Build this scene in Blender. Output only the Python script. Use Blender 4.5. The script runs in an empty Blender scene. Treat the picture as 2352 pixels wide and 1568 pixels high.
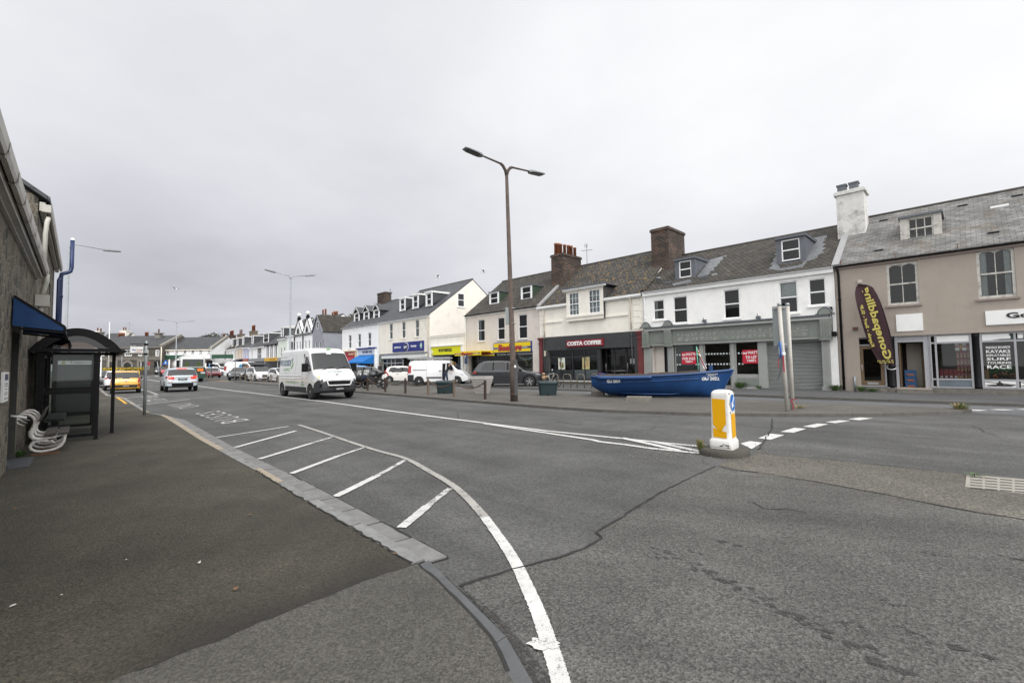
import bpy, math, random
from mathutils import Vector, Matrix
from mathutils.geometry import tessellate_polygon
random.seed(7)
D=bpy.data; S=bpy.context.scene; COL=S.collection
R_=math.radians
# ---------------- camera (16 mm lens) ----------------
F=1045.;CX,CY=1176.,784.;PT=math.atan(54/F);CZ=1.62;RL=R_(-0.8)
cam=D.cameras.new('camera');co=D.objects.new('camera',cam);COL.objects.link(co)
_f=Vector((0,math.cos(PT),math.sin(PT)));_u=Vector((0,-math.sin(PT),math.cos(PT)));_r=Vector((1,0,0))
RI=_r*math.cos(RL)+_u*math.sin(RL);UP=-_r*math.sin(RL)+_u*math.cos(RL)
m=Matrix((RI,UP,-_f)).transposed().to_4x4();m.translation=(0,0,CZ);co.matrix_world=m
cam.lens=F/2352*36;cam.sensor_width=36;cam.clip_start=.05;cam.clip_end=3000;S.camera=co
# ---------------- surveying: picture point -> ground / facade plane ----------------
K=2352/4096
VW=dict(A2=(350,1150,2.851),A3=(950,1050,2.6138),A4=(1650,1000,2.4117),A5=(2100,850,1.96),A6=(2550,900,2.0906),A7=(3250,700,1.65),A5b=(830,1200,5.226),B3=(380,1270,4.751),B4=(600,1250,4.276),C6=(2080,1280,4.523),C4=(3660,1200,3.734),C5=(3360,1100,3.135),B7=(1400,1350,6.272),B8=(1600,1380,3.92),B6=(1080,1350,4.9),L1=(0,1250,2.6125),L2=(0,400,1.65),D7=(600,1440,4.704),D8=(1150,1650,2.412),G1=(0,1600,1.3864),G2=(1000,1600,1.3867),G3=(2400,1500,1.2736),BO=(2700,1450,3.485),D=(0,0,K))
def vw(k,x,y):
    a=VW[k];return ((a[0]+x/a[2])*K,(a[1]+y/a[2])*K)
def ray(x,y):
    a=(x-CX)/F;b=-(y-CY)/F
    return RI*a+UP*b+_f
def gz(y): return min(1.6,max(0.,.0115*(y-45)))
def G(k,x,y,z=0.):
    d=ray(*vw(k,x,y));zz=z
    for i in range(12):
        t=(zz-CZ)/d.z;p=d*t+Vector((0,0,CZ))
        if t<0:p=Vector((0,300,0))
        zz=.5*zz+.5*(z+gz(p.y))
    p.z=z+gz(p.y);return p
_h=838+(CX-149)*math.tan(-RL);_d=ray(149,_h)
TU=-Vector((_d.x,_d.y,0)).normalized();TI=Vector((-TU.y,TU.x,0))   # along terrace, into terrace
def _g0(x,y,z):
    d=ray(x,y);return d*((z-CZ)/d.z)+Vector((0,0,CZ))
P0=_g0(1930,897,.1);P0.z=0
TR=math.atan2(TU.y,TU.x)
def Fp(k,x,y,off=0.):
    d=ray(*vw(k,x,y));o=Vector((0,0,CZ));Q=P0+TI*off
    t=(Q-o).dot(TI)/d.dot(TI);p=o+d*t
    return (p-P0).dot(TU),p.z
def T(s,y,z=0.): return P0+TU*s+TI*y+Vector((0,0,z))
def onray(k,x,y,dist):   # point at horizontal depth dist
    d=ray(*vw(k,x,y));t=dist/d.y;return d*t+Vector((0,0,CZ))
# ---------------- mesh builder ----------------
class MB:
    def __init__(s): s.v=[];s.f=[];s.m=[];s.s=[]
    def add(s,vs,fs,m=0,sm=False):
        o=len(s.v);s.v+=[Vector(q) for q in vs];s.f+=[tuple(i+o for i in f) for f in fs];s.m+=[m]*len(fs);s.s+=[sm]*len(fs);return s
    def box(s,x0,x1,y0,y1,z0,z1,m=0,M=None):
        if x0>x1:x0,x1=x1,x0
        if y0>y1:y0,y1=y1,y0
        if z0>z1:z0,z1=z1,z0
        v=[Vector((x,y,z)) for z in(z0,z1) for y in(y0,y1) for x in(x0,x1)]
        if M: v=[M@q for q in v]
        return s.add(v,[(0,2,3,1),(4,5,7,6),(0,1,5,4),(2,6,7,3),(0,4,6,2),(1,3,7,5)],m)
    def bar(s,a,b,w,h=None,m=0):   # rectangular bar between two points
        a=Vector(a);b=Vector(b);h=h or w;d=(b-a);L=d.length
        if L<1e-6:return s
        M=Matrix.Translation(a)@d.to_track_quat('X','Z').to_matrix().to_4x4()
        return s.box(0,L,-w/2,w/2,-h/2,h/2,m,M)
    def poly(s,pts,m=0,sm=False):
        s.add(pts,[tuple(range(len(pts)))],m,sm);return s
    def tess(s,pts,m=0):
        t=tessellate_polygon([[Vector(p) for p in pts]]);o=len(s.v);s.v+=[Vector(p) for p in pts]
        # orient consistently with the outline (newell normal)
        n=Vector((0,0,0))
        for i in range(len(pts)):
            a=Vector(pts[i]);b=Vector(pts[(i+1)%len(pts)]);n+=a.cross(b)
        for f in t:
            a,b,c=[Vector(pts[i]) for i in f]
            if (b-a).cross(c-a).dot(n)<0:f=f[::-1]
            s.f.append(tuple(i+o for i in f));s.m.append(m);s.s.append(False)
        return s
    def slab(s,pts,z0,z1,m=0,ms=None):   # horizontal polygon with thickness (z relative)
        if sum(pts[i][0]*pts[(i+1)%len(pts)][1]-pts[(i+1)%len(pts)][0]*pts[i][1] for i in range(len(pts)))<0:pts=pts[::-1]
        top=[Vector((p[0],p[1],(p[2] if len(p)>2 else 0)+z1)) for p in pts];bot=[Vector((p[0],p[1],(p[2] if len(p)>2 else 0)+z0)) for p in pts]
        s.tess(top,m);n=len(pts)
        for i in range(n):
            j=(i+1)%n;s.add([bot[i],bot[j],top[j],top[i]],[(0,1,2,3)],m if ms is None else ms)
        return s
    def ext(s,pts,d,m=0,ms=None):   # planar polygon extruded by vector d (front = pts)
        d=Vector(d);a=[Vector(p) for p in pts];b=[p+d for p in a]
        s.tess(a,m);s.tess(b[::-1],m);n=len(a)
        for i in range(n):
            j=(i+1)%n;s.add([a[j],a[i],b[i],b[j]],[(0,1,2,3)],m if ms is None else ms)
        return s
    def tube(s,pts,r,n=8,m=0,caps=True,sm=True):
        pts=[Vector(p) for p in pts];R=r if isinstance(r,(list,tuple)) else [r]*len(pts)
        rings=[];ref=None
        for i,p in enumerate(pts):
            d=(pts[min(i+1,len(pts)-1)]-pts[max(i-1,0)]).normalized()
            if ref is None: ref=d.orthogonal().normalized()
            ref=(ref-d*ref.dot(d)).normalized();q=d.cross(ref)
            rings.append([p+(ref*math.cos(2*math.pi*k/n)+q*math.sin(2*math.pi*k/n))*R[i] for k in range(n)])
        o=len(s.v)
        for rr in rings:s.v+=rr
        for i in range(len(pts)-1):
            for k in range(n):
                a=o+i*n+k;b=o+i*n+(k+1)%n;s.f.append((a,b,b+n,a+n));s.m.append(m);s.s.append(sm)
        if caps:
            s.f.append(tuple(o+k for k in range(n))[::-1]);s.m.append(m);s.s.append(False)
            e=o+(len(pts)-1)*n;s.f.append(tuple(e+k for k in range(n)));s.m.append(m);s.s.append(False)
        return s
    def lathe(s,prof,c=(0,0,0),n=16,m=0,axis='Z',sm=True,caps=True):
        c=Vector(c);rings=[]
        for r,h in prof:
            rg=[]
            for k in range(n):
                a=2*math.pi*k/n;x,y=r*math.cos(a),r*math.sin(a)
                p=Vector((x,y,h)) if axis=='Z' else (Vector((x,h,y)) if axis=='Y' else Vector((h,x,y)))
                rg.append(c+p)
            rings.append(rg)
        fl=axis=='Y'
        o=len(s.v)
        for rr in rings:s.v+=rr
        for i in range(len(prof)-1):
            for k in range(n):
                a=o+i*n+k;b=o+i*n+(k+1)%n;f=(a,b,b+n,a+n);s.f.append(f[::-1] if fl else f);s.m.append(m);s.s.append(sm)
        if caps:
            f=tuple(o+k for k in range(n))[::-1];s.f.append(f[::-1] if fl else f);s.m.append(m);s.s.append(False)
            e=o+(len(prof)-1)*n;f=tuple(e+k for k in range(n));s.f.append(f[::-1] if fl else f);s.m.append(m);s.s.append(False)
        return s
    def grid(s,P,m=0,sm=True,close=False):   # P[i][j] points
        o=len(s.v);a=len(P);b=len(P[0])
        for r in P:s.v+=[Vector(q) for q in r]
        for i in range(a-1):
            for j in range(b if close else b-1):
                k=(j+1)%b;s.f.append((o+i*b+j,o+i*b+k,o+(i+1)*b+k,o+(i+1)*b+j));s.m.append(m);s.s.append(sm)
        return s
    def xf(s,M):
        s.v=[M@q for q in s.v];return s
    def cat(s,o,M=None):
        s.v,k=s.v+[(M@q if M else q.copy()) for q in o.v],len(s.v)
        s.f+=[tuple(i+k for i in f) for f in o.f];s.m+=o.m;s.s+=o.s;return s
    def obj(s,name,mats,parent=None,loc=None,rz=None):
        me=D.meshes.new(name);me.from_pydata([tuple(q) for q in s.v],[],s.f)
        if not isinstance(mats,(list,tuple)):mats=[mats]
        for mm in mats:me.materials.append(mm)
        me.polygons.foreach_set('material_index',s.m);me.polygons.foreach_set('use_smooth',s.s)
        uv=me.uv_layers.new(name='UVMap').data;Z=Vector((0,0,1))
        for p in me.polygons:
            n=p.normal;t=Z.cross(n)
            t=Vector((1,0,0)) if t.length<.05 else t.normalized()
            b=n.cross(t)
            for li in p.loop_indices:
                q=me.vertices[me.loops[li].vertex_index].co;uv[li].uv=(q.dot(t),q.dot(b))
        me.update();o=D.objects.new(name,me);COL.objects.link(o)
        if parent:o.parent=parent
        if loc is not None:o.location=loc
        if rz is not None:o.rotation_euler=(0,0,rz)
        return o
def tag(o,label=None,cat=None,group=None,kind=None):
    for k,x in(('label',label),('category',cat),('group',group),('kind',kind)):
        if x:o[k]=x
    return o
def thing(name,label,cat,loc=(0,0,0),rz=0,group=None):
    o=D.objects.new(name,None);COL.objects.link(o);o.location=loc;o.rotation_euler=(0,0,rz);o.empty_display_size=.3
    return tag(o,label,cat,group)
def dup(root,loc,rz,label=None,group=None):
    r=root.copy();COL.objects.link(r);r.location=loc;r.rotation_euler=(0,0,rz)
    if label:r['label']=label
    if group:r['group']=group
    for ch in list(root.children):
        c=ch.copy();COL.objects.link(c);c.parent=r
        for g in list(ch.children):
            d=g.copy();COL.objects.link(d);d.parent=c
    return r
def text(s,size=1.,bold=0.,shear=0.,align='CENTER',ext=.004,space=1.,sx=1.,italic=0):
    """lettering as a mesh builder, lying in XZ facing -Y, baseline z=0"""
    c=D.curves.new('txt','FONT');c.body=s;c.size=size;c.align_x=align;c.extrude=ext;c.offset=bold;c.shear=shear;c.space_character=space;c.resolution_u=2
    o=D.objects.new('txt',c);COL.objects.link(o);dg=bpy.context.evaluated_depsgraph_get();dg.update()
    me=o.evaluated_get(dg).to_mesh();mb=MB()
    mb.add([Vector((v.co.x*sx,-v.co.z,v.co.y)) for v in me.vertices],[tuple(p.vertices) for p in me.polygons])
    o.evaluated_get(dg).to_mesh_clear();D.objects.remove(o);D.curves.remove(c);return mb
def textfit(s,w,h,**k):
    """lettering scaled to width w, height h, centred at x=0, bottom z=0"""
    mb=text(s,1.,**k)
    if not mb.v:return mb
    x0=min(v.x for v in mb.v);x1=max(v.x for v in mb.v);z0=min(v.z for v in mb.v);z1=max(v.z for v in mb.v)
    for v in mb.v:
        v.x=(v.x-(x0+x1)/2)*w/(x1-x0);v.z=(v.z-z0)*h/(z1-z0)
    return mb
def TX(x,y,z): return Matrix.Translation((x,y,z))
def RZ(a): return Matrix.Rotation(a,4,'Z')
def RX(a): return Matrix.Rotation(a,4,'X')
def RY(a): return Matrix.Rotation(a,4,'Y')
# ---------------- materials ----------------
def lin(r,g,b): return tuple(((c/255)/12.92 if c/255<=.04045 else ((c/255+.055)/1.055)**2.4) for c in(r,g,b))
def nm(name):
    m=D.materials.new(name);m.use_nodes=True;N=m.node_tree.nodes;L=m.node_tree.links;return m,N,L,N['Principled BSDF']
def mixc(N,L,fac,a,b,mode='MIX'):
    x=N.new('ShaderNodeMix');x.data_type='RGBA';x.blend_type=mode
    for s,v in((x.inputs[0],fac),(x.inputs[6],a),(x.inputs[7],b)):
        if hasattr(v,'is_output'):L.new(v,s)
        elif isinstance(v,(int,float)):s.default_value=v
        else:s.default_value=(*v[:3],1)
    return x.outputs[2]
def mth(N,L,op,a,b=0.,c=None):
    x=N.new('ShaderNodeMath');x.operation=op
    for i,v in enumerate((a,b,c)):
        if v is None:continue
        if hasattr(v,'is_output'):L.new(v,x.inputs[i])
        else:x.inputs[i].default_value=v
    return x.outputs[0]
def noise(N,L,co,sc,det=4,ro=.6):
    t=N.new('ShaderNodeTexNoise');t.inputs['Scale'].default_value=sc;t.inputs['Detail'].default_value=det;t.inputs['Roughness'].default_value=ro
    L.new(co,t.inputs['Vector']);return t.outputs['Fac']
def ramp(N,L,fac,a,b,c0=(0,0,0),c1=(1,1,1)):
    t=N.new('ShaderNodeValToRGB');e=t.color_ramp.elements;e[0].position=a;e[1].position=b;e[0].color=(*c0,1);e[1].color=(*c1,1)
    L.new(fac,t.inputs[0]);return t.outputs[0]
def objco(N,world=False):
    if world: return N.new('ShaderNodeNewGeometry').outputs['Position']
    return N.new('ShaderNodeTexCoord').outputs['Object']
def bump(N,L,P,h,st=.3,dist=.01):
    b=N.new('ShaderNodeBump');b.inputs['Strength'].default_value=st;b.inputs['Distance'].default_value=dist;L.new(h,b.inputs['Height']);L.new(b.outputs[0],P.inputs['Normal'])
_mc={}
def mat(name,col,rough=.6,var=.12,sc=3.,bp=0.,bsc=60.,metal=0.,coat=0.,stain=None,streak=0.,spec=.5):
    if name in _mc:return _mc[name]
    m,N,L,P=nm(name);c=objco(N)
    n=noise(N,L,c,sc,6)
    out=mixc(N,L,ramp(N,L,n,.25,.75),tuple(x*(1-var) for x in col),tuple(min(1,x*(1+var)) for x in col))
    if stain:   # blotchy weathering with its own shape
        sn=ramp(N,L,noise(N,L,c,stain[1],7,.7),.5,.72);out=mixc(N,L,mth(N,L,'MULTIPLY',sn,stain[2]),out,stain[0])
    if streak:  # vertical run-off streaks
        mp=N.new('ShaderNodeMapping');mp.inputs['Scale'].default_value=(6,6,.35);L.new(c,mp.inputs[0])
        sn=mth(N,L,'MULTIPLY',ramp(N,L,noise(N,L,mp.outputs[0],1.,5,.7),.5,.8),ramp(N,L,noise(N,L,c,.7,4,.6),.45,.65));out=mixc(N,L,mth(N,L,'MULTIPLY',sn,streak),out,tuple(x*.45 for x in col))
    L.new(out,P.inputs['Base Color']);P.inputs['Roughness'].default_value=rough;P.inputs['Metallic'].default_value=metal;P.inputs['Coat Weight'].default_value=coat;P.inputs['Coat Roughness'].default_value=.06;P.inputs['Specular IOR Level'].default_value=spec
    if bp: bump(N,L,P,noise(N,L,c,bsc,4),bp,.01)
    _mc[name]=m;return m
def emit(name,col,st):
    if name in _mc:return _mc[name]
    m,N,L,P=nm(name);P.inputs['Base Color'].default_value=(*col,1);P.inputs['Emission Color'].default_value=(*col,1);P.inputs['Emission Strength'].default_value=st;_mc[name]=m;return m
def glass(name,tint=(.75,.8,.8),rough=.02,refl=1.,ior=1.55):
    if name in _mc:return _mc[name]
    m,N,L,P=nm(name);N.remove(P);o=N['Material Output'];t=N.new('ShaderNodeBsdfTransparent');t.inputs[0].default_value=(*tint,1)
    g=N.new('ShaderNodeBsdfGlossy');g.inputs['Roughness'].default_value=rough;g.inputs[0].default_value=(refl,refl,refl,1)
    fr=N.new('ShaderNodeFresnel');fr.inputs[0].default_value=ior;x=N.new('ShaderNodeMixShader');L.new(fr.outputs[0],x.inputs[0]);L.new(t.outputs[0],x.inputs[1]);L.new(g.outputs[0],x.inputs[2]);L.new(x.outputs[0],o.inputs[0]);_mc[name]=m;return m
def uvn(N): return N.new('ShaderNodeTexCoord').outputs['UV']
def brick(name,c1,c2,mortar,w,h,ms=.01,rough=.85,lich=None,bp=.5,off=.5,var=.5,grime=.0):
    if name in _mc:return _mc[name]
    m,N,L,P=nm(name);uv=uvn(N);b=N.new('ShaderNodeTexBrick');L.new(uv,b.inputs['Vector']);b.offset=off
    b.inputs['Scale'].default_value=1;b.inputs['Brick Width'].default_value=w;b.inputs['Row Height'].default_value=h;b.inputs['Mortar Size'].default_value=ms;b.inputs['Mortar Smooth'].default_value=.2
    b.inputs['Color1'].default_value=(*c1,1);b.inputs['Color2'].default_value=(*c2,1);b.inputs['Mortar'].default_value=(*mortar,1);b.inputs['Bias'].default_value=0
    n=noise(N,L,uv,1.1,8,.65);out=mixc(N,L,var,b.outputs['Color'],mixc(N,L,1.,b.outputs['Color'],ramp(N,L,n,.3,.75,(.45,.45,.45),(1.5,1.5,1.5)),'MULTIPLY'))
    if grime:
        out=mixc(N,L,mth(N,L,'MULTIPLY',ramp(N,L,noise(N,L,uv,.5,8,.7),.45,.7),grime),out,(.02,.018,.015))
    if lich:
        for q in lich:   # (colour, scale, lo, hi, amount)
            out=mixc(N,L,mth(N,L,'MULTIPLY',ramp(N,L,noise(N,L,uv,q[1],5,.6),q[2],q[3]),q[4]),out,q[0])
    L.new(out,P.inputs['Base Color']);P.inputs['Roughness'].default_value=rough
    bump(N,L,P,mth(N,L,'ADD',b.outputs['Fac'],mth(N,L,'MULTIPLY',n,-.5)),bp,-.02);_mc[name]=m;return m
def rubble(name,cols,mortar,sc,stretch=(1,1.5),rnd=.9):
    """random stone walling"""
    if name in _mc:return _mc[name]
    m,N,L,P=nm(name);uv=uvn(N);mp=N.new('ShaderNodeMapping');mp.inputs['Scale'].default_value=(sc*stretch[0],sc*stretch[1],1);L.new(uv,mp.inputs[0])
    w=N.new('ShaderNodeTexNoise');w.inputs['Scale'].default_value=5;w.inputs['Detail'].default_value=6;w.inputs['Roughness'].default_value=.7;L.new(uv,w.inputs['Vector'])
    ad=N.new('ShaderNodeVectorMath');ad.operation='MULTIPLY_ADD';L.new(w.outputs['Color'],ad.inputs[0]);ad.inputs[1].default_value=(.75,.7,0);L.new(mp.outputs[0],ad.inputs[2])
    def vor(ft):
        t=N.new('ShaderNodeTexVoronoi');t.voronoi_dimensions='2D';t.feature=ft;t.inputs['Scale'].default_value=1;t.inputs['Randomness'].default_value=rnd;L.new(ad.outputs[0],t.inputs['Vector']);return t
    v=vor('F1');e=vor('DISTANCE_TO_EDGE');sp=N.new('ShaderNodeSeparateColor');L.new(v.outputs['Color'],sp.inputs[0])
    r=N.new('ShaderNodeValToRGB');r.color_ramp.interpolation='CONSTANT';el=r.color_ramp.elements
    while len(el)<len(cols):el.new(.5)
    for i,c in enumerate(cols):el[i].position=i/len(cols);el[i].color=(*c,1)
    L.new(sp.outputs[0],r.inputs[0]);n=noise(N,L,uv,30,6,.7)
    st=mixc(N,L,.8,r.outputs[0],mixc(N,L,1.,r.outputs[0],ramp(N,L,n,.3,.7,(.3,.3,.3),(1.7,1.7,1.7)),'MULTIPLY'))
    ed=ramp(N,L,e.outputs['Distance'],.03,.16);out=mixc(N,L,ed,mixc(N,L,ramp(N,L,n,.3,.7),tuple(x*.7 for x in mortar),mortar),st)
    out=mixc(N,L,mth(N,L,'MULTIPLY',ramp(N,L,noise(N,L,uv,.7,5),.4,.7),.45),out,(.05,.048,.04))
    L.new(out,P.inputs['Base Color']);P.inputs['Roughness'].default_value=.9
    bump(N,L,P,mth(N,L,'ADD',ed,mth(N,L,'MULTIPLY',n,.8)),.8,.03);_mc[name]=m;return m
def asphalt(name,c,agg=.5,scale=1.,patch=.25,tint=None,rough=.85,bp=.6,bands=(),lane=None):
    if name in _mc:return _mc[name]
    m,N,L,P=nm(name);p=objco(N,True)
    n1=noise(N,L,p,.35,6,.6);n2=noise(N,L,p,3.,6,.7);v=N.new('ShaderNodeTexVoronoi');v.inputs['Scale'].default_value=70*scale;L.new(p,v.inputs['Vector'])
    v2=noise(N,L,p,38*scale,4,.75)
    out=mixc(N,L,ramp(N,L,n1,.3,.7),tuple(x*(1-patch) for x in c),tuple(x*(1+patch) for x in c))
    out=mixc(N,L,mth(N,L,'MULTIPLY',ramp(N,L,n2,.52,.75),patch),out,tuple(x*.6 for x in c))
    sp=N.new('ShaderNodeSeparateColor');L.new(v.outputs['Color'],sp.inputs[0])
    ag=ramp(N,L,sp.outputs[0],.0,1.,(1-agg,)*3,(1+agg,)*3);out=mixc(N,L,1.,out,ag,'MULTIPLY')
    out=mixc(N,L,1.,out,ramp(N,L,v2,.3,.7,(1-agg*.9,)*3,(1+agg*.9,)*3),'MULTIPLY')
    n4=noise(N,L,p,1.1,5,.65);out=mixc(N,L,1.,out,ramp(N,L,n4,.3,.7,(1-patch*.6,)*3,(1+patch*.6,)*3),'MULTIPLY')
    if lane is not None:   # worn along the direction of traffic
        mp=N.new('ShaderNodeMapping');mp.vector_type='TEXTURE';mp.inputs['Rotation'].default_value=(0,0,lane);mp.inputs['Scale'].default_value=(9,.75,1);L.new(p,mp.inputs[0])
        out=mixc(N,L,1.,out,ramp(N,L,noise(N,L,mp.outputs[0],1.,4,.6),.32,.68,(.80,.80,.80),(1.13,1.13,1.13)),'MULTIPLY')
    for ax,ay,bx_,by_,w0,w1,col,amt in bands:   # soft-edged stain beside the line a-b (left side)
        vd=Vector((bx_-ax,by_-ay,0));ln=vd.length;vd.normalize();nn=Vector((-vd.y,vd.x,0));sb=N.new('ShaderNodeVectorMath');sb.operation='SUBTRACT';L.new(p,sb.inputs[0]);sb.inputs[1].default_value=(ax,ay,0)
        def dot(q):
            x=N.new('ShaderNodeVectorMath');x.operation='DOT_PRODUCT';L.new(sb.outputs[0],x.inputs[0]);x.inputs[1].default_value=q;return x.outputs['Value']
        d=mth(N,L,'ADD',dot(nn),mth(N,L,'MULTIPLY',mth(N,L,'SUBTRACT',n2,.5),.5*(w1-w0)));d=mth(N,L,'ADD',d,mth(N,L,'MULTIPLY',mth(N,L,'SUBTRACT',n4,.5),.9*(w1-w0)))
        def mr(x,a,b,c0,c1):
            t=N.new('ShaderNodeMapRange');t.interpolation_type='SMOOTHSTEP';t.inputs[1].default_value=a;t.inputs[2].default_value=b;t.inputs[3].default_value=c0;t.inputs[4].default_value=c1;L.new(x,t.inputs[0]);return t.outputs[0]
        t_=dot(vd);f=mth(N,L,'MULTIPLY',mr(d,w0,w1,1.,0.),mth(N,L,'MULTIPLY',mr(t_,-.4,.5,0.,1.),mr(t_,ln-.5,ln+.4,1.,0.)))
        out=mixc(N,L,mth(N,L,'MULTIPLY',f,amt),out,col)
    if tint: out=mixc(N,L,mth(N,L,'MULTIPLY',ramp(N,L,noise(N,L,p,tint[1],5,.6),tint[2],tint[3]),tint[4]),out,tint[0])
    L.new(out,P.inputs['Base Color']);P.inputs['Roughness'].default_value=rough;P.inputs['Specular IOR Level'].default_value=.35
    bump(N,L,P,mth(N,L,'ADD',mth(N,L,'MULTIPLY',v.outputs['Distance'],.8),v2),bp,.012);_mc[name]=m;return m
def roadpaint(name,c,wear,sc=9.,grad=None):
    """worn paint: chips off as transparent so the road shows"""
    if name in _mc:return _mc[name]
    m,N,L,P=nm(name);p=objco(N,True);n=mth(N,L,'ADD',mth(N,L,'MULTIPLY',noise(N,L,p,sc,5,.7),.5),mth(N,L,'MULTIPLY',noise(N,L,p,90,3,.7),.5))
    a=ramp(N,L,n,wear-.05,wear+.05);P.inputs['Roughness'].default_value=.75
    L.new(mixc(N,L,ramp(N,L,noise(N,L,p,2.5,6,.7),.3,.7),tuple(x*.72 for x in c),c),P.inputs['Base Color']);L.new(a,P.inputs['Alpha']);_mc[name]=m;return m
# ---------------- world and sun ----------------
W=D.worlds.new('World');S.world=W;W.use_nodes=True;N=W.node_tree.nodes;L=W.node_tree.links;bg=N['Background']
SUN=Vector((.42,-.72,.85)).normalized()
sk=N.new('ShaderNodeTexSky');sk.sky_type='NISHITA';sk.sun_disc=False;sk.sun_elevation=math.asin(SUN.z);sk.sun_rotation=math.atan2(SUN.x,SUN.y);sk.air_density=1;sk.dust_density=4
tc=N.new('ShaderNodeTexCoord');sx=N.new('ShaderNodeSeparateXYZ');L.new(tc.outputs['Generated'],sx.inputs[0])
dx,dy,dz=sx.outputs
def sst(v,a,b):
    t=N.new('ShaderNodeMapRange');t.interpolation_type='SMOOTHSTEP';t.inputs[1].default_value=a;t.inputs[2].default_value=b;L.new(v,t.inputs[0]);return t.outputs[0]
zz=mth(N,L,'ADD',mth(N,L,'MAXIMUM',dz,0.),.22);px=mth(N,L,'DIVIDE',dx,zz);py=mth(N,L,'DIVIDE',dy,zz)
cb=N.new('ShaderNodeCombineXYZ');L.new(px,cb.inputs[0]);L.new(py,cb.inputs[1])
cn=noise(N,L,cb.outputs[0],.75,6,.52);cn2=noise(N,L,cb.outputs[0],.32,3,.5)
Lm=mth(N,L,'ADD',mth(N,L,'ADD',mth(N,L,'MULTIPLY',sst(dz,.0,.55),.215),.615),mth(N,L,'MULTIPLY',dx,.15))
Lm=mth(N,L,'ADD',Lm,mth(N,L,'MULTIPLY',mth(N,L,'SUBTRACT',cn,.5),.5))
Lm=mth(N,L,'ADD',Lm,mth(N,L,'MULTIPLY',mth(N,L,'SUBTRACT',cn2,.5),.3))
Lm=mth(N,L,'ADD',Lm,mth(N,L,'MULTIPLY',sst(dz,.64,1.),1.1))
Lm=mth(N,L,'ADD',Lm,mth(N,L,'MULTIPLY',sst(mth(N,L,'MULTIPLY',dy,-1.),-.05,.7),1.0))
tint=mixc(N,L,sst(Lm,.52,.9),(.955,.965,1.05),(.985,.995,1.01))
cl=mixc(N,L,1.,tint,mixc(N,L,0.,(1,1,1),(1,1,1)),'MULTIPLY')
vm=N.new('ShaderNodeVectorMath');vm.operation='SCALE';L.new(cl,vm.inputs[0]);L.new(mth(N,L,'MULTIPLY',Lm,10.),vm.inputs[3])
L.new(mixc(N,L,.97,sk.outputs[0],vm.outputs[0]),bg.inputs[0]);bg.inputs[1].default_value=.1
sl=D.lights.new('sun','SUN');sl.energy=1.5;sl.angle=R_(24);sl.color=(1,.97,.93);so=D.objects.new('sun',sl);COL.objects.link(so);so.rotation_euler=(-SUN).to_track_quat('-Z','Y').to_euler();so.location=(0,0,60)
S.view_settings.view_transform='Standard';S.view_settings.look='None';S.view_settings.exposure=.2;S.view_settings.gamma=1
# ---------------- shared materials ----------------
white=mat('white_paint',(.78,.78,.76),.5,.05,2.,stain=((.45,.44,.4),1.2,.25))
upvc=mat('white_upvc',(.8,.8,.8),.35,.03)
black=mat('black_paint',(.007,.007,.008),.5,.2,spec=.15)
blackm=mat('black_matt',(.007,.007,.008),.75,.2,spec=.2)
rubber=mat('tyre_rubber',(.014,.014,.015),.8,.25,20)
dark=mat('dark_interior',(.018,.017,.016),.9,.4,1.)
roomm=mat('shop_interior',(.10,.085,.07),.9,.5,.9)
gl=glass('window_glass',refl=.75);glc=glass('car_glass',(.28,.31,.30),ior=1.68);gld=glass('dark_glass',(.1,.1,.1));glt=glass('shelter_glass',(.84,.87,.86),refl=.35)
galv=mat('galvanised_steel',(.30,.32,.33),.45,.15,4.,metal=.4)
alu=mat('alloy',(.5,.5,.5),.3,.1,4.,metal=.7)
chrome=mat('chrome',(.7,.7,.7),.12,.02,metal=1.)
greyp=mat('grey_sign_back',(.22,.24,.24),.45,.1)
lead=mat('lead_sheet',(.10,.11,.125),.5,.2,3.)
lens_r=mat('red_lens',(.30,.008,.008),.2,.1,coat=.5);lens_c=mat('clear_lens',(.55,.57,.58),.12,.15,coat=1.)
redglow=emit('lit_tail_lamp',(1.,.06,.02),1.3);amber=emit('lit_indicator_lamp',(1.,.55,.15),1.6)
plate=mat('number_plate',(.012,.012,.014),.4,.1);platet=mat('plate_digits',(.5,.5,.5),.4,.03)
slate=brick('slate_roof',(.050,.052,.057),(.075,.078,.084),(.02,.02,.022),.3,.22,.012,.65,bp=.5)
slateb=brick('brown_tile_roof',(.036,.032,.028),(.088,.076,.062),(.012,.011,.01),.27,.2,.03,.9,lich=[((.11,.09,.05),2.5,.52,.72,.5),((.025,.023,.02),.8,.5,.7,.6)],bp=1.,var=.9)
slatel=brick('lichen_tile_roof',(.038,.035,.031),(.09,.082,.072),(.012,.011,.01),.27,.2,.03,.9,var=.9,lich=[((.25,.14,.025),3.2,.58,.64,.85),((.11,.10,.07),1.5,.5,.75,.4)],bp=.9)
slatep=brick('pale_slate_roof',(.105,.105,.10),(.20,.195,.185),(.055,.052,.048),.33,.19,.011,.8,var=.8,lich=[((.12,.085,.055),1.0,.52,.7,.65),((.27,.26,.24),5,.58,.7,.5),((.06,.056,.05),.6,.52,.72,.55)],bp=.8)
slatef=brick('far_slate_roof',(.04,.041,.044),(.055,.056,.06),(.02,.02,.02),.4,.3,.015,.7,bp=.3,lich=[((.09,.08,.065),.5,.52,.7,.4)])
brickm=brick('old_brick',(.115,.06,.042),(.026,.02,.017),(.12,.105,.09),.3,.13,.016,.9,grime=.9,bp=.8,var=.9,lich=[((.12,.10,.03),2.,.62,.75,.6)])
brickd=brick('dark_brick',(.075,.035,.025),(.05,.026,.02),(.05,.045,.04),.22,.075,.011,.9,grime=.5)
pot=mat('terracotta_pot',(.20,.065,.028),.8,.3,6.,stain=((.03,.02,.015),4.,.7))
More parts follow.
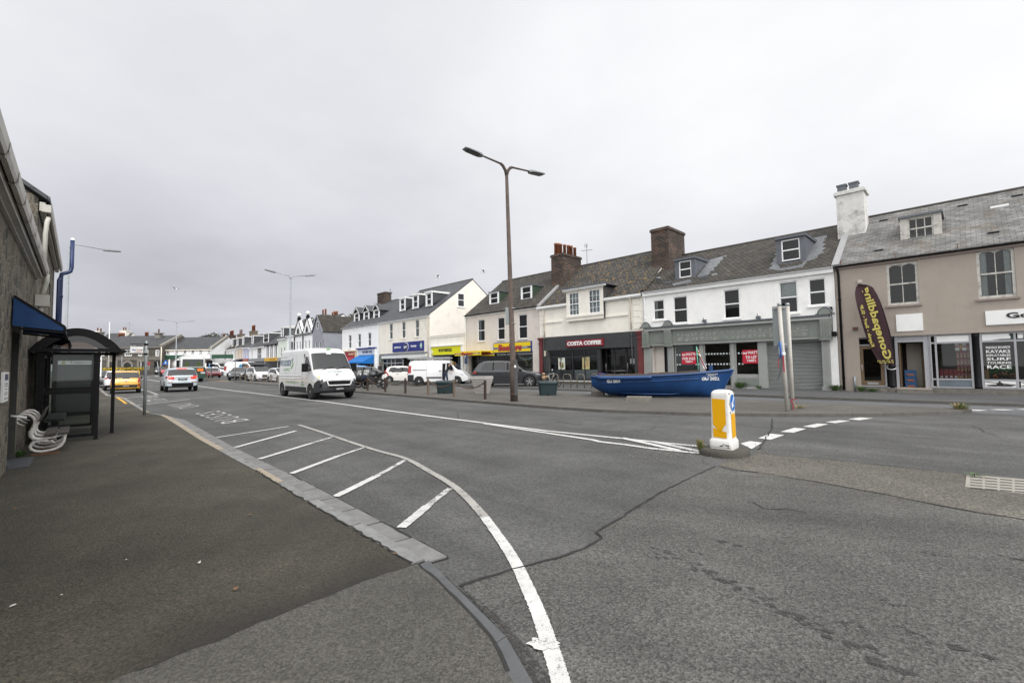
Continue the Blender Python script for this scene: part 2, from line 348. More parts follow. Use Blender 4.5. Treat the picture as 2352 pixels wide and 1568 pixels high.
rubb=rubble('granite_rubble',[(.165,.145,.112),(.085,.078,.064),(.215,.185,.14),(.12,.107,.084),(.055,.053,.047),(.18,.15,.11)],(.27,.24,.19),3.9,(1,1.3))
rubf=rubble('far_granite',[(.10,.09,.075),(.075,.068,.058),(.12,.105,.085)],(.11,.10,.085),3.,(1,2.))
granite=mat('granite_dressing',(.20,.185,.16),.85,.3,5.,bp=.3)
def render_m(name,c,**k):
    kw=dict(rough=.85,var=.06,sc=1.3,bp=.25,bsc=45,stain=(tuple(x*.62 for x in c),.9,.4),streak=.32);kw.update(k);return mat(name,c,**kw)
r_white=render_m('white_render',(.85,.84,.81));r_cream=render_m('cream_render',(.82,.78,.695));r_pale=render_m('pale_stone_render',(.62,.565,.51));r_boots=render_m('ivory_render',(.78,.73,.65))
r_taupe=render_m('taupe_render',(.335,.288,.245),stain=((.42,.37,.32),.8,.35));r_far=mat('far_white_render',(.81,.81,.81),.85,.06,.8)
r_grey=render_m('grey_blue_render',(.27,.28,.31));r_lil=mat('lilac_render',(.52,.53,.68),.85,.06,1.);r_peach=mat('peach_render',(.68,.56,.45),.85,.06,1.);r_slateg=mat('slate_grey_render',(.33,.35,.39),.85,.08,1.);r_mint=mat('pale_green_render',(.66,.71,.63),.85,.05,1.)
tin=mat('grey_shopfront_paint',(.185,.20,.178),.5,.08,3.,stain=((.12,.12,.11),2.,.3));tinl=mat('light_shopfront_paint',(.30,.305,.29),.5,.08,3.)
charc=mat('charcoal_render',(.042,.043,.045),.8,.2,2.,bp=.3);maroon=mat('maroon_paint',(.13,.022,.024),.6,.15,3.,stain=((.2,.06,.05),3.,.3))
soil=mat('soil',(.035,.022,.016),.95,.5,9.,bp=1.,bsc=30)
conc=mat('concrete',(.19,.175,.15),.9,.3,4.,bp=.5,bsc=40,stain=((.09,.085,.07),3.,.5))
leafm=mat('weed_leaf',(.055,.11,.025),.6,.4,9.);drym=mat('dry_grass',(.22,.17,.06),.8,.4,9.)
# ---------------- ground ----------------
def gp(k,pts,z=0.): return [G(k,*q,z) for q in pts]
a_road=asphalt('road_asphalt',(.079,.078,.075),.32,.8,.26,rough=.8,lane=R_(133))
a_new=asphalt('coarse_asphalt',(.091,.088,.081),.4,1.0,.26,rough=.85,bp=.9,lane=R_(160))
a_tan=asphalt('dusty_asphalt',(.102,.094,.079),.42,.8,.28,bp=.8)
_b0=G('G2',930,938);_b1=G('G1',740,1565)
a_pav=asphalt('old_pavement_asphalt',(.059,.053,.040),.42,1.15,.38,bp=.8,tint=((.036,.033,.028),.5,.50,.66,.5),bands=[(_b1.x,_b1.y,_b0.x,_b0.y,.02,.75,(.022,.020,.017),.8)])
a_pav2=asphalt('new_pavement_asphalt',(.082,.078,.068),.34,1.2,.2,bp=.8)
a_isl=asphalt('island_asphalt',(.090,.083,.073),.35,.8,.2,bp=.6)
a_shop=asphalt('shop_pavement_asphalt',(.078,.078,.078),.3,.8,.2,bp=.5)
a_serv=asphalt('service_road_asphalt',(.102,.104,.107),.3,.8,.15,bp=.5)
g=MB()
ys=[-60,-20,-5,0,5,10,15,20,30,45]+[45+6*i for i in range(1,25)]+[190,250,400,900]
xs=[-900,-300,-150,-100,-60,-30,-15,-7,0,7,15,30,60,120,300,900]
g.grid([[(x,y,gz(y)) for x in xs] for y in ys],sm=False);g.f=[f[::-1] for f in g.f] if False else g.f
tag(g.obj('road',a_road),kind='structure')
def sheet(name,pts,z,mt,th=None):
    m=MB();m.slab(pts,z-(th if th else .003),z,0);o=m.obj(name,mt if isinstance(mt,list) else [mt]);return tag(o,kind='structure')
def ribbon(pts,w,z,mb,jit=0.,sub=1,taper=False):
    P=[Vector((p[0],p[1],p[2] if len(p)>2 else 0)) for p in pts]
    Q=[]
    for i in range(len(P)-1):
        a=P[max(0,i-1)];b=P[i];c=P[i+1];d=P[min(len(P)-1,i+2)]
        for t in range(sub):
            t/=sub
            if sub>1:Q.append(.5*((2*b)+(c-a)*t+(2*a-5*b+4*c-d)*t*t+(3*b-a-3*c+d)*t**3))
            else:Q.append(b)
    Q.append(P[-1]);L_=[];R__=[]
    for i,p in enumerate(Q):
        t=(Q[min(i+1,len(Q)-1)]-Q[max(i-1,0)]);t.z=0;t.normalize();nn=Vector((-t.y,t.x,0));ww=w if not isinstance(w,(list,tuple)) else w[0]+(w[1]-w[0])*i/(len(Q)-1)
        j=Vector((random.uniform(-jit,jit),random.uniform(-jit,jit),0));k=(random.uniform(.6,1.5) if (w if not isinstance(w,(list,tuple)) else 1)<.06 else random.uniform(.93,1.05)) if jit else 1
        L_.append(p+nn*ww*.5*k+j+Vector((0,0,z)));R__.append(p-nn*ww*.5*k+j+Vector((0,0,z)))
    mb.grid([R__,L_],sm=False);return mb
def dens(pts,step):
    o=[]
    for a,b in zip(pts,pts[1:]):
        a=Vector(a);b=Vector(b);n=max(1,int((b-a).length/step))
        o+=[a+(b-a)*i/n for i in range(n)]
    o.append(Vector(pts[-1]));return o
# left pavement: kerb line (outer edge of granite), from near to far
kb_in=gp('G2',[(900,945),(670,800),(470,682),(300,577),(200,515),(30,405)])+gp('G1',[(1395,400),(1100,228),(905,98)])+gp('D7',[(150,1045),(0,1030)])
kb_out=gp('G2',[(972,918),(735,772),(540,662),(355,565),(245,507),(72,400)])+gp('G1',[(1450,398),(1140,228),(935,95)])+gp('D7',[(180,1040),(0,1024)])
ch_out=gp('G2',[(1100,880),(830,735),(640,635),(460,540),(310,462),(215,410)])+gp('G1',[(1600,415),(1290,262),(1020,110)])+gp('D7',[(200,1030),(0,1020)])
far_k=gp('A2',[(650,1440),(400,1275),(330,1258),(215,1243),(120,1160)])
far_k+=[far_k[-1]+Vector((-30,33,0))]
wall_dir=Vector((-.695,.719,0))
WB=G('D',0,1097,.05)                      # foot of the left wall
near_k=gp('G2',[(940,945),(1040,1030),(1150,1140),(1290,1290),(1400,1450),(1440,1560)]);near_o=gp('G2',[(990,922),(1085,990),(1225,1110),(1375,1290),(1465,1430),(1530,1560)])
near_k+=[near_k[-1]+Vector((.22,-.6,0)),near_k[-1]+Vector((.3,-3,0)),near_k[-1]+Vector((.3,-12,0))]
near_o+=[near_k[-3]+Vector((.16,0,0)),near_k[-2]+Vector((.16,0,0)),near_k[-1]+Vector((.16,0,0))]
HP=.05
back=WB-wall_dir*7;fw=WB+wall_dir*120
pv=[(p.x,p.y) for p in kb_in]+[(p.x,p.y) for p in far_k]+[(fw.x-2,fw.y-2),(back.x-2,back.y-2),(back.x-1,-13),(near_k[-1].x,near_k[-1].y)]+[(p.x,p.y) for p in near_k[::-1]][1:]
sheet('pavement',[(x,y,gz(y) if y>45 else 0) for x,y in pv],HP,a_pav,.06)
# newer asphalt patch near the camera
bd=gp('G2',[(930,938),(860,962),(700,1020),(540,1080),(250,1200),(0,1300)])+gp('G1',[(1200,1392),(960,1470),(740,1565)])
bd=[b+Vector((random.uniform(-.012,.012),random.uniform(-.012,.012),0)) for b in dens(bd,.06)]
e=bd[-1];sheet('pavement_patch',[(p.x,p.y) for p in bd]+[(e.x-.5,e.y-.6),(e.x-.5,-12),(near_k[-1].x-.01,-12)]+[(p.x-.012,p.y) for p in near_k[::-1]][1:-1],HP+.004,a_pav2,.01)
# kerbs and channel stones: one object of stones each course
kerbm=[mat('granite_kerb_grey',(.20,.20,.195),.85,.25,7.,bp=.5,stain=((.07,.065,.055),5.,.6)),mat('granite_kerb_buff',(.29,.245,.185),.85,.25,9.,bp=.5),mat('granite_kerb_dark',(.085,.088,.09),.85,.2,7.,bp=.5)]
chm=mat('channel_stone',(.17,.167,.163),.85,.25,5.,bp=.4,stain=((.09,.085,.08),4.,.4))
def alongpt(P,d):
    for a,b in zip(P,P[1:]):
        l=(b-a).length
        if d<=l:return a+(b-a)*d/l
        d-=l
    return P[-1]
def plen(P): return sum((b-a).length for a,b in zip(P,P[1:]))
def course(A,B,n,gap,z0,z1,mts,mb,lens=None,bev=.008):
    la,lb=plen(A),plen(B);t=0
    for i in range(n):
        t0=i/n+gap/la*.5;t1=(i+1)/n-gap/la*.5
        a0,a1,b0,b1=alongpt(A,t0*la),alongpt(A,t1*la),alongpt(B,t0*lb),alongpt(B,t1*lb)
        q=[(a0.x,a0.y),(a1.x,a1.y),(b1.x,b1.y),(b0.x,b0.y)]
        dz=random.uniform(-.003,.003);mb.slab(q,z0,z1+dz,mts(i))
    return mb
_jt=mat('joint_dirt',(.022,.02,.018),.95,.3,20.);m=MB();m.slab(kb_out+ch_out[::-1],-.02,.0075);m.slab(kb_in+kb_out[::-1],-.02,HP-.012);tag(m.obj('kerb_bed',_jt),kind='structure')
m=MB();course(kb_in,kb_out,15,.022,-.05,HP+.006,lambda i:(0 if i in(0,1,2,4,5,14) else 1),m);tag(m.obj('kerb',kerbm),kind='structure')
m=MB();course(kb_out,ch_out,30,.034,-.05,.018,lambda i:0,m);tag(m.obj('channel_stones',[chm]),kind='structure')
m=MB();course(near_k,near_o,11,.008,-.05,HP+.004,lambda i:2,m);tag(m.obj('kerb_bend',kerbm),kind='structure')
fo=[p+Vector((.19,.0,0)) for p in far_k];m=MB();course(far_k,fo,40,.012,-.05,.06,lambda i:0 if i%3 else 1,m);m.v=[Vector((q.x,q.y,q.z+gz(q.y))) for q in m.v];tag(m.obj('far_kerb',kerbm),kind='structure')
# gutter joint dirt strips
crk=mat('crack_tar',(.02,.019,.018),.9,.3,20.)
m=MB()
ribbon(dens(ch_out[:7],.12),.025,.018,m,.008)
ribbon(dens(gp('G2',[(1170,1030),(1300,990),(1500,930),(1700,880),(1850,830),(1960,765),(1920,738),(2080,645)])+gp('G3',[(130,705),(330,590),(480,515),(590,465),(680,485),(830,500),(1100,545),(1500,620),(1800,680),(2160,740),(2500,800)]),.1),.022,.012,m,.012)
ribbon(dens(gp('G3',[(825,400),(1000,418),(1200,435),(1500,467),(1850,505)]),.2),.016,.012,m,.015)
ribbon(dens(gp('G3',[(812,380),(840,330),(872,280),(878,225)]),.2),.03,.012,m,.02)
for q in ([(775,648),(830,680),(900,686),(960,683),(1040,703)],[(1890,260),(1940,275),(1960,292),(2030,312)],[(0,285),(130,290),(270,275),(284,262)],[(300,232),(345,222)],[(1780,275),(1830,290)]):
    ribbon(dens(gp('G3',q),.12),.013,.012,m,.02)
for q in ([(1030,80),(1150,100),(1300,95)],[(1150,70),(1160,110),(1400,130)],[(1700,118),(1820,140),(1835,128)]):
    ribbon(dens(gp('G2',q),.12),.016,.006,m,.02)
ribbon(dens(near_o[:6],.1),.03,.004,m,.01)
ribbon(dens(bd,.1),.012,HP+.006,m,.006);ribbon(dens([p+Vector((-.01,0,0)) for p in near_k[:6]],.1),.02,HP+.007,m,.006)
ribbon(dens(kb_in[:6],.07),.018,HP+.009,m,.014)
tag(m.obj('road_cracks',crk),kind='structure')
# coarse asphalt right of the crack
cl_=gp('G2',[(1170,1030),(1500,930),(1850,830),(1960,765),(1920,738),(2080,645)])+gp('G3',[(330,590),(590,465),(680,485),(830,500),(1100,545),(1500,620),(1800,680),(2160,740),(2500,800)])
no=[(p.x+.02,p.y) for p in near_o[2:7]]
sheet('road_patch',[(p.x,p.y) for p in cl_]+[(9,4),(12,-2),(12,-8),(1,-8)]+no[::-1],.004,a_new)
tn=gp('G3',[(700,425),(830,400),(1000,415),(1200,435),(1500,467),(1850,505),(2160,540),(2500,575)]);tn2=gp('G3',[(2500,805),(2160,745),(1800,685),(1500,625),(1100,550),(830,505),(700,485),(600,460)])
sheet('road_patch_dusty',[(p.x+random.uniform(-.05,.05),p.y+random.uniform(-.05,.05)) for p in dens(tn,.12)+dens(tn2,.3)],.006,a_tan)
# spilt dark tar patches and damp stains by the kerb
stm=roadpaint('tar_spots',(.045,.043,.041),.5,14.);m=MB()
for c,(w,h) in ((('G3',710,868),(.35,.1)),(('G3',400,945),(.3,.08)),(('G3',530,1000),(.2,.1)),(('G3',610,1047),(.16,.1)),(('G3',770,1110),(.3,.1)),(('G3',870,1180),(.3,.1)),(('G3',1000,1250),(.16,.07)),(('G3',1075,1285),(.15,.08)),(('G3',1280,1370),(.28,.1)),(('G3',1390,1460),(.3,.1)),(('G3',1490,1165),(.12,.06)),(('G3',1700,910),(.15,.06)),(('G3',1270,1270),(.12,.05)),(('G3',1550,1300),(.14,.06)),(('G3',500,905),(.15,.06)),(('G3',340,905),(.18,.06)),(('G3',2130,940),(.2,.1)),(('G3',1900,1420),(.2,.1))):
    p=G(*c);d=Vector((.8,-.6,0));nn=Vector((.6,.8,0));n_=11
    for _ in range(9):
        q=p+d*random.gauss(0,w*.33)+nn*random.gauss(0,h*.3);r_=random.uniform(.12,.3)*h;m.tess([q+d*math.cos(2*math.pi*i/n_)*r_*1.7*random.uniform(.5,1.2)+nn*math.sin(2*math.pi*i/n_)*r_*random.uniform(.5,1.3)+Vector((0,0,.0075+_*.0002)) for i in range(n_)])
ribbon(gp('G2',[(1200,1085),(1330,1190),(1400,1290),(1480,1400),(1560,1540),(1620,1640)]),[.05,.2],.0085,m)
tag(m.obj('tar_spots',stm),kind='structure')

# markings
wp=(.60,.59,.565);pm=roadpaint('road_paint',wp,.405);pw=roadpaint('worn_road_paint',wp,.47);pw2=roadpaint('rubbed_road_paint',(.50,.49,.47),.43);pg=roadpaint('grey_road_paint',(.36,.345,.32),.41);py_=roadpaint('yellow_road_paint',(.62,.34,.03),.34)
m=MB()
far_=[(270,138),(400,180),(560,235),(700,280),(860,325),(1000,400),(1110,465),(1200,540),(1300,650)]
ribbon(gp('G2',far_),.10,.012,m,.002,24);tag(m.obj('edge_line_far',pg),kind='structure')
m=MB();ribbon(gp('G2',[(1300,650),(1400,790),(1478,915),(1550,1070),(1605,1200),(1650,1330),(1705,1500),(1740,1640)]),.1,.012,m,.0022,40)
p=G('G2',1628,1362);m.tess([p+Vector((math.cos(2*math.pi*i/30)*.098*random.uniform(.75,1.12),math.sin(2*math.pi*i/30)*.062*random.uniform(.7,1.15),.016)) for i in range(30)])
tag(m.obj('edge_line',pm),kind='structure')
m=MB();m2=MB()
for q,w in (((G('G2',838,712),G('G2',985,590)),.12),((G('G2',473,538),G('G2',700,425)),.13),((G('G2',228,410),G('G2',490,312)),.12),((G('G2',50,329),G('G2',330,244)),.12),((G('G1',1305,264),G('G1',1640,172)),.12),((G('G1',1200,209),G('G1',1600,147)),.1)):
    ribbon(dens(q,.05),w*.9,.012,m,.003)
for q,w in (((G('G2',985,590),G('G2',1108,492)),.1),((G('G2',700,425),G('G2',865,333)),.1),((G('G2',490,312),G('G2',640,262)),.1),((G('G2',330,244),G('G2',470,203)),.1)):
    ribbon(dens(q,.05),w*.85,.012,m2,.004)
tag(m.obj('hatch_bars',pm),kind='structure');tag(m2.obj('hatch_bars_worn',pw),kind='structure')
m=MB()
ribbon(gp('B4',[(-340,1115),(-100,1140),(135,1171)])+gp('B4',[(775,1250),(1200,1310),(1700,1368),(2352,1452)])+gp('G2',[(420,10),(700,50),(1000,90),(1300,128)]),.15,.012,m)
ribbon(gp('G2',[(1300,128),(1640,172)])+gp('G3',[(150,328),(260,340),(520,366)]),.13,.012,m);ribbon(gp('G2',[(1300,132),(1640,183),(1900,222)])+gp('G3',[(0,341),(130,356),(260,375),(535,402)]),.13,.012,m)
for q in ([(110,322),(250,352),(400,386)],[(270,341),(400,368),(545,400)]): ribbon(gp('G3',q),.16,.016,m)
tag(m.obj('centre_line',pm),kind='structure')
m=MB()
for q in ([(715,350),(765,338),(825,346),(772,378)],[(806,323),(868,300),(938,307),(868,331)],[(920,290),(990,270),(1048,275),(985,295)],[(1034,263),(1108,248),(1162,251),(1092,269)],[(1150,240),(1222,231),(1275,234),(1200,246)],[(1265,226),(1325,217),(1390,221),(1320,231)],[(1860,180),(1900,177),(1975,180),(1930,183)],[(1985,177),(2030,174.5),(2112,177),(2060,180)],[(2122,175),(2180,172.5),(2250,175),(2190,178)]):
    m.slab(gp('G3',q),.008,.012)
tag(m.obj('give_way_dashes',pm),kind='structure')
m=MB()
for q in ([(415,1265),(815,1222)],[(540,1345),(1170,1273)],[(570,1150),(700,1185),(800,1222)],[(650,1050),(760,1062),(880,1078)]): ribbon(gp('A2',q),.1,.012,m)
for q in ([(655,1018),(700,1020)],[(770,1008),(810,1012)]): ribbon(gp('A2',q),.5,.012,m)
tag(m.obj('bay_lines',pm),kind='structure')
def roadtext(s,b0,b1,up,name,mt):
    mb=textfit(s,1,1,bold=-.004,ext=0,space=1.3)
    o=MB();b=b1-b0
    o.add([b0+b*(v.x+.5)+up*v.z+Vector((0,0,.013)) for v in mb.v],[f for f in mb.f]);tag(o.obj(name,mt),kind='structure')
b0=G('D7',1885,1130);b1=G('D7',1290,955);up=G('D7',1360,1208)-G('D7',1885,1130)
roadtext('BUSES',b0,b1,up,'bus_lane_lettering',pw2)
roadtext('ONLY',G('D7',965,865),G('D7',690,800),G('D7',565,925)-G('D7',965,865),'bus_lane_lettering_far',pw2)
roadtext('STOP',G('A2',925,1285),G('A2',880,1262),G('A2',690,1305)-G('A2',925,1285),'bay_lettering',pw);roadtext('BUS',G('A2',815,1250),G('A2',785,1232),G('A2',620,1265)-G('A2',815,1250),'bay_lettering_far',pw)
m=MB();ribbon(gp('A2',[(335,1262),(400,1305),(440,1337)]),.12,.062,m);ribbon(gp('D7',[(1095,380),(1300,390),(1480,405)]),.22,.012,m);tag(m.obj('yellow_line',py_),kind='structure')
# island with kerb
ISL=[(-110,-13.6),(-56,-13.7),(-42,-13.9),(-30,-14.4),(-17.3,-14.75),(-11,-15.05),(-8.6,-15.1),(-6.1,-15.15),(-3.9,-15.0),(-.94,-14.0),(1.54,-12.35),(3.15,-10.89),(4.5,-8.9)]
isl=[T(*q) for q in ISL];rear=[T(4.7,-8.4),T(4.3,-8.0),T(2.,-8.2),T(-3,-8.6),T(-20,-8.6),T(-60,-8.6),T(-110,-8.6)]
isl_=isl[1:];HI=.09
start=T(-56.6,-13.9)
inn=[p+TI*.14 for p in isl_]
for p in inn+isl_+rear: p.z=gz(p.y)
sheet('island',inn+rear[:-1]+[T(-56,-8.6)],HI,a_isl,.1)
m=MB();course(isl_,inn,70,.01,-.05,HI+.004,lambda i:2,m);m.v=[Vector((q.x,q.y,q.z+gz(q.y))) for q in m.v]
kd=[mat('island_kerb',(.10,.094,.085),.9,.25,6.,bp=.4,stain=((.06,.05,.04),3.,.5))];m.m=[0]*len(m.m);tag(m.obj('island_kerb',kd),kind='structure')
m=MB();q=gp('D7',[(1000,362),(1030,372),(1290,372),(1308,362),(1200,352)]);m.slab(q,0,.1);tag(m.obj('far_island',kd[0]),kind='structure')
# service road and shop pavement
sheet('service_road',[T(-56,-8.55),T(4.,-7.95),T(4.9,-8.6),T(30,-7.5),T(30,-5.35),T(-56,-5.9)],.004,a_serv)
SP=[(-140,-3.2),(-56,-5.9),(-16,-6.0),(-10.5,-5.75),(-3.3,-5.2),(1.4,-5.2),(6,-5.1),(30,-5.)]
sp=[T(*q) for q in SP]
for p in sp:p.z=gz(p.y)
a=T(30,3);b=T(-140,3);b.z=gz(b.y);c=T(-60,3)
sheet('shop_pavement',sp+[a,c,b],.1,a_shop,.12)
m=MB();course(sp[1:],[p-TI*.13 for p in sp[1:]],50,.01,-.05,.104,lambda i:0,m);tag(m.obj('shop_kerb',kd),kind='structure')
m=MB()
for q in ([(930,1340),(1120,1332),(1280,1330)],):
    ribbon(gp('B7',q),.1,HI+.012,m)
ribbon([T(-22,-8.2),T(-6,-8.2)],.1,.012,m);tag(m.obj('parking_lines',pm),kind='structure')
# ---------------- left side: stone buildings, shelter, bench ----------------
def fit_group(xs): pass
WD=Vector((-.68794,.72577,0));WR=math.atan2(WD.y,WD.x);WN=Vector((-WD.y,WD.x,0))
def WL(l,y,z=0.): return WB+WD*l+WN*y+Vector((0,0,z-WB.z))
def wallh(mb,x0,x1,z0,z1,holes,y=0.,rev=.18,m=0,mr=None,back=True,mb_=None):
    """vertical wall facing -Y with rectangular holes (x0,x1,z0,z1) and reveals"""
    xs=sorted({x0,x1,*[min(max(h[0],x0),x1) for h in holes],*[min(max(h[1],x0),x1) for h in holes]});zs=sorted({z0,z1,*[min(max(h[2],z0),z1) for h in holes],*[min(max(h[3],z0),z1) for h in holes]})
    for i in range(len(xs)-1):
        run=None
        for j in range(len(zs)-1):
            cx=(xs[i]+xs[i+1])/2;cz=(zs[j]+zs[j+1])/2
            ins=any(h[0]<cx<h[1] and h[2]<cz<h[3] for h in holes)
            if ins:
                if run is not None:mb.add([(xs[i],y,run),(xs[i+1],y,run),(xs[i+1],y,zs[j]),(xs[i],y,zs[j])],[(0,1,2,3)],m);run=None
            elif run is None:run=zs[j]
        if run is not None:mb.add([(xs[i],y,run),(xs[i+1],y,run),(xs[i+1],y,z1),(xs[i],y,z1)],[(0,1,2,3)],m)
    mr=m if mr is None else mr
    for h in holes:
        a,b,c,d=h[:4];r=h[4] if len(h)>4 else rev
        mb.add([(a,y,c),(a,y+r,c),(a,y+r,d),(a,y,d)],[(0,1,2,3)],mr);mb.add([(b,y,c),(b,y,d),(b,y+r,d),(b,y+r,c)],[(0,1,2,3)],mr)
        mb.add([(a,y,d),(a,y+r,d),(b,y+r,d),(b,y,d)],[(0,1,2,3)],mr);mb.add([(a,y,c),(b,y,c),(b,y+r,c),(a,y+r,c)],[(0,1,2,3)],mr)
        if mb_ is not None:mb_.box(a-.02,b+.02,y+r+.55,y+r+.6,c-.02,d+.02)
    return mb
pvcold=mat('aged_pvc',(.50,.48,.43),.5,.12,3.,stain=((.16,.15,.13),2.,.5),streak=.3)
bluep=mat('blue_drainpipe',(.008,.026,.10),.4,.2,4.);canvas=mat('blue_canvas',(.005,.042,.14),.75,.3,2.,stain=((.004,.018,.06),1.6,.7))
# near stone building
b=thing('stone_building','rough brown granite building with a long pale gutter, behind the swan bench','building',WL(0,0),WR)
w=MB();wallh(w,-8,5.2,-.1,4.25,[(.8,2.0,-.05,2.32,.45)],0,.45,0,1);w.add([(5.2,0,-.1),(5.2,6,-.1),(5.2,6,4.25),(5.2,0,4.25)],[(0,1,2,3)]);w.add([(-8,6,-.1),(-8,0,-.1),(-8,0,4.25),(-8,6,4.25)],[(0,1,2,3)])
w.box(.72,.8,-.03,.1,-.05,.12,2);w.box(.8,2.0,-.25,.45,-.06,.06,2)
w.obj('wall',[rubb,mat('shaded_dressed_stone',(.055,.055,.05),.9,.3,4.,bp=.4),mat('slate_step',(.06,.066,.075),.6,.2,4.)],b)  # doorway reveal: grey dressed stone, darkened in colour for the recess's shade
w=MB();w.box(.82,1.98,.4,.46,.06,2.3);w.box(.95,1.85,.385,.4,.2,1.0);w.box(.95,1.85,.385,.4,1.15,2.1);w.obj('door',blackm,b)
w=MB();w.add([(-8,-.2,4.06),(5.22,-.2,4.06),(5.22,3.2,6.4),(-8,3.2,6.4)],[(0,1,2,3)]);w.add([(-8,3.2,6.4),(5.22,3.2,6.4),(5.22,6.4,4.1),(-8,6.4,4.1)],[(0,1,2,3)]);w.obj('roof',slate,b)
w=MB();w.box(-8,5.15,-.12,-.05,3.82,4.03);w.box(-8,5.15,-.05,-.002,3.78,3.9);w.obj('fascia',pvcold,b)
w=MB()
prof=[(-.125,4.05),(-.13,3.95),(-.15,3.9),(-.2,3.89),(-.22,3.94),(-.228,4.05)]
w.grid([[(x,y,z) for y,z in prof] for x in(-8,5.2)],sm=False);w.grid([[(x,y,z+.008) for y,z in prof[::-1]] for x in(-8,5.2)],sm=False)
for i in range(13):
    x=-7.2+i;w.grid([[(xx,y*1.0+(-.008 if y<-.2 else .004),z-.012) for y,z in prof] for xx in(x-.04,x+.04)],sm=False)
w.obj('gutter',pvcold,b)
w=MB();w.tube([(5.1,-.19,3.92),(5.1,-.19,3.75),(5.12,-.15,3.55),(5.14,-.12,3.45)],.05);w.box(5.0,5.24,-.25,-.02,3.15,3.42);w.tube([(5.12,-.12,3.2),(5.12,-.1,3.0),(5.4,-.08,.3)],.045);w.obj('downpipe',pvcold,b)
w=MB();w.add([(.52,-.02,2.85),(.52,-.62,2.38),(2.3,-.62,2.38),(2.3,-.02,2.85)],[(0,1,2,3)]);w.add([(.52,-.62,2.38),(.52,-.02,2.85),(.52,-.02,2.36),(.52,-.62,2.30)],[(0,1,2,3)]);w.add([(.52,-.62,2.38),(.52,-.62,2.28),(2.3,-.62,2.28),(2.3,-.62,2.38)],[(0,1,2,3)])
w.add([(2.3,-.62,2.38),(2.3,-.62,2.30),(2.3,-.02,2.36),(2.3,-.02,2.85)],[(0,1,2,3)])
cn=w.obj('awning',canvas,b);w=MB()
for p,q in(((.53,-.02,2.84),(.53,-.62,2.37)),((.53,-.02,2.33),(.53,-.62,2.27)),((.53,-.62,2.37),(.53,-.62,2.25)),((.53,-.62,2.26),(2.3,-.62,2.26)),((2.3,-.02,2.34),(2.3,-.62,2.27))):w.bar(p,q,.035)
w.obj('awning_frame',blackm,cn)
w=MB();w.tube([(.86,-.02,.9),(.84,-.2,.86)],.018);w.obj('handrail',white,b)
# taller stone building behind
b=thing('tall_stone_building','taller granite building with blue drainpipes, beyond the long gutter on the left','building',WL(5.2,0),WR)
w=MB();wallh(w,.02,9.4,-.1,5.75,[(2.,3.,1.,2.6),(2.,3.,3.4,4.6),(6,7,1,2.6),(6,7,3.4,4.6)]);pts=[(.02,0,-.1),(.02,0,5.75),(.02,3.4,8.2),(.02,6.8,5.75),(.02,6.8,-.1)];w.poly(pts[::1]);w.poly([(9.4,y,z) for x,y,z in pts][::-1]);w.obj('wall',[rubb],b)
w=MB()
for sgn in(0,1):
    a=[(-.1,-.2,5.68),(-.1,3.4,8.28),(9.5,3.4,8.28),(9.5,-.2,5.68)] if not sgn else [(-.1,7.05,5.7),(9.5,7.05,5.7),(9.5,3.4,8.28),(-.1,3.4,8.28)]
    w.ext(a[::-1],(0,0,.1))
w.obj('roof',slate,b)
w=MB();w.box(0,9.4,-.12,-.02,5.45,5.66);w.obj('fascia',pvcold,b);w=MB();w.grid([[(x,y,z+1.62) for y,z in prof] for x in(-.05,9.5)],sm=False);w.grid([[(x,y,z+1.628) for y,z in prof[::-1]] for x in(-.05,9.5)],sm=False);w.obj('gutter',pvcold,b)
w=MB();w.box(-.07,.07,-.22,-.06,5.42,5.6);w.tube([(0,-.18,5.3),(-.04,-.16,5.2),(-.06,-.14,4.9),(-.06,-.14,3.9)],.045);w.obj('downpipe',pvcold,b)
w=MB();w.tube([(8.7,-.2,0),(8.7,-.2,3.0),(8.7,-.2,5.15),(8.71,-.22,5.3),(8.75,-.36,5.38),(8.78,-.45,5.44),(8.8,-.48,5.6),(8.8,-.48,6.65)],.065,10);w.tube([(8.3,-.15,2.5),(8.3,-.15,5.0),(8.5,-.17,5.1),(8.7,-.2,5.12)],.045)
w.tube([(8.75,-.25,3.1),(8.8,-.5,3.1),(8.8,-.5,2.2),(8.75,-.25,2.2)],.04);w.tube([(8.1,-.12,1.9),(8.3,-.15,2.3),(8.66,-.2,2.5)],.09)
for z in(1.0,2.6,4.4):w.lathe([(.08,z),(.08,z+.1)],(8.7,-.2,0),10)
pp=w.obj('drainpipe',bluep,b);w=MB();w.lathe([(.07,6.65),(.07,6.69),(.045,6.74),(0.01,6.76)],(8.8,-.48,0),10);w.obj('vent_cap',white,pp)
for q in((2,3,1,2.6),(2,3,3.4,4.6),(6,7,1,2.6),(6,7,3.4,4.6)):
    w=MB()
    for a in((q[0],q[0]+.07,q[2],q[3]),(q[1]-.07,q[1],q[2],q[3]),(q[0]+.07,q[1]-.07,q[2],q[2]+.07),(q[0]+.07,q[1]-.07,q[3]-.07,q[3]),(q[0]+.07,q[1]-.07,(q[2]+q[3])/2-.03,(q[2]+q[3])/2+.03)):w.box(a[0],a[1],.1,.16,a[2],a[3])
    f=w.obj('window',white,b);w=MB();w.add([(q[0],.14,q[2]),(q[1],.14,q[2]),(q[1],.14,q[3]),(q[0],.14,q[3])],[(0,1,2,3)]);w.obj('pane',mat('dark_pane',(.02,.022,.025),.08,.2,1.),f)
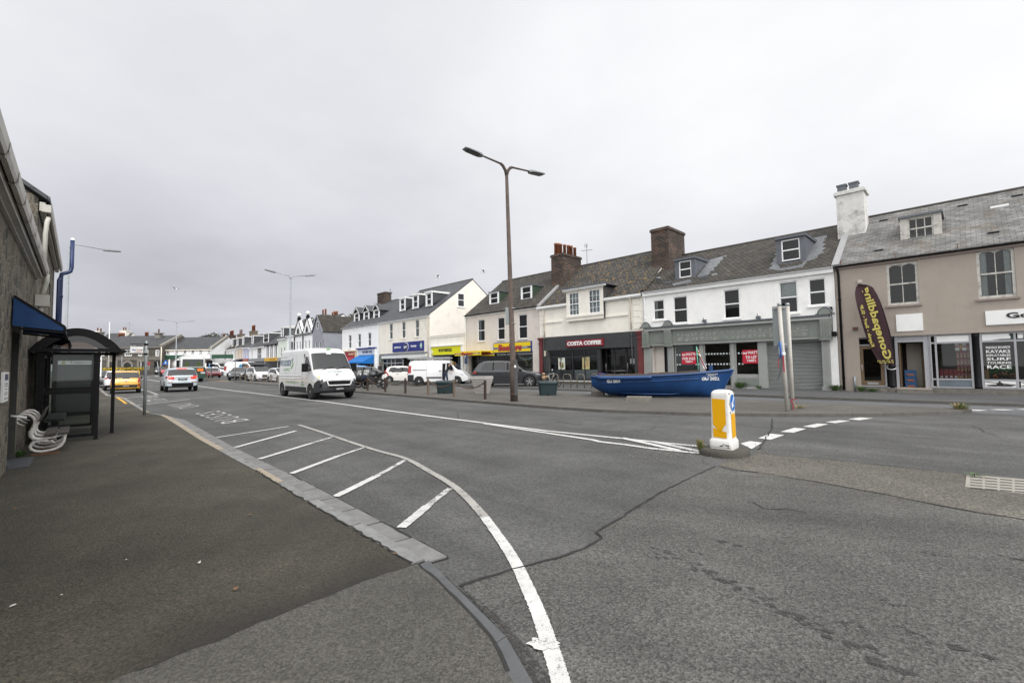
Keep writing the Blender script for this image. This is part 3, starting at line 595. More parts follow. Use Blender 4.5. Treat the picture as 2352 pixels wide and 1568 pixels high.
# notice on the wall
n=MB();n.box(-.45,.22,-.03,-.004,1.18,1.62);o=tag(n.obj('notice_board',[white],None,WL(0,0),WR),'small white notice with a dark blue heading on the granite wall','sign')
def lines(parent,name,rows,mt,y):   # tiny print as separate bars, one mesh
    m=MB()
    for x0,x1,z0,z1 in rows:m.box(x0,x1,y-.002,y,z0,z1)
    return m.obj(name,mt,parent)
lines(o,'heading',[(-.3,.1,1.5,1.59)],mat('navy_print',(.02,.03,.09),.5,.1),-.031)
lines(o,'print',[(-.3,.08,1.44,1.455),(-.28,.1,1.41,1.422),(-.2,0,1.36,1.375),(-.25,.1,1.31,1.32),(-.28,.05,1.285,1.295),(-.3,.1,1.22,1.235)],mat('grey_print',(.15,.15,.17),.5,.1),-.031)
# bus shelter
b=thing('bus_shelter','black bus shelter with a barrel roof and glass end panel beside the granite wall','bus shelter',WL(4.07,0,.05),WR)
y0,y1,yf=-.17,-1.12,-1.44
for x,y,h in((0,y0,2.0),(0,y1,2.0),(1.05,yf,2.0),(2.75,y0,2.0),(2.75,y1,2.0)):
    w=MB();w.box(x-.035,x+.035,y-.035,y+.035,0,h);w.box(x-.06,x+.06,y-.06,y+.06,0,.012);w.obj('post',black,b)
w=MB()
for x in(0,2.75):
    for z,h in((.08,.07),(1.06,.08),(1.94,.06)):w.box(x-.02,x+.02,y1+.037,y0-.037,z,z+h)
    w.box(x-.022,x+.022,y1+.037,y1+.075,.151,1.058);w.box(x-.022,x+.022,y1+.037,y1+.075,1.142,1.938);w.box(x-.022,x+.022,y0-.08,y0-.037,.151,1.058);w.box(x-.022,x+.022,y0-.08,y0-.037,1.142,1.938)
for z,h in((.08,.07),(1.06,.08),(1.9,.09)):w.box(.037,2.71,y0-.02,y0+.02,z,z+h)
w.box(1.3,1.34,y0-.022,y0+.022,.151,1.058);w.box(1.3,1.34,y0-.022,y0+.022,1.142,1.898)
w.obj('frame',black,b)
for x in(0,2.75):
    for z0,z1 in((.15,1.06),(1.14,1.94)):w=MB();w.box(x-.004,x+.004,y1+.076,y0-.081,z0+.001,z1-.001);w.obj('glass_panel',glt,b)
for a,c in((.037,1.3),(1.34,2.71)):
    for z0,z1 in((.15,1.06),(1.14,1.9)):w=MB();w.box(a,c,y0-.004,y0+.004,z0+.001,z1-.001);w.obj('glass_panel',glt,b)
arc=[];ya,yb,za,zb=-.02,-1.52,2.04,2.52
for i in range(17):
    t=math.pi*(.5-.42)+math.pi*.84*i/16
    arc.append((ya+(yb-ya)*i/16,za+.02+(zb-za)*(math.sin(math.pi*i/16)**.8)))
w=MB();w.grid([[(x,y,z) for y,z in arc] for x in(-.12,2.9)]);w.grid([[(x,y,z-.02) for y,z in arc[::-1]] for x in(-.12,2.9)])
w.obj('roof',mat('smoked_roof_sheet',(.02,.019,.018),.25,.2),b)
w=MB();arc2=[(ya+(yb-ya)*i/16+.0,(za+.02+(zb-za)*(math.sin(math.pi*i/16)**.8))) for i in range(17)]
for x in(-.12,2.86):
    inner=[(y*.86-.105,max(z-.17,2.085)) for y,z in arc2]
    for i in range(16):
        a,c=arc2[i],arc2[i+1];d,e=inner[i],inner[i+1];w.ext([(x,a[0],a[1]-.021),(x,d[0],d[1]),(x,e[0],e[1]),(x,c[0],c[1]-.021)],(.04,0,0))
w.box(-.16,2.94,ya-.02,ya+.08,1.99,2.05);w.box(-.16,2.94,yb-.08,yb+.02,1.99,2.05);w.box(-.13,-.08,yb+.02,ya-.02,2.0,2.08);w.box(2.86,2.91,yb+.02,ya-.02,2.0,2.08)
w.obj('roof_frame',black,b)
w=MB();w.tess([(-.1,ya-.1,2.085)]+[(-.1,y*.86-.105,max(z-.175,2.086)) for y,z in arc2]+[(-.1,yb+.1,2.085)]);w.obj('tinted_gable',glass('brown_tint',(.12,.075,.05)),b)
w=MB();w.box(.3,2.4,y0-.42,y0-.1,.44,.5);w.box(.5,.56,y0-.3,y0-.2,0,.44);w.box(2.1,2.16,y0-.3,y0-.2,0,.44);w.obj('seat',mat('shelter_bench',(.05,.052,.05),.6,.2),b)
# telephone kiosk
q=G('L1',785,1078,.05);b=thing('telephone_kiosk','black framed grey glass telephone kiosk seen through the shelter','telephone kiosk',q,WR-math.pi/2+.04)
w=MB()
for x in(-.55,.55):w.box(x-.06,x+.06,-.05,.05,0,2.08);w.box(x-.04,x+.04,.75,.83,0,2.08)
w.box(-.49,.49,-.05,.05,1.95,2.08);w.box(-.49,.49,-.05,.05,.02,.14);w.box(-.49,.49,-.04,.04,.88,.98);w.box(-.62,.62,-.08,.9,2.081,2.13)
w.obj('frame',black,b)
w=MB();w.box(-.49,.49,-.01,.01,.141,.879);w.box(-.49,.49,-.01,.01,.981,1.949);w.obj('panel',mat('grey_kiosk_glass',(.028,.031,.030),.55,.25,2.),b)
w=MB();w.box(-.48,.48,-.075,-.052,1.8,1.93);sg=w.obj('sign_panel',white,b)
w=textfit('Telephone',.62,.085,bold=.01,ext=.004);w.xf(TX(.12,-.08,1.825));w.obj('lettering',blackm,sg);w=MB();w.lathe([(.05,-.08),(.05,-.0755)],(-.34,0,1.865),16,axis='Y');w.obj('emblem',mat('gold_print',(.45,.38,.1),.5,.1),sg)
w=MB();w.box(-.18,.18,.35,.6,1.05,1.6);w.obj('telephone_set',mat('steel_grey',(.12,.12,.125),.4,.1),b)
# swan bench
swanm=mat('white_cast_iron',(.66,.64,.6),.5,.08,9.,stain=((.12,.07,.04),6.,.55),bp=.5,bsc=120)
b=thing('swan_bench','bench with white cast iron swan ends and dark timber slats beside the shelter','bench',WL(2.2,-.14,.05),WR)
px_=[(300,1178),(268,1168),(240,1150),(220,1128),(222,1096),(248,1074),(290,1064),(335,1070),(370,1095),(390,1130),(391,1170),(378,1208),(360,1245),(360,1285),(385,1315),(430,1328),(500,1326),(570,1318),(620,1308),(665,1300),(676,1325),(668,1370),(645,1410),(600,1437),(540,1450),(470,1455),(410,1448),(368,1425),(356,1395),(372,1365),(410,1347),(460,1345),(505,1352),(535,1360)]
def bp_(x,y): return ((x-330)/690*-1.,(1488-y)/544)
pl=[bp_(*q) for q in px_];rr=[.008,.016,.02,.022,.024,.026,.028,.03,.032,.034,.036,.042,.05,.052,.05,.044,.036,.032,.03,.028,.03,.034,.036,.036,.034,.034,.036,.038,.036,.034,.033,.033,.036,.03]
for k in range(3):
    x=.02+k*.62;w=MB();w.tube([(x,p,z) for p,z in pl],[q*.72 for q in rr],10)
    h=bp_(232,1110);w.tube([(x,bp_(272,1122)[0],bp_(272,1122)[1]),(x,bp_(240,1105)[0],bp_(240,1105)[1]),(x,bp_(214,1135)[0],bp_(214,1135)[1]),(x,bp_(190,1170)[0],bp_(190,1170)[1])],[.01,.03,.022,.006],8)
    w.tube([(x,bp_(535,1360)[0],bp_(535,1360)[1]),(x,bp_(555,1358)[0],bp_(555,1358)[1]),(x,bp_(590,1388)[0],bp_(590,1388)[1])],[.03,.03,.006],8)
    f=w.obj('swan_end',swanm,b);w=MB();p0,p1=bp_(370,1480)[0],bp_(632,1475)[0];w.box(x-.04,x+.04,p0,p1,0,.03);w.obj('foot_rail',mat('rusty_iron',(.16,.08,.045),.85,.4,8.),f)
wood=mat('dark_timber_slat',(.055,.046,.040),.75,.3,5.,stain=((.12,.11,.1),5.,.4))
for a,c in(((480,1296),(590,1290)),((606,1288),(712,1278))):
    p,q=bp_(*a),bp_(*c);w=MB();w.box(-.04,1.34,p[0],q[0],.355,.39);w.obj('seat_slat',wood,b)
w=MB();p,q=bp_(418,1150),bp_(470,1030);w.ext([(-.05,p[0],p[1]),(-.05,p[0]-.03,p[1]+.01),(-.05,q[0]-.03,q[1]+.01),(-.05,q[0],q[1])],(1.38,0,0));w.obj('backrest',wood,b)
# bus stop pole with flag
q=G('A2',648,1452,.05);b=thing('bus_stop','grey bus stop pole with a white route flag at the kerb','bus stop',q,math.atan2(.69,.72))
w=MB();w.lathe([(.048,0),(.045,2.58),(.03,2.6)],n=12);w.obj('pole',galv,b)
w=MB();w.box(-.44,-.03,-.012,.012,2.46,2.49);w.box(-.44,-.03,-.012,.012,2.135,2.155);w.lathe([(.056,2.1),(.056,2.17)],n=10);w.lathe([(.056,2.44),(.056,2.51)],n=10);w.v=w.v;w.obj('bracket',black,b)
w=MB();w.box(-.43,-.08,-.01,.01,2.157,2.457);fl=w.obj('flag_plate',white,b)
lines(fl,'header_band',[(-.425,-.085,2.405,2.45)],blackm,-.0105);lines(fl,'footer_band',[(-.425,-.085,2.162,2.172)],blackm,-.0105)
w=textfit('The Bridge',.12,.022,ext=0);w.xf(TX(-.35,-.0135,2.415));w.obj('lettering',white,fl)
for i,(c,t) in enumerate((((.03,.06,.3),'11'),((.05,.1,.35),'12'),((.3,.3,.12),'61'),((.35,.03,.05),'91'),((.04,.05,.04),'N1'))):
    w=MB();x=-.36+i*.058;w.lathe([(.026,-.0125),(.026,-.0105)],(x,0,2.275),14,axis='Y');d_=w.obj('route_disc',mat('route_colour_%d'%i,c,.5,.05),fl);w=textfit(t,.028,.02,ext=0);w.xf(TX(x,-.0135,2.265));w.obj('number',white,d_)
w=textfit('Halfway - Town',.16,.02,ext=0);w.xf(TX(-.3,-.0125,2.345));w.obj('route_text',blackm,fl);lines(fl,'swoosh',[(-.32,-.1,2.2,2.21),(-.28,-.16,2.212,2.218)],mat('red_print',(.4,.03,.04),.5,.1),-.0105)
# street lamps
def head(mb,o,d,L,w,m=0):
    """flat LED lantern starting at o running along d"""
    d=Vector(d).normalized();n=Vector((-d.y,d.x,0)).normalized();u=d.cross(n)*-1
    u=n.cross(d)*-1 if False else d.cross(n)
    if u.z<0:u=-u
    sec=[(0,.35,.03,-.05),(.12,.8,.075,-.06),(.4,1.,.07,-.05),(.85,.95,.03,-.04),(1,.75,.0,-.03)]
    mb.grid([[o+d*L*t+n*w*.5*k*a+u*zz for a,zz in((-1,zl),(-1,0),(-.5,zu),(.5,zu),(1,0),(1,zl))] for t,k,zu,zl in sec],m,False,True)
    for i,r in((0,0),(-1,1)):
        t,k,zu,zl=sec[i];pts=[o+d*L*t+n*w*.5*k*a+u*zz for a,zz in((-1,zl),(-1,0),(-.5,zu),(.5,zu),(1,0),(1,zl))];mb.poly(pts if r else pts[::-1],m)
lampg=mat('lantern_grey',(.20,.21,.22),.4,.15,4.);ledm=mat('lantern_led_panel',(.05,.05,.05),.3,.4,20.)
br=mat('rusty_brown_post',(.072,.052,.042),.85,.3,6.,bp=.5,bsc=90,stain=((.12,.09,.07),3.,.35),streak=.3)
def lamp(name,label,loc,hgt,r0,r1,arms,mt,split=.5,hl=.75,hw=.3,lean=(0,0),group='street lamps'):
    b=thing(name,label,'street lamp',loc,0,group)
    tp=Vector((lean[0],lean[1],hgt));w=MB();w.tube([(0,0,-.05),tp*.15,tp*.151,tp],[r0,r0,r0*.8,r1],10,sm=True);w.obj('post',mt,b)
    for d,rise in arms:
        d=Vector(d);e=tp+d+Vector((0,0,rise));k=tp+d.normalized()*split*.35+Vector((0,0,.32*split+.05));w=MB();w.tube([tp-Vector((0,0,.05)),tp+d.normalized()*.06+Vector((0,0,.18*split)),k,e],[r1*.9,r1*.8,r1*.6,r1*.4],8);a=w.obj('arm',mt,b)
        w=MB();head(w,e-d.normalized()*.05,Vector((d.x,d.y,rise*.6)),hl,hw);h=w.obj('lantern',lampg,a)
    return b
l0=G('D',1181,921,HI)
def atz(k,x,y,p):
    d=ray(*vw(k,x,y));return d*(p.y/d.y)+Vector((0,0,CZ))
tp=atz('D',1163,383,l0)-l0
A=atz('D',1104,352,l0);B_=atz('D',1215,388,l0)
# double lamp in front; arms point towards the carriageway and the shops
b=thing('street_lamp','tall rusty brown double-armed lamp standing on the island kerb in front','street lamp',l0)
w=MB();w.tube([(0,0,-.05),tp*.155,tp*.157,tp*.97],[.165,.15,.125,.07],12);w.obj('post',br,b)
w=MB();w.box(.02,.16,-.17,-.05,.25,1.75);w.obj('service_box',mat('dark_steel',(.06,.06,.062),.6,.2,5.,stain=((.10,.06,.04),5.,.4)),b)
w=MB();w.box(.02,.1,-.176,-.17,1.42,1.52);w.obj('sticker',white,b)
for z in(.3,1.55):w=MB();w.lathe([(.175,z),(.175,z+.03)],n=12);w.obj('strap',mat('rusty_strap',(.14,.06,.04),.8,.3,8.),b)
w=MB();w.box(-.32,-.16,-.03,.03,3.25,4.0);w.box(-.17,-.06,-.02,.02,3.3,3.33);w.box(-.17,-.06,-.02,.02,3.92,3.95);w.obj('sign_back',greyp,b)
for z in(3.28,3.93):w=MB();w.lathe([(.11,z),(.11,z+.03)],n=12);w.obj('band',galv,b)
for d,ln,rise,sw in((Vector((-.78,-.62,0)),1.34,.44,.0),(Vector((.78,.62,0)),1.34,.44,.0)):
    t0=tp*.97;w=MB();w.tube([t0-Vector((0,0,.1)),t0+d*.06+Vector((0,0,.12)),t0+d*.2+Vector((0,0,.3)),t0+d*.32+Vector((0,0,.36))],[.07,.07,.065,.06],10);w.tube([t0+d*.3+Vector((0,0,.355)),t0+d*ln+Vector((0,0,rise))],[.042,.036],8);a=w.obj('arm',br,b)
    w=MB();head(w,t0+d*(ln-.08)+Vector((0,0,rise)),d+Vector((0,0,.08)),.92,.36);h=w.obj('lantern',lampg,a)
    w=MB();n=Vector((-d.y,d.x,0));o=t0+d*(ln+.12)+Vector((0,0,rise-.062));w.add([o-n*.13,o+n*.13,o+d*.58+n*.13+Vector((0,0,.045)),o+d*.58-n*.13+Vector((0,0,.045))],[(0,3,2,1)]);w.obj('led_panel',ledm,a)
def lampat(base,label,top,r0,r1,hl,aw,group='grey street lamps',one=False,dirv=(.75,.66,0),mt=galv):
    t=top-base;d=Vector(dirv).normalized()
    arms=[(d*aw,.35),(-d*aw,.35)] if not one else [(d*aw,.1)]
    return lamp('street_lamp',label,base,t.z,r0,r1,arms,mt,.5,hl,.28,(t.x,t.y),group)
# grey lamp behind the white van: 9.5 m above the island
def byheight(kx,ky,x0,z):   # ground point under a point at height z above ground
    d=ray(*vw('D',kx,ky));t=(z-CZ)/d.z;p=d*t;return Vector((p.x,p.y,gz(p.y)))
p=byheight(668,640,0,8.4);p.x+=0;lampat(p,'grey double-armed lamp rising behind the big white van',p+Vector((0,0,8.4)),.11,.05,.75,1.1)
p=byheight(406,746,0,8.3);lampat(p,'far grey double-armed lamp beyond the green and white tanker',p+Vector((0,0,8.3)),.11,.05,.75,1.6)
p=Vector((-23.0,23.4,.05));lampat(p,'grey single-armed lamp rising behind the blue drainpipe',Vector((-23.0,23.4,8.05)),.085,.045,.75,1.35,one=True,dirv=(.72,.69,0))
# ---------------- the terrace of shops ----------------
class B:
    """one building of the terrace: local x along the facade from s0, y into the building"""
    def __init__(s,name,label,s0,s1,eave,wall,ridge_off,ridge_z,roofm,holes,base=-.1,depth=None,y=0.,cat='building',overhang=.18,sides=True,backwall=True,zg=0.):
        s.s0=s0;s.w=s1-s0;s.y=y;p=T(s0,y);s.root=thing(name,label,cat,(p.x,p.y,zg),TR);s.eave=eave;s.ro=ridge_off;s.rz=ridge_z;s.dep=depth or ridge_off*2
        s.slope=(ridge_z-eave)/ridge_off;w=MB();g=.012;s.zg=zg
        wallh(w,g,s.w-g,base,eave,holes,0.,.16,0,None)
        for x in(g,s.w-g):
            pts=[(x,.0,base),(x,0,eave),(x,ridge_off,ridge_z-.02),(x,s.dep,eave),(x,s.dep,base)];w.poly(pts if x<1 else pts[::-1])
        w.poly([(s.w-g,s.dep,base),(g,s.dep,base),(g,s.dep,eave),(s.w-g,s.dep,eave)])
        for h in holes:
            r=h[4] if len(h)>4 else .16
            if r<1: w.box(h[0]-.03,h[1]+.03,.75,.8,h[2]-.03,h[3]+.03,1)
        s.wall=w.obj('wall',[wall,dark],s.root)
        if roofm:
            w=MB();th=.09;zf=eave-overhang*s.slope
            a=[(0.005,-overhang,zf+.02),(s.w-.005,-overhang,zf+.02),(s.w-.005,ridge_off,ridge_z+.02),(.005,ridge_off,ridge_z+.02)];w.ext([Vector(q)+Vector((0,0,th)) for q in a],(0,0,-th))
            a=[(.005,ridge_off,ridge_z+.02),(s.w-.005,ridge_off,ridge_z+.02),(s.w-.005,s.dep+.1,eave+.02),(.005,s.dep+.1,eave+.02)];w.ext([Vector(q)+Vector((0,0,th)) for q in a],(0,0,-th))
            w.tube([(.02,ridge_off,ridge_z+.1),(s.w-.02,ridge_off,ridge_z+.1)],.09,6,1);s.roof=w.obj('roof',[roofm,mat('ridge_tile',(.06,.055,.05),.9,.3,4.,stain=((.14,.11,.05),3.,.4))],s.root)
    def r(s,k,x0,y0,x1,y1,off=0.):
        a=Fp(k,x0,y0,off+s.y);b=Fp(k,x1,y1,off+s.y);return (min(a[0],b[0])-s.s0,max(a[0],b[0])-s.s0,min(a[1],b[1])-s.zg,max(a[1],b[1])-s.zg)
    def box(s,name,m,x0,x1,y0,y1,z0,z1,parent=None):
        w=MB();w.box(x0,x1,y0,y1,z0,z1);return w.obj(name,m,parent or s.root)
def window(par,q,fm=None,y=.06,style='sash',bars=(1,1),curtain=None,sill=None,sillm=None,t=.06,pane=None,cw=None,name='window',trim=None):
    """timber/upvc window filling q=(x0,x1,z0,z1); parts: frame, pane, curtain, sill"""
    fm=fm or upvc;x0,x1,z0,z1=q[:4];w=MB();fr=.035
    w.box(x0+.002,x0+t,y,y+.08,z0+.002,z1-.002);w.box(x1-t,x1-.002,y,y+.08,z0+.002,z1-.002);w.box(x0+t,x1-t,y,y+.08,z0+.002,z0+t*1.2);w.box(x0+t,x1-t,y,y+.08,z1-t,z1-.002)
    if style in('sash','half'):
        zm=(z0+z1)/2;w.box(x0+t,x1-t,y-.015,y+.07,zm-.035,zm+.035)
    elif style=='top': zm=z0+(z1-z0)*.62;w.box(x0+t,x1-t,y-.01,y+.07,zm-.03,zm+.03)
    nx,nz=bars
    for i in range(1,nx):xx=x0+(x1-x0)*i/nx;w.box(xx-.014,xx+.014,y+.02,y+.06,z0+t*1.2,z1-t)
    for i in range(1,nz):
        zz_=z0+(z1-z0)*i/nz
        if style=='sash' and abs(zz_-(z0+z1)/2)<.06:continue
        w.box(x0+t,x1-t,y+.021,y+.059,zz_-.014,zz_+.014)
    f=w.obj(name,fm,par)
    w=MB();w.add([(x0+t*.5,y+.05,z0+t*.5),(x1-t*.5,y+.05,z0+t*.5),(x1-t*.5,y+.05,z1-t*.5),(x0+t*.5,y+.05,z1-t*.5)],[(0,1,2,3)]);w.obj('pane',pane or gl,f)
    if curtain is not None:
        kind,cm=curtain;w=MB();W_=x1-x0
        def drape(a,b,za,zb):
            n=10;w.grid([[(a+(b-a)*i/n,y+.14+.02*math.sin(i*2.1),z) for i in range(n+1)] for z in(za,zb)])
        if kind=='pair':drape(x0+t,x0+W_*.27,z0+t,z1-t);drape(x1-W_*.27,x1-t,z0+t,z1-t)
        elif kind=='right':drape(x1-W_*.36,x1-t,z0+t,z1-t)
        elif kind=='left':drape(x0+t,x0+W_*.3,z0+t,z1-t)
        elif kind=='full':drape(x0+t,x1-t,z0+t,z1-t)
        elif kind=='top':drape(x0+t,x1-t,(z0+z1)/2,z1-t)
        elif kind=='blind':w.box(x0+t,x1-t,y+.1,y+.11,z0+(z1-z0)*.45,z1-t)
        w.obj('curtain',cm,f)
    if sill is not False:
        w=MB();w.box(x0-.08,x1+.08,-.07,y-.002,z0-.09,z0-.002);w.obj('sill',sillm or fm,f)
    return f
net=mat('net_curtain',(.42,.43,.42),.9,.2,12.);netw=mat('pale_curtain',(.62,.62,.6),.9,.15,8.)
def chimney(par,x,y,z0,w,d,h,bm,pots=(),cap=.06,potm=None,poth=.55,capm=None):
    m=MB();m.box(x-w/2,x+w/2,y-d/2,y+d/2,z0,z0+h-.22);c=m.obj('chimney',bm,par);m=MB()
    m.box(x-w/2-cap,x+w/2+cap,y-d/2-cap,y+d/2+cap,z0+h-.22,z0+h-.06);m.box(x-w/2-cap*.4,x+w/2+cap*.4,y-d/2-cap*.4,y+d/2+cap*.4,z0+h-.06,z0+h);m.obj('chimney_cap',capm or bm,c)
    for px_,py_,k in pots:
        m=MB();H=poth*k;m.lathe([(.15,z0+h-.02),(.13,z0+h+H*.85),(.155,z0+h+H*.86),(.15,z0+h+H),(.1,z0+h+H),(.09,z0+h+H-.1)],(x+px_,y+py_,0),12);m.obj('chimney_pot',potm or pot,c)
    return c
def dormer(b,q,y,style='flat',clad=lead,fm=None,bars=(1,1),roofh=.12,wstyle='half',pane=None,rm=None,wall_t=.08,sm=None):
    """dormer whose front (x0,x1,z0,z1) sits at distance y behind the facade"""
    x0,x1,z0,z1=q;sl=b.slope;m=MB()
    yb=lambda z:(z-b.eave)/sl-.02
    t=wall_t
    # cheeks
    for xa,xb in((x0-t,x0),(x1,x1+t)):
        m.ext([(xa,y,max(z0-.05,b.eave+y*sl-.25)),(xa,y,z1),(xa,yb(z1),z1)],(xb-xa,0,0))
    m.box(x0,x1,y+.3,y+.34,z0,z1,1)
    d=m.obj('dormer',[clad,dark],b.root)
    if style=='flat':
        m=MB();m.ext([(x0-t-.08,y-.14,z1),(x0-t-.08,y-.14,z1+roofh),(x0-t-.08,yb(z1+roofh)+.2,z1+roofh+.06),(x0-t-.08,yb(z1)+.1,z1)],(x1-x0+2*t+.16,0,0));m.obj('dormer_roof',rm or clad,d)
    else:
        zr=z1+(x1-x0)*.62;xm=(x0+x1)/2;ov=.16
        m=MB()
        m.ext([(x0-t-ov,y-.2,z1-.1),(xm,y-.2,zr),(xm,yb(zr)+.2,zr),(x0-t-ov,yb(z1)+.2,z1-.1)],(0,0,.07));m.ext([(xm,y-.2,zr),(x1+t+ov,y-.2,z1-.1),(x1+t+ov,yb(z1)+.2,z1-.1),(xm,yb(zr)+.2,zr)],(0,0,.07))
        m.obj('dormer_roof',rm or slate,d)
        m=MB();m.ext([(x0-t,y+.02,z1),(x1+t,y+.02,z1),(xm,y+.02,zr-.1)],(0,.05,0));m.obj('dormer_gable',clad,d)
        m=MB()
        m.bar((x0-t-ov,y-.17,z1-.12),(xm,y-.17,zr-.02),.03,.16);m.bar((xm,y-.165,zr-.02),(x1+t+ov,y-.165,z1-.12),.03,.16);m.obj('bargeboard',white,d)
    m=MB();x=fm or upvc
    m.box(x0-t-.02,x0+.05,y-.03,y+.05,z0-.08,z1);m.box(x1-.05,x1+t+.02,y-.03,y+.05,z0-.08,z1);m.box(x0+.05,x1-.05,y-.03,y+.05,z1-.07,z1);m.box(x0-t-.05,x1+t+.05,y-.06,y+.05,z0-.16,z0-.082);m.obj('dormer_surround',sm or x,d)
    m=MB();w0=MB()
    a0,a1=x0+.05,x1-.05;b0,b1=z0,z1-.07
    m.box(a0,a0+.06,y,y+.06,b0,b1);m.box(a1-.06,a1,y,y+.06,b0,b1);m.box(a0+.06,a1-.06,y,y+.06,b0,b0+.07);m.box(a0+.06,a1-.06,y,y+.06,b1-.06,b1)
    if wstyle=='half':m.box(a0+.06,a1-.06,y-.01,y+.055,(b0+b1)/2-.035,(b0+b1)/2+.035)
    for i in range(1,bars[0]):xx=a0+(a1-a0)*i/bars[0];m.box(xx-.018,xx+.018,y+.01,y+.05,b0+.07,b1-.06)
    for i in range(1,bars[1]):zz_=b0+(b1-b0)*i/bars[1];m.box(a0+.06,a1-.06,y+.012,y+.048,zz_-.018,zz_+.018)
    f=m.obj('window',x,d);m=MB();m.add([(a0,y+.04,b0),(a1,y+.04,b0),(a1,y+.04,b1),(a0,y+.04,b1)],[(0,1,2,3)]);m.obj('pane',pane or gl,f)
    return d
def gutter(b,m,z=None,x0=0.,x1=None,y=-.2,name='gutter',r=.06):
    x1=b.w if x1 is None else x1;z=b.eave-.02 if z is None else z
    w=MB();w.grid([[(x,y+r*math.cos(a),z+r*math.sin(a)-.0) for a in[math.pi+math.pi*i/6 for i in range(7)]] for x in(x0+.01,x1-.01)]);w.grid([[(x,y+(r-.008)*math.cos(a),z+(r-.008)*math.sin(a)) for a in[2*math.pi-math.pi*i/6 for i in range(7)]] for x in(x0+.01,x1-.01)])
    return w.obj(name,m,b.root)
def pipe(b,m,pts,r=.045,name='downpipe'):
    w=MB();w.tube(pts,r,8)
    for p,q in zip(pts,pts[1:]):
        if abs(p[2]-q[2])>1.5:
            z=min(p[2],q[2])+.6
            while z<max(p[2],q[2]):w.lathe([(r*1.35,z),(r*1.35,z+.06)],(p[0],p[1],0),8);z+=1.3
    return w.obj(name,m,b.root)
def room(b,x0,x1,z0,z1,y=.3,dep=2.6,mt=None,zf=None):
    """the room seen through a shop window: open-fronted box"""
    w=MB();o=[(x0,y,z0),(x1,y,z0),(x1,y,z1),(x0,y,z1)];i=[(x0,y+dep,z0),(x1,y+dep,z0),(x1,y+dep,z1),(x0,y+dep,z1)];w.add(o+i,[(4,5,6,7),(0,1,5,4),(1,2,6,5),(2,3,7,6),(3,0,4,7)]);return w.obj('shop_room',mt or roomm,b.root)
def shopfront(b,x0,x1,z0,z1,y,fm,mull,rails,riser=None,riserm=None,t=.05,pane=None,name='shopfront',dp=.08,skip=()):
    """glazed front: mullions at xs, rails at zs; panes as sub-parts"""
    xs=[x0]+list(mull)+[x1];zs=[z0]+list(rails)+[z1];w=MB()
    for i,x in enumerate(xs):
        xa,xb=(x,x+t) if i==0 else ((x-t,x) if i==len(xs)-1 else (x-t/2,x+t/2))
        w.box(xa,xb,y,y+dp,z0,z1)
    for j,z in enumerate(zs):
        za,zb=(z,z+t) if j==0 else ((z-t,z) if j==len(zs)-1 else (z-t/2,z+t/2))
        for i in range(len(xs)-1):
            xa=xs[i]+(t if i==0 else t/2);xb=xs[i+1]-(t if i==len(xs)-2 else t/2);w.box(xa,xb,y+.005,y+dp-.005,za,zb)
    f=w.obj(name,fm,b.root)
    for i in range(len(xs)-1):
        for j in range(len(zs)-1):
            if (i,j) in skip:continue
            q=MB();q.add([(xs[i],y+dp*.5,zs[j]),(xs[i+1],y+dp*.5,zs[j]),(xs[i+1],y+dp*.5,zs[j+1]),(xs[i],y+dp*.5,zs[j+1])],[(0,1,2,3)]);q.obj('pane',pane or gl,f)
    if riser is not None:
        q=MB();q.box(x0,x1,y-.02,y+.12,riser,z0-.002);q.obj('stallriser',riserm or fm,b.root)
    return f
def sign(b,q,y,t,bm,letters=(),name='shop_sign',frame=None):
    x0,x1,z0,z1=q;w=MB();w.box(x0,x1,y-t,y,z0,z1);s=w.obj(name,bm,b.root)
    for L in letters:
        tx,fx0,fx1,fz0,fz1,lm=L[:6];kw=L[6] if len(L)>6 else {};W_=x1-x0;H=z1-z0
        kw=dict(dict(bold=.012,ext=.01),**kw)
        m=textfit(tx,(fx1-fx0)*W_,(fz1-fz0)*H,**kw);m.xf(TX(x0+W_*(fx0+fx1)/2,y-t-.006,z0+H*fz0));m.obj('lettering',lm,s)
    return s
# ===== taupe house with the paddling shop =====
e=6.42;k='A7'
s1=15.5;b=B('taupe_shop_house','taupe rendered house with pale slates above the paddle board shop, at the right edge','',0) if False else None
def R7(x0,y0,x1,y1):
    a=Fp('A7',x0,y0);c=Fp('A7',x1,y1);return (a[0],c[0],c[1],a[1])
wl1=R7(483,590,708,848);wl2=R7(1075,500,1352,800)
head=2.72
hs=[(*wl1[:2],wl1[2],wl1[3]),(*wl2[:2],wl2[2],wl2[3]),(.85,15.2,.32,head,2.9),(8.6,9.9,wl2[2],wl2[3]),(11.6,12.9,wl2[2],wl2[3])]
b=B('taupe_house','taupe rendered house with weathered pale slates above the paddle board shop','x',0,s1) if False else B('taupe_house','taupe rendered house with weathered pale slates above the paddle board shop',0,s1,e,r_taupe,5.,9.72,slatep,hs)
wm=mat('flaking_white_paint',(.50,.48,.44),.7,.1,6.,stain=((.10,.085,.065),5.,.9));stone_s=mat('taupe_sill',(.27,.22,.19),.85,.1,3.)
for i,q in enumerate((wl1,wl2,(8.6,9.9,wl2[2],wl2[3]),(11.6,12.9,wl2[2],wl2[3]))):
    f=window(b.root,(q[0],q[1],q[2],q[3]),wm,.05,'sash',(2,1),('pair',net) if i==1 else None,True,stone_s,.1)
    w=MB();x0,x1,z1=q[0]+.1,q[1]-.1,q[3]-.1
    for a,c in((x0,(x0+x1)/2-.02),((x0+x1)/2+.02,x1)):   # arched heads
        n=8;arc_=[(a+(c-a)*i/n,z1-.09*(1-math.sin(math.pi*i/n)**.6)) for i in range(n+1)]
        w.ext([(a,.07,z1)]+[(x,.07,z) for x,z in arc_]+[(c,.07,z1)],(0,.05,0))
    w.obj('arched_head',wm,f)
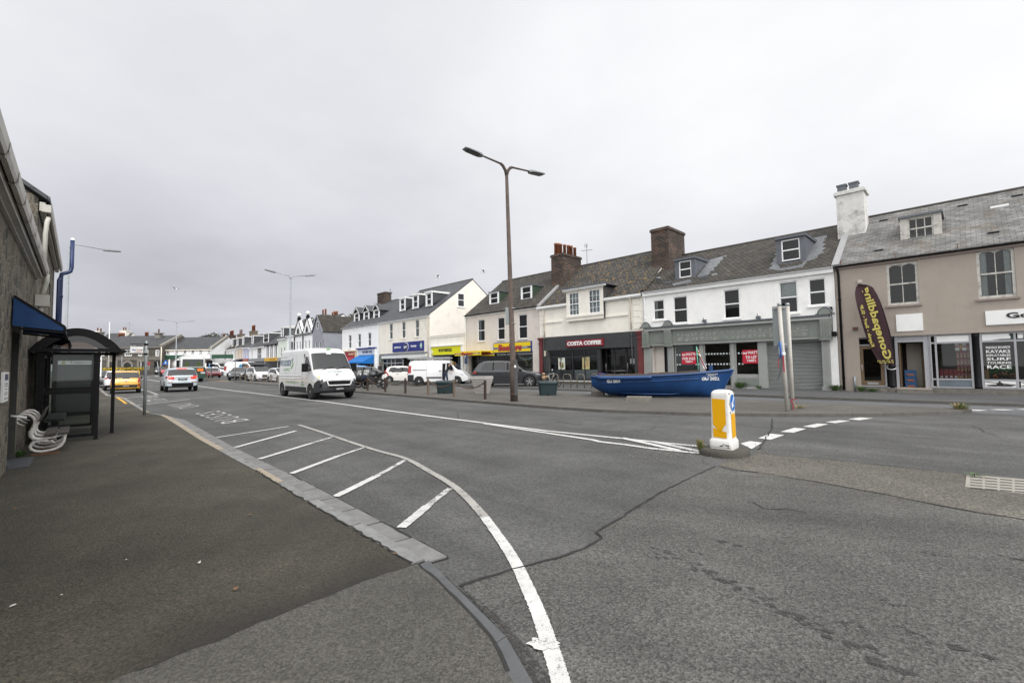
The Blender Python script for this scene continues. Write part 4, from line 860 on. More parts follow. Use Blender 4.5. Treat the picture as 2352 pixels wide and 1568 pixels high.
q=R7(625,300,805,415);d0=Fp('A7',625,425,1.55);d1=Fp('A7',805,290,1.55)
dm=dormer(b,(d0[0],d1[0],Fp('A7',700,420,1.55)[1],Fp('A7',700,272,1.55)[1]),1.55,'flat',mat('weathered_boarding',(.30,.28,.25),.9,.2,4.,stain=((.1,.09,.08),3.,.6)),wm,(3,1),.1,'half',None,lead,.22)
for q in((470,312),(440,510),(990,215),(1195,395),(1350,150)):
    p=Fp('A7',q[0],q[1],2.);t=2.
    # iterate onto the slope
    for _ in range(12):
        p=Fp('A7',q[0],q[1],t);t=max(.05,(p[1]-b.eave)/b.slope)
    w=MB();w.box(-.2,.2,-.1,.12,-.05,.1);w.box(-.17,.17,-.105,-.1,.0,.085,1);w.xf(TX(p[0],t,p[1]+.03));w.obj('roof_vent',[lead,blackm],b.root)
t=3
for _ in range(12):p=Fp('A7',1235,220,t);t=(p[1]-b.eave)/b.slope
w=MB();w.box(-.3,.3,-.1,.25,.0,.14);w.xf(TX(p[0],t,p[1]));w.obj('roof_hatch',white,b.root)
gutter(b,black,b.eave-.06,.02,None,-.16,r=.065);
w=MB();w.box(0.02,s1-.02,-.08,-.003,b.eave-.22,b.eave-.1);w.obj('eaves_moulding',stone_s,b.root)
rust=mat('rusty_bracket',(.16,.07,.04),.9,.3,8.)
for i in range(7):w=MB();w.box(.3+i*2.1,.33+i*2.1,-.2,-.17,b.eave+.0,b.eave+.2);w.obj('gutter_bracket',rust,b.root)
pipe(b,black,[(.12,-.2,b.eave-.1),(.16,-.1,b.eave-.3),(.18,-.09,b.eave-.5),(.18,-.09,.15)],.055)
pipe(b,galv,[(.62,-.07,.1),(.62,-.07,.75),(.62,-.0,.8)],.05,'waste_pipe')
w=MB();w.box(0,.001,0,.001,0,.001) 
# chimney on the party wall, white
ch=chimney(b.root,.35,3.6,7.1,1.25,1.15,4.0,mat('peeling_white_paint',(.60,.59,.56),.9,.12,4.,stain=((.19,.18,.16),2.2,.9),bp=.5),(),.09)
for x in(-.05,.5):w=MB();w.box(x-.2,x+.2,3.35,3.75,11.08,11.5);w.box(x-.24,x+.24,3.31,3.79,11.5,11.58);w.obj('chimney_cowl',lead,b.root)
w=MB();w.bar((.08,-.2,b.eave-.02),(.08,3.0,b.eave+3.0*b.slope+.16),.3,.12);w.obj('party_wall_coping',mat('pale_coping',(.27,.27,.27),.7,.1),b.root)
# blank sign and shop name
q=R7(548,890,732,1015);q=(q[0],q[1],2.93,3.72);sign(b,q,-.002,.03,white,(),'blank_sign')
q=Fp('A7',1145,985);q2=Fp('A7',1396,900);gs=(q[0],q[0]+5.6,3.02,3.62);bk=mat('black_letter',(.012,.012,.012),.5,.1)
s=sign(b,gs,-.002,.05,white,[('Gone Paddling',.105,.66,.28,.8,bk,dict(shear=-.12,bold=.035))])
alu_f=mat('grey_aluminium_frame',(.34,.34,.355),.4,.06);brownw=mat('brown_door',(.13,.085,.045),.6,.2,4.);stonep=mat('granite_plinth',(.15,.138,.12),.9,.3,5.,bp=.4)
def L7(x,y): return Fp('A7',x,y)[0]
def L4(x,y): return Fp('C4',x,y)[0]
def L5(x,y): return Fp('C5',x,y)[0]
w=MB()
w.box(.85,L5(590,1400),-.02,.5,-.1,.32);w.box(.9,L5(590,1400),-.3,-.022,-.1,.2);w.box(L5(590,1400)+.01,L5(720,1400),-.05,.6,-.1,.3);w.box(L5(720,1400)+.01,L5(1160,1400),-.25,.6,-.1,.25);w.box(L5(720,1400)+.01,L5(1180,1440),-.55,-.252,-.1,.14)
w.box(L5(1160,1400)+.01,15.2,-.03,.3,-.1,.32);w.obj('plinth',stonep,b.root)
room(b,.86,15.19,.33,head-.01,.35,2.5)
x=L5(240,1400);x2=L5(590,1400)
shopfront(b,x,x2,.33,head,.12,alu_f,[],[2.35],t=.06)
w=MB()
a,c=x+.07,x2-.07
w.box(a,a+.14,.13,.18,.34,2.3);w.box(c-.14,c,.13,.18,.34,2.3);w.box(a+.14,c-.14,.13,.18,2.16,2.3);w.box(a+.14,c-.14,.13,.18,.34,.62);dd=w.obj('door',brownw,b.root);w=MB();w.box(a+.25,c-.25,.115,.129,.44,.54);w.obj('letter_box',alu,dd);w=MB();w.box(a+.14,c-.14,.15,.155,.62,2.16);w.obj('pane',gld,dd);w=MB();w.tube([(a+.07,.1,1.05),(a+.07,.09,1.1),(a+.07,.09,1.35),(a+.07,.1,1.4)],.015);w.obj('handle',alu,dd)
# black column, entrance, show windows
for xa,xb in((L5(610,1390),L5(705,1390)),(L4(905,1310),L4(1010,1310))):
    w=MB();r=(xb-xa)/2;w.lathe([(r*1.15,.3),(r*1.15,.42),(r,.45),(r,2.5),(r*1.15,2.55),(r*1.15,head-.005)],((xa+xb)/2,.13,0),16);w.obj('column',black,b.root)
xa,xb=L5(712,1390),L5(1110,1390)
w=MB();w.box(xa,xa+.1,.1,.2,.3,head);w.box(xb-.1,xb,.1,.2,.3,head);w.box(xa+.1,xb-.1,.1,.2,2.42,2.5);w.box(xa+.1,xb-.1,.13,.17,2.5,head);w.obj('entrance_frame',alu_f,b.root)
w=MB();w.box(xa+.12,xa+.17,.25,1.0,.32,2.4);w.obj('open_door',brownw,b.root)
w=MB();w.box(xa+.3,xa+.85,1.4,1.45,.33,2.4);w.obj('inner_wall',mat('shop_plaster',(.45,.42,.36),.9,.05),b.root)
w=MB();w.box(xa+.85,xa+.95,1.1,1.2,.33,2.45);w.obj('inner_door_frame',brownw,b.root)
w=MB();w.box(xa+.96,xb-.1,1.2,1.25,.33,2.5);w.obj('inner_doorway',blackm,b.root)
m0=L4(290,1300);m1=L4(890,1300);m2=L4(1010,1310);m3=L4(1545,1310)
zw0=.72;zt=2.34
shopfront(b,xb+.05,m0-.12,.33,head,.1,alu_f,[],[.85,2.35],t=.07,pane=mat('brown_panel',(.12,.085,.055),.5,.1))
shopfront(b,m0-.1,m1,.33,head,.1,alu_f,[m0+.12],[zw0,zt],t=.07,skip=((1,0),(1,2)))
shopfront(b,m2,15.15,.33,head,.1,alu_f,[m3,m3+(m3-m2),m3+2*(m3-m2)],[zw0-.02,zt],t=.07,skip=((0,0),(0,2),(1,0),(1,2),(2,0),(2,2)))
w=MB();w.box(m0+.16,m1-.08,.125,.135,.41,zw0-.04);w.obj('window_panel',mat('blue_grey_panel',(.13,.16,.18),.4,.3,1.),b.root)
w=MB();w.box(m0+.16,m1-.08,.115,.13,zt+.04,head-.08);w.obj('fascia_panel',white,b.root)
for i in range(3):
    xx=m2+i*(m3-m2)
    w=MB();w.box(xx+.08,xx+(m3-m2)-.04,.115,.13,zt+.04,head-.08);pt=w.obj('fascia_panel',white,b.root)
    w=MB();w.ext([(xx+.35,.11,2.405),(xx+.6,.11,2.385),(xx+1.4,.11,2.385),(xx+1.65,.11,2.405),(xx+1.4,.11,2.425),(xx+.6,.11,2.425)],(0,.004,0))
    fx=xx+.95;w.ext([(fx-.05,.11,2.43),(fx+.05,.11,2.43),(fx+.1,.11,2.52),(fx+.02,.11,2.6),(fx+.1,.11,2.64),(fx-.0,.11,2.67),(fx-.1,.11,2.6),(fx-.04,.11,2.52)],(0,.004,0));w.ext([(fx+.3,.11,2.42),(fx+.325,.11,2.42),(fx+.325,.11,2.63),(fx+.3,.11,2.63)],(0,.004,0));w.ext([(fx+.02,.11,2.61),(fx+.3,.11,2.6),(fx+.3,.11,2.58),(fx+.02,.11,2.58)],(0,.004,0))
    w.obj('paddler_silhouette',mat('dark_green_print',(.01,.03,.022),.5,.1),pt)
    w=MB();w.box(xx+.08,xx+(m3-m2)-.04,.115,.13,.41,zw0-.06);pt=w.obj('lower_panel',white,b.root)
    fx=xx+(m3-m2)/2;w=MB();w.ext([(fx-.45,.11,.48),(fx-.3,.11,.44),(fx+.3,.11,.44),(fx+.45,.11,.48),(fx+.2,.11,.52),(fx-.2,.11,.52)],(0,.004,0));w.ext([(fx-.1,.11,.52),(fx+.1,.11,.52),(fx+.07,.11,.6),(fx-.07,.11,.6)],(0,.004,0));w.lathe([(.035,.11),(.035,.114)],(fx,0,.625),10,axis='Y')
    w.ext([(fx-.5,.109,.63),(fx-.35,.109,.6),(fx+.4,.109,.5),(fx+.55,.109,.49),(fx+.4,.109,.53),(fx-.35,.109,.63)],(0,.004,0));w.obj('kayak_silhouette',bk,pt)
x0=L4(1065,800);x1=L4(1430,800);zz0=1.45;rows=[('PADDLE BOARDS',2.03,.10),('KAYAKS',1.84,.135),('INFLATABLES',1.70,.09),('SURF',1.53,.12),('TOURING',1.38,.10),('RACE',1.18,.15)]
for tx,z,h in rows:
    m=textfit(tx,x1-x0,h,bold=.02,ext=.002);m.xf(TX((x0+x1)/2,.118,z));m.obj('window_lettering',white,b.root)
# goods in the windows (each stack a thing of its own inside the shop)
def pack(name,label,cat,boxes,mts,grp=None):
    for (bx,by,bz,bw,bh,mi) in boxes:
        w=MB();w.box(bx,bx+bw,by,by+.12,bz,bz+bh*.72,0);w.box(bx,bx+bw,by+.0,by+.121,bz+bh*.721,bz+bh,1);w.box(bx+bw*.2,bx+bw*.8,by-.004,by-.001,bz+.05*bh,bz+.28*bh,2)
        p=T(0,0);o=w.obj(name,mts[mi],None,(p.x,p.y,0),TR);tag(o,label,cat,grp)
redm=mat('red_box_card',(.30,.03,.035),.5,.2,8.);pinkm=mat('pink_box_card',(.36,.14,.13),.5,.2,8.);yel=mat('yellow_card',(.5,.33,.05),.5,.2);blu=mat('blue_box_card',(.02,.08,.2),.5,.2,6.)
xs=L4(620,1000);xe=L4(835,1000);n=4;wd=(xe-xs)/n
bx=[(xs+i*wd+.015,.34+.0*j,.78+j*.3,wd-.03,.27,0) for j in range(5) for i in range(n)]
pack('gift_box','pink and yellow boxed goods stacked in the paddle shop window','box',bx,[[pinkm,redm,yel]],'boxes stacked in the paddle shop window')
xs=L4(360,1100);wd=.155
pack('red_gift_box','red boxes in a row on the floor of the paddle shop window','box',[(xs+i*wd,.36,.76,wd-.02,.4,0) for i in range(5)],[[redm,redm,white]],'red boxes in the paddle shop window')
xs=L5(795,1300)
pack('toy_box','blue toy boxes stacked inside the paddle shop doorway','box',[(xs,.62,.33+j*.27,.42,.25,0) for j in range(3)],[[blu,blu,mat('orange_print',(.5,.13,.02),.5,.2)]],'blue boxes in the paddle shop doorway')
w=MB();x=L4(585,560);x2=L4(758,560);w.box(x,x2,.3,.305,1.98,2.34);fl=w.obj('flag',white,None,tuple(T(0,0)),TR);tag(fl,'white flag with a red and gold cross hanging in the paddle shop window','flag')
xm=(x+x2)/2;w=MB();w.box(x,x2,.295,.2995,2.12,2.2);w.box(xm-.045,xm+.045,.2945,.2949,1.98,2.34);w.obj('red_cross',redm,fl);w=MB();w.box(x+.1,x2-.1,.29,.294,2.145,2.175);w.box(xm-.018,xm+.018,.2885,.2895,2.03,2.29);w.obj('gold_cross',yel,fl)
o=MB();x=L4(1115,1050)
for dx_ in(0,.55):
    for i in range(5):
        a=i/4;o.tube([(x+dx_+.02,.45,1.0+a*.3),(x+dx_+.2,.44,1.02+a*.28),(x+dx_+.26,.45,1.0+a*.3)],.012,6)
    o.tube([(x+dx_+.02,.45,1.0),(x+dx_+.02,.45,1.3)],.016,6);o.tube([(x+dx_+.24,.45,1.0),(x+dx_+.24,.45,1.3)],.016,6)
o.box(x+.26,x+.57,.44,.455,1.12,1.18);tag(o.obj('snowshoe_frames',mat('green_plastic',(.05,.28,.06),.4,.1),None,tuple(T(0,0)),TR),'pair of bright green plastic frames in the paddle shop window','goods')
o=MB();o.box(L4(1050,1180),L4(1115,1180),.4,.5,.76,1.15);tag(o.obj('brown_carton',mat('kraft_card',(.33,.2,.09),.7,.1),None,tuple(T(0,0)),TR),'small brown carton in the paddle shop window under the white lettering','box')
random.seed(3);o=MB()
for i in range(26):
    a=L4(1180,1180)+random.random()*.7;h=random.random();o.lathe([(.0,-.05),(.05,-.02),(.055,.02),(.0,.06)],(a,.45+random.random()*.2,.8+h*.28*(1-abs(a-L4(1180,1180)-.35)*2)),7,random.choice((0,0,1,2)),caps=False)
tag(o.obj('toy_heap',[mat('tan_plush',(.35,.22,.1),.9,.2),mat('orange_plush',(.6,.16,.03),.8,.1),mat('dark_plush',(.05,.04,.03),.9,.2)],None,tuple(T(0,0)),TR),'heap of brown and orange soft toys in the paddle shop window','toys',kind='stuff')
# wall bits
w=MB();x,z=Fp('A7',313,702);w.box(x-.09,x+.09,-.06,-.002,z-.08,z+.07);w.obj('air_vent',mat('vent_cream',(.5,.46,.4),.8,.1),b.root)
w=MB();x,z=Fp('A7',285,1010);w.box(x-.1,x+.1,-.16,-.002,z-.07,z+.05);w.obj('alarm_box',mat('brown_alarm',(.10,.04,.035),.6,.2),b.root)
# ===== white house with grey shopfront =====
def R6(x0,y0,x1,y1,off=0.):
    a=Fp('A6',x0,y0,off);c=Fp('A6',x1,y1,off);return (a[0]-S0,c[0]-S0,c[1],a[1])
S0=-10.78
wins=[R6(130,632,225,788),R6(296,603,420,815),R6(716,545,860,775),R6(1180,480,1345,730),R6(1425,455,1580,665)]
fz=2.92;top=3.95
b=B('white_house','white rendered house with grey empty shopfront and roller shutter, between the cafe and taupe house',S0,0,6.42,r_white,5.,9.55,slateb,[(q[0],q[1],q[2],q[3]) for q in wins]+[(.35,7.06,.12,2.8,2.6),(7.06,10.35,.1,2.8,.3)])
for i,q in enumerate(wins):window(b.root,q,upvc,.05,'sash',(1,1),('top',netw) if i==3 else (('left',net) if i==0 else None),True,r_white,.06)
w=MB();w.box(0.02,b.w-.02,-.14,-.003,b.eave-.32,b.eave-.06);w.obj('fascia_board',white,b.root)
gutter(b,upvc,b.eave-.04,0.02,None,-.2);pipe(b,upvc,[(.12,-.2,b.eave-.08),(.14,-.08,b.eave-.35),(.14,-.07,b.eave-.6),(.14,-.07,.12)],.045)
for q,yy in(((345,455,318,448),.95),((1200,1365,140,300),.95)):
    a=Fp('A6',q[0],q[3],yy);c=Fp('A6',q[1],q[2],yy);z0=Fp('A6',(q[0]+q[1])/2,(q[3]-(10 if q[0]<400 else 5)),yy)[1];z1=Fp('A6',(q[0]+q[1])/2,(q[2]-12 if q[0]<400 else q[2]-14),yy)[1]
    dormer(b,(a[0]-S0,c[0]-S0,z0,z1+.12),yy,'flat',lead,upvc,(1,1),.12,'half',None,lead,.2,lead)
# fresh slates beside the dormers
fs=brick('fresh_slate',(.13,.137,.145),(.16,.165,.175),(.05,.05,.055),.35,.2,.012,.6,bp=.3)
def onslope(k,x,y):
    t=2.
    for _ in range(25):p=Fp(k,x,y,t);t=.5*t+.5*max(.0,(p[1]-.12-b.eave)/b.slope)
    return Vector((p[0]-b.s0,t,b.eave+t*b.slope+.125))
for pl in ([(575,300),(745,252),(745,262),(715,265),(712,292),(690,298),(690,318),(670,325),(668,345),(640,352),(640,375),(608,385),(600,410),(500,435),(520,400),(560,350)],[(1470,110),(1585,85),(1580,105),(1560,112),(1570,125),(1545,150),(1570,160),(1540,185),(1575,190),(1540,215),(1560,225),(1510,250),(1500,275),(1420,300),(1380,350),(1200,380),(1190,365),(1370,330),(1430,250)],[(1165,235),(1140,245),(1165,255),(1130,290),(1140,300),(1110,330),(1135,335),(1095,365),(1200,382),(1190,350),(1172,330)],[(290,490),(440,455),(455,475),(300,505)],[(620,410),(668,402),(664,415),(622,424)]):
    w=MB();w.ext([onslope('A6',*q)+Vector((0,0,.0)) for q in pl],(0,0,-.03));w.obj('slate_patch',fs,b.root)
p=onslope('A6',178,480);w=MB();w.lathe([(.12,-.05),(.12,.25),(.16,.26),(.16,.34),(.02,.36)],tuple(p),10);w.obj('flue',galv,b.root)
for q in((255,485),(560,440)):p=onslope('A6',*q);w=MB();w.box(-.2,.2,-.1,.12,-.05,.1);w.xf(TX(*p));w.obj('roof_vent',lead,b.root)
# shop fascia
xl,xr=.25,10.42
w=MB();w.box(xl,xr,-.14,-.004,fz-.12,top-.22);w.obj('fascia',tin,b.root)
w=MB();w.box(xl-.08,xr+.08,-.3,-.004,top-.22,top-.12);w.box(xl-.04,xr+.04,-.24,-.004,top-.118,top-.05);w.box(xl-.03,xr+.03,-.2,-.004,fz-.17,fz-.122);w.obj('cornice',tinl,b.root)
w=MB();w.box(xl-.1,xr+.1,-.32,-.002,top-.048,top+.03);w.obj('lead_flashing',lead,b.root)
corb=[Fp('A6',80,860)[0]-S0,Fp('A6',265,850)[0]-S0,Fp('A6',1575,760)[0]-S0]
for x in corb:
    w=MB();w.box(x-.24,x+.24,-.3,-.004,fz-.2,top-.21);w.box(x-.28,x+.28,-.34,-.142,fz-.26,fz-.202)
    for i in range(4):w.box(x-.2+i*.11,x-.13+i*.11,-.32,-.3,fz-.1,top-.35)
    w.obj('corbel',tin,b.root)
    w=MB();n=12;pts=[(x+.26*math.cos(math.pi*i/n),-.34,top+.032+.30*math.sin(math.pi*i/n)) for i in range(n+1)];w.ext(pts[::-1],(0,.3,0));o=w.obj('corbel_cap',tin,b.root)
    w=MB();w.tube([(x+.30*math.cos(math.pi*i/n),-.2,top+.035+.34*math.sin(math.pi*i/n)) for i in range(n+1)]+[],.05,6);w.tube([(x-.30,-.2,top+.06),(x-.42,-.2,top+.04)],.045,6);w.tube([(x+.30,-.2,top+.06),(x+.42,-.2,top+.04)],.045,6);w.obj('lead_roll',lead,o)
# panel frames and old glue rings of the removed lettering
w=MB()
for xa,xb in((.72,1.65),(2.35,9.6)):
    for q in((xa,xb,fz+.0,fz+.03),(xa,xb,top-.36,top-.33),(xa,xa+.03,fz+.03,top-.36),(xb-.03,xb,fz+.03,top-.36)):w.box(q[0],q[1],-.16,-.141,q[2],q[3])
w.obj('fascia_moulding',tin,b.root)
w=MB();random.seed(5);gm=mat('glue_marks',(.52,.50,.45),.8,.2,9.)
n=0
for x in [2.55+.0*i for i in range(0)]+[2.5,2.68,2.95,3.05,3.4,3.65,4.0,4.3,4.5,4.7,4.85,5.2,5.45,5.75,6.1,6.35,6.7,7.0,7.3,7.5,7.75,8.1,8.75,9.05,9.35]:
    for z in(fz+.15,fz+.42):
        r=random.uniform(.035,.075);c=(x+random.uniform(-.06,.06),z+random.uniform(-.05,.05));m_=10
        w.tube([(c[0]+r*math.cos(2*math.pi*i/m_)*random.uniform(.8,1.2),-.146,c[1]+r*math.sin(2*math.pi*i/m_)) for i in range(random.randint(6,m_)+1)],.011,4)
w.tube([(6.9+.3*i,-.146,fz+.3+.02*math.sin(i*1.7)) for i in range(10)],.008,4);w.obj('glue_marks',gm,b.root)
# pilasters and glazing
def X6(x,y=1200): return Fp('A6',x,y)[0]-S0
pil=[(X6(72),X6(128)),(X6(262),X6(310)),(X6(1552),X6(1620))]
for xa,xb in pil:
    w=MB();w.box(xa,xb,-.12,-.004,.3,fz-.28);w.box(xa-.04,xb+.04,-.16,-.004,.1,.298)
    for i in range(4):
        xx=xa+.05+(xb-xa-.1)*i/3.4;w.box(xx,xx+(xb-xa)*.12,-.14,-.121,.45,fz-.4)
    w.obj('pilaster',tinl,b.root)
xa,xb=X6(318),X6(1105)
room(b,.37,7.05,.13,2.79,.35,2.3)
m1,m2=X6(540),X6(800)
zr=.85
shopfront(b,X6(310)+.02,X6(525),zr,2.79,.06,tinl,[],[],riser=.14,riserm=tinl,t=.07)
shopfront(b,X6(555),X6(785),.16,2.79,.06,tinl,[],[],t=.08)
shopfront(b,X6(815),X6(1085),zr-.02,2.79,.06,tinl,[],[],riser=.14,riserm=tinl,t=.08)
for xa_,xb_ in((X6(525),X6(555)),(X6(785),X6(815)),(X6(1085),7.042)):
    w=MB();w.box(xa_+.002,xb_-.002,-.01,.2,.13,2.79);w.obj('mullion',tinl,b.root)
w=MB();w.box(X6(830),X6(1075),-.0,.035,.28,.7);w.obj('riser_panel',tin,b.root)
# frosted pane behind the for-sale window, recessed door at the left
w=MB();w.box(X6(320),X6(520),.14,.15,.9,2.75);w.obj('frosted_film',mat('frosted_film',(.085,.09,.092),.5,.1),b.root)
w=MB();w.box(X6(128)+.002,X6(205),.35,.40,.13,2.79);w.box(X6(128)+.002,X6(128)+.04,.0,.34,.13,2.79);w.obj('lobby_wall',r_pale,b.root);w=MB();w.box(X6(207),X6(260),.5,.55,.13,2.7);w.obj('door',mat('navy_door',(.02,.025,.035),.4,.2),b.root)
# square safety dots in rows
w=MB()
for zz_ in(1.5,2.12):
    for a,c in((320,520),(560,785),(835,1080)):
        n=9 if a!=835 else 8;xa,xb=X6(a),X6(c)
        for i in range(n):
            xx=xa+.08+(xb-xa-.16)*i/(n-1)
            if (a!=560 and abs(i-(n-1)/2)<2.2):continue
            w.box(xx-.045,xx+.045,.085,.09,zz_-.045,zz_+.045)
w.obj('window_dots',mat('frost_dot',(.62,.66,.66),.6,.05),b.root)
redb=mat('agent_board_red',(.48,.012,.035),.45,.05)
for (px0,px1,py0,py1),tx,lab in(((370,486,1097,1177),'FOR SALE','red FOR SALE agent board in the frosted window behind the boat flag'),((878,1022,1080,1170),'TO LET','red TO LET agent board in the dark window beside the roller shutter')):
    a=Fp('A6',px0,py1);c=Fp('A6',px1,py0);w=MB();wd=c[0]-a[0];hh=.78;zb=1.52
    w.box(0,wd,-.02,0,0,hh);p=T(a[0],.06,zb);o=tag(w.obj('agent_board',redb,None,tuple(p),TR),lab,'sign','estate agent boards')
    for t_,x0,x1,z0,z1 in(('WATTS',.3,.97,.68,.9),(tx,.06 if tx=='FOR SALE' else .18,.94 if tx=='FOR SALE' else .82,.34,.56),('740071',.25,.75,.12,.28)):
        m=textfit(t_,(x1-x0)*wd,(z1-z0)*hh,bold=.03,ext=.002);m.xf(TX((x0+x1)/2*wd,-.024,z0*hh));m.obj('lettering',white,o)
    m=MB()
    for q in([(.06,.84),(.1,.84),(.13,.74),(.16,.82),(.19,.74),(.22,.84),(.26,.84),(.26,.66),(.16,.72),(.06,.66)],):m.ext([(x*wd,-.024,z*hh) for x,z in q][::-1],(0,.004,0))
    m.obj('emblem',white,o)
# roller shutter
w=MB();n=34;xa,xb=7.08,X6(1545);
P_=[]
for i in range(n*2+1):
    z=.13+(2.62-.13)*i/(n*2);P_.append([(xa,.16+(.0 if i%2 else .03),z),(xb,.16+(.0 if i%2 else .03),z)])
w.grid([r[::-1] for r in P_] if False else P_,sm=False);w.box(xa,xb,.1,.2,.1,.128);sh=w.obj('roller_shutter',mat('shutter_steel',(.205,.215,.205),.5,.08,2.,stain=((.13,.13,.12),1.5,.35)),b.root)
w=MB();w.box(xa,xb,.02,.3,2.625,2.79);w.box(xa-.06,xa,.02,.25,.1,2.62);w.obj('shutter_housing',tin,sh)
for q in((565,800),(1015,770)):
    x,z=Fp('A6',*q);w=MB();w.box(x-S0-.1,x-S0+.1,-.2,-.003,z-.1,z+.06);w.tube([(x-S0,-.18,z+.04),(x-S0-.03,-.2,z+.2)],.02,6);w.obj('flood_lamp',lead,b.root)
x,z=Fp('A6',1645,908);w=MB();w.box(x-S0-.16,x-S0+.12,-.2,-.003,z-.12,z+.1);w.obj('wall_box',black,b.root)
x,z=Fp('A6',1618,705);w=MB();w.box(x-S0-.06,x-S0+.07,-.16,-.003,z-.12,z+.12);w.tube([(x-S0,-.04,z-.1),(x-S0+.05,-.03,z-.6),(x-S0+.02,-.03,z-1.3)],.012,5);w.obj('wall_lamp',black,b.root)
# chimney between cafe and white house
a=Fp('A6',120,60,4.);c=Fp('A6',400,100,4.)
chimney(b.root,-.1+.0,4.1,7.9,1.35,2.6,3.55,brickm,(),.07)
w=MB();w.bar((.06,-.2,b.eave+.06),(.06,3.0,b.eave+3.0*b.slope+.14),.24,.14);w.obj('party_wall_coping',slatel,b.root)
# ===== cafe =====
S0=-20.25
def R5(x0,y0,x1,y1,off=0.):
    a=Fp('A5',x0,y0,off);c=Fp('A5',x1,y1,off);return (a[0]-S0,c[0]-S0,c[1],a[1])
w1=R5(358,600,440,800);w2=R5(512,575,605,790)
# the two windows rise through the eaves: a wide wall dormer
b=B('cafe_house','cream house with charcoal cafe front, maroon pilasters and two tall windows through the eaves',S0,-10.78,6.3,r_cream,5.,10.3,slatel,[(.75,9.0,.35,2.75,2.6)])
wz=(w1[2]+w2[2])/2;wt=(w1[3]+w2[3])/2+.0
x0,x1=w1[0]-.25,w2[1]+.3;zt=7.25
w=MB();wallh(w,x0,x1,4.9,zt,[(w1[0],w1[1],wz,zt-.18),(w2[0],w2[1],wz,zt-.18)],-.26,.15);
yb=(zt-b.eave)/b.slope
for xx in(x0,x1):
    pts=[(xx,-.26,4.9),(xx,-.26,zt),(xx,yb,zt),(xx,0,b.eave),(xx,0,4.9)];w.poly(pts if xx==x0 else pts[::-1],1 if xx==x1 else 0)
w.poly([(x0,-.26,4.9),(x0,0,4.9),(x1,0,4.9),(x1,-.26,4.9)]);w.box(x0,x1,.3,.34,wz,zt,2);dw=w.obj('wall_dormer',[r_cream,mat('slate_cheek',(.05,.045,.045),.8,.2),dark],b.root)
w=MB();w.box(x0-.25,x1+.3,-.58,yb+.1,zt+.12,zt+.2);w.obj('dormer_roof',lead,dw);w=MB();w.box(x0-.2,x1+.25,-.5,-.262,zt,zt+.118)
n=int((x1-x0+.4)/.12)
for i in range(n):w.box(x0-.18+i*.12,x0-.12+i*.12,-.46,-.264,zt-.07,zt-.002)
w.obj('dentil_cornice',white,dw)
for q in(w1,w2):
    window(dw,(q[0],q[1],wz,zt-.18),upvc,-.22,'sash',(3,4),('full',mat('pale_blue_blind',(.50,.56,.56),.8,.1)),False)
w=MB();w.box(w1[0]-.25,w2[1]+.3,-.33,-.262,wz-.16,wz-.002);w.obj('string_course',r_cream,dw)
w=MB();w.box(.3,2.45,-.08,-.003,4.95,5.08);w.box(x1+.02,8.3,-.08,-.003,4.95,5.08);w.obj('moulding',r_cream,b.root)
for xa,xb in((-.1,x0-.02),(x1+.02,b.w-.05)):
    w=MB();w.box(xa,xb,-.28,-.003,b.eave-.12,b.eave+.04)
    n=int((xb-xa)/.12)
    for i in range(n):w.box(xa+.02+i*.12,xa+.08+i*.12,-.22,-.005,b.eave-.2,b.eave-.122)
    w.obj('cornice',white,b.root)
for xa in(.02,b.w-.75):
    w=MB()
    for i in range(5):w.box(xa+.02,xa+(.62 if i%2 else .5),-.04,-.003,3.95+i*.42,4.33+i*.42)
    w.obj('quoins',r_cream,b.root)
cream_p=mat('cream_pipe',(.66,.60,.50),.5,.1)
pipe(b,cream_p,[(.55,-.22,b.eave-.1),(.6,-.1,b.eave-.35),(.6,-.09,3.72)],.05);pipe(b,cream_p,[(b.w-.95,-.22,b.eave-.1),(b.w-.9,-.1,b.eave-.35),(b.w-.9,-.09,3.92)],.05)
# front
hd=3.78
w=MB();wallh(w,.42,9.02,.1,hd,[(.92,8.75,.3,2.74)],-.05,.1,0);w.box(.42,9.02,-.05,-.003,hd,hd+.04);w.obj('charcoal_front',charc,b.root)
pipe(b,charc,[(.55,-.12,3.72),(.55,-.12,.2)],.05,'charcoal_downpipe');pipe(b,charc,[(8.6,-.12,3.72),(8.6,-.12,1.6),(8.7,-.12,1.5)],.05,'charcoal_downpipe')
for xa in(-.0+.03,b.w-.43):
    w=MB();w.box(xa,xa+.38,-.14,-.004,.1,3.6);w.box(xa-.05,xa+.43,-.22,-.004,3.602,3.72);w.box(xa-.09,xa+.47,-.26,-.004,3.722,3.8);w.box(xa-.04,xa+.42,-.19,-.004,3.28,3.36);w.box(xa-.05,xa+.43,-.19,-.142,.1,.45);w.obj('maroon_pilaster',maroon,b.root)
q=R5(332,965,622,1010);sq=(q[0],q[1],2.93,3.45);mar=mat('maroon_sign',(.20,.006,.016),.4,.05)
sign(b,sq,-.052,.1,mar,[('COSTA COFFEE',.03,.95,.2,.8,white,dict(bold=.045,ext=.03))])
def X5(x,y=560): return Fp('C6',x,y)[0]-S0
room(b,.93,8.74,.31,2.73,.35,2.4,dark)
fm=mat('charcoal_frame',(.025,.026,.028),.4,.1)
shopfront(b,X5(525),X5(1395),.48,2.73,.1,fm,[X5(720),X5(935),X5(1150)],[2.18],riser=.3,riserm=charc,t=.07,skip=())
w=MB();w.box(X5(535),X5(925),.165,.17,.5,1.18);w.obj('frosted_film',mat('frost_grey',(.16,.165,.17),.5,.2,1.),b.root);w=MB();w.box(X5(955),X5(1390),.165,.17,.5,1.18);w.obj('frosted_film',mat('frost_white',(.42,.43,.44),.5,.1,1.),b.root)
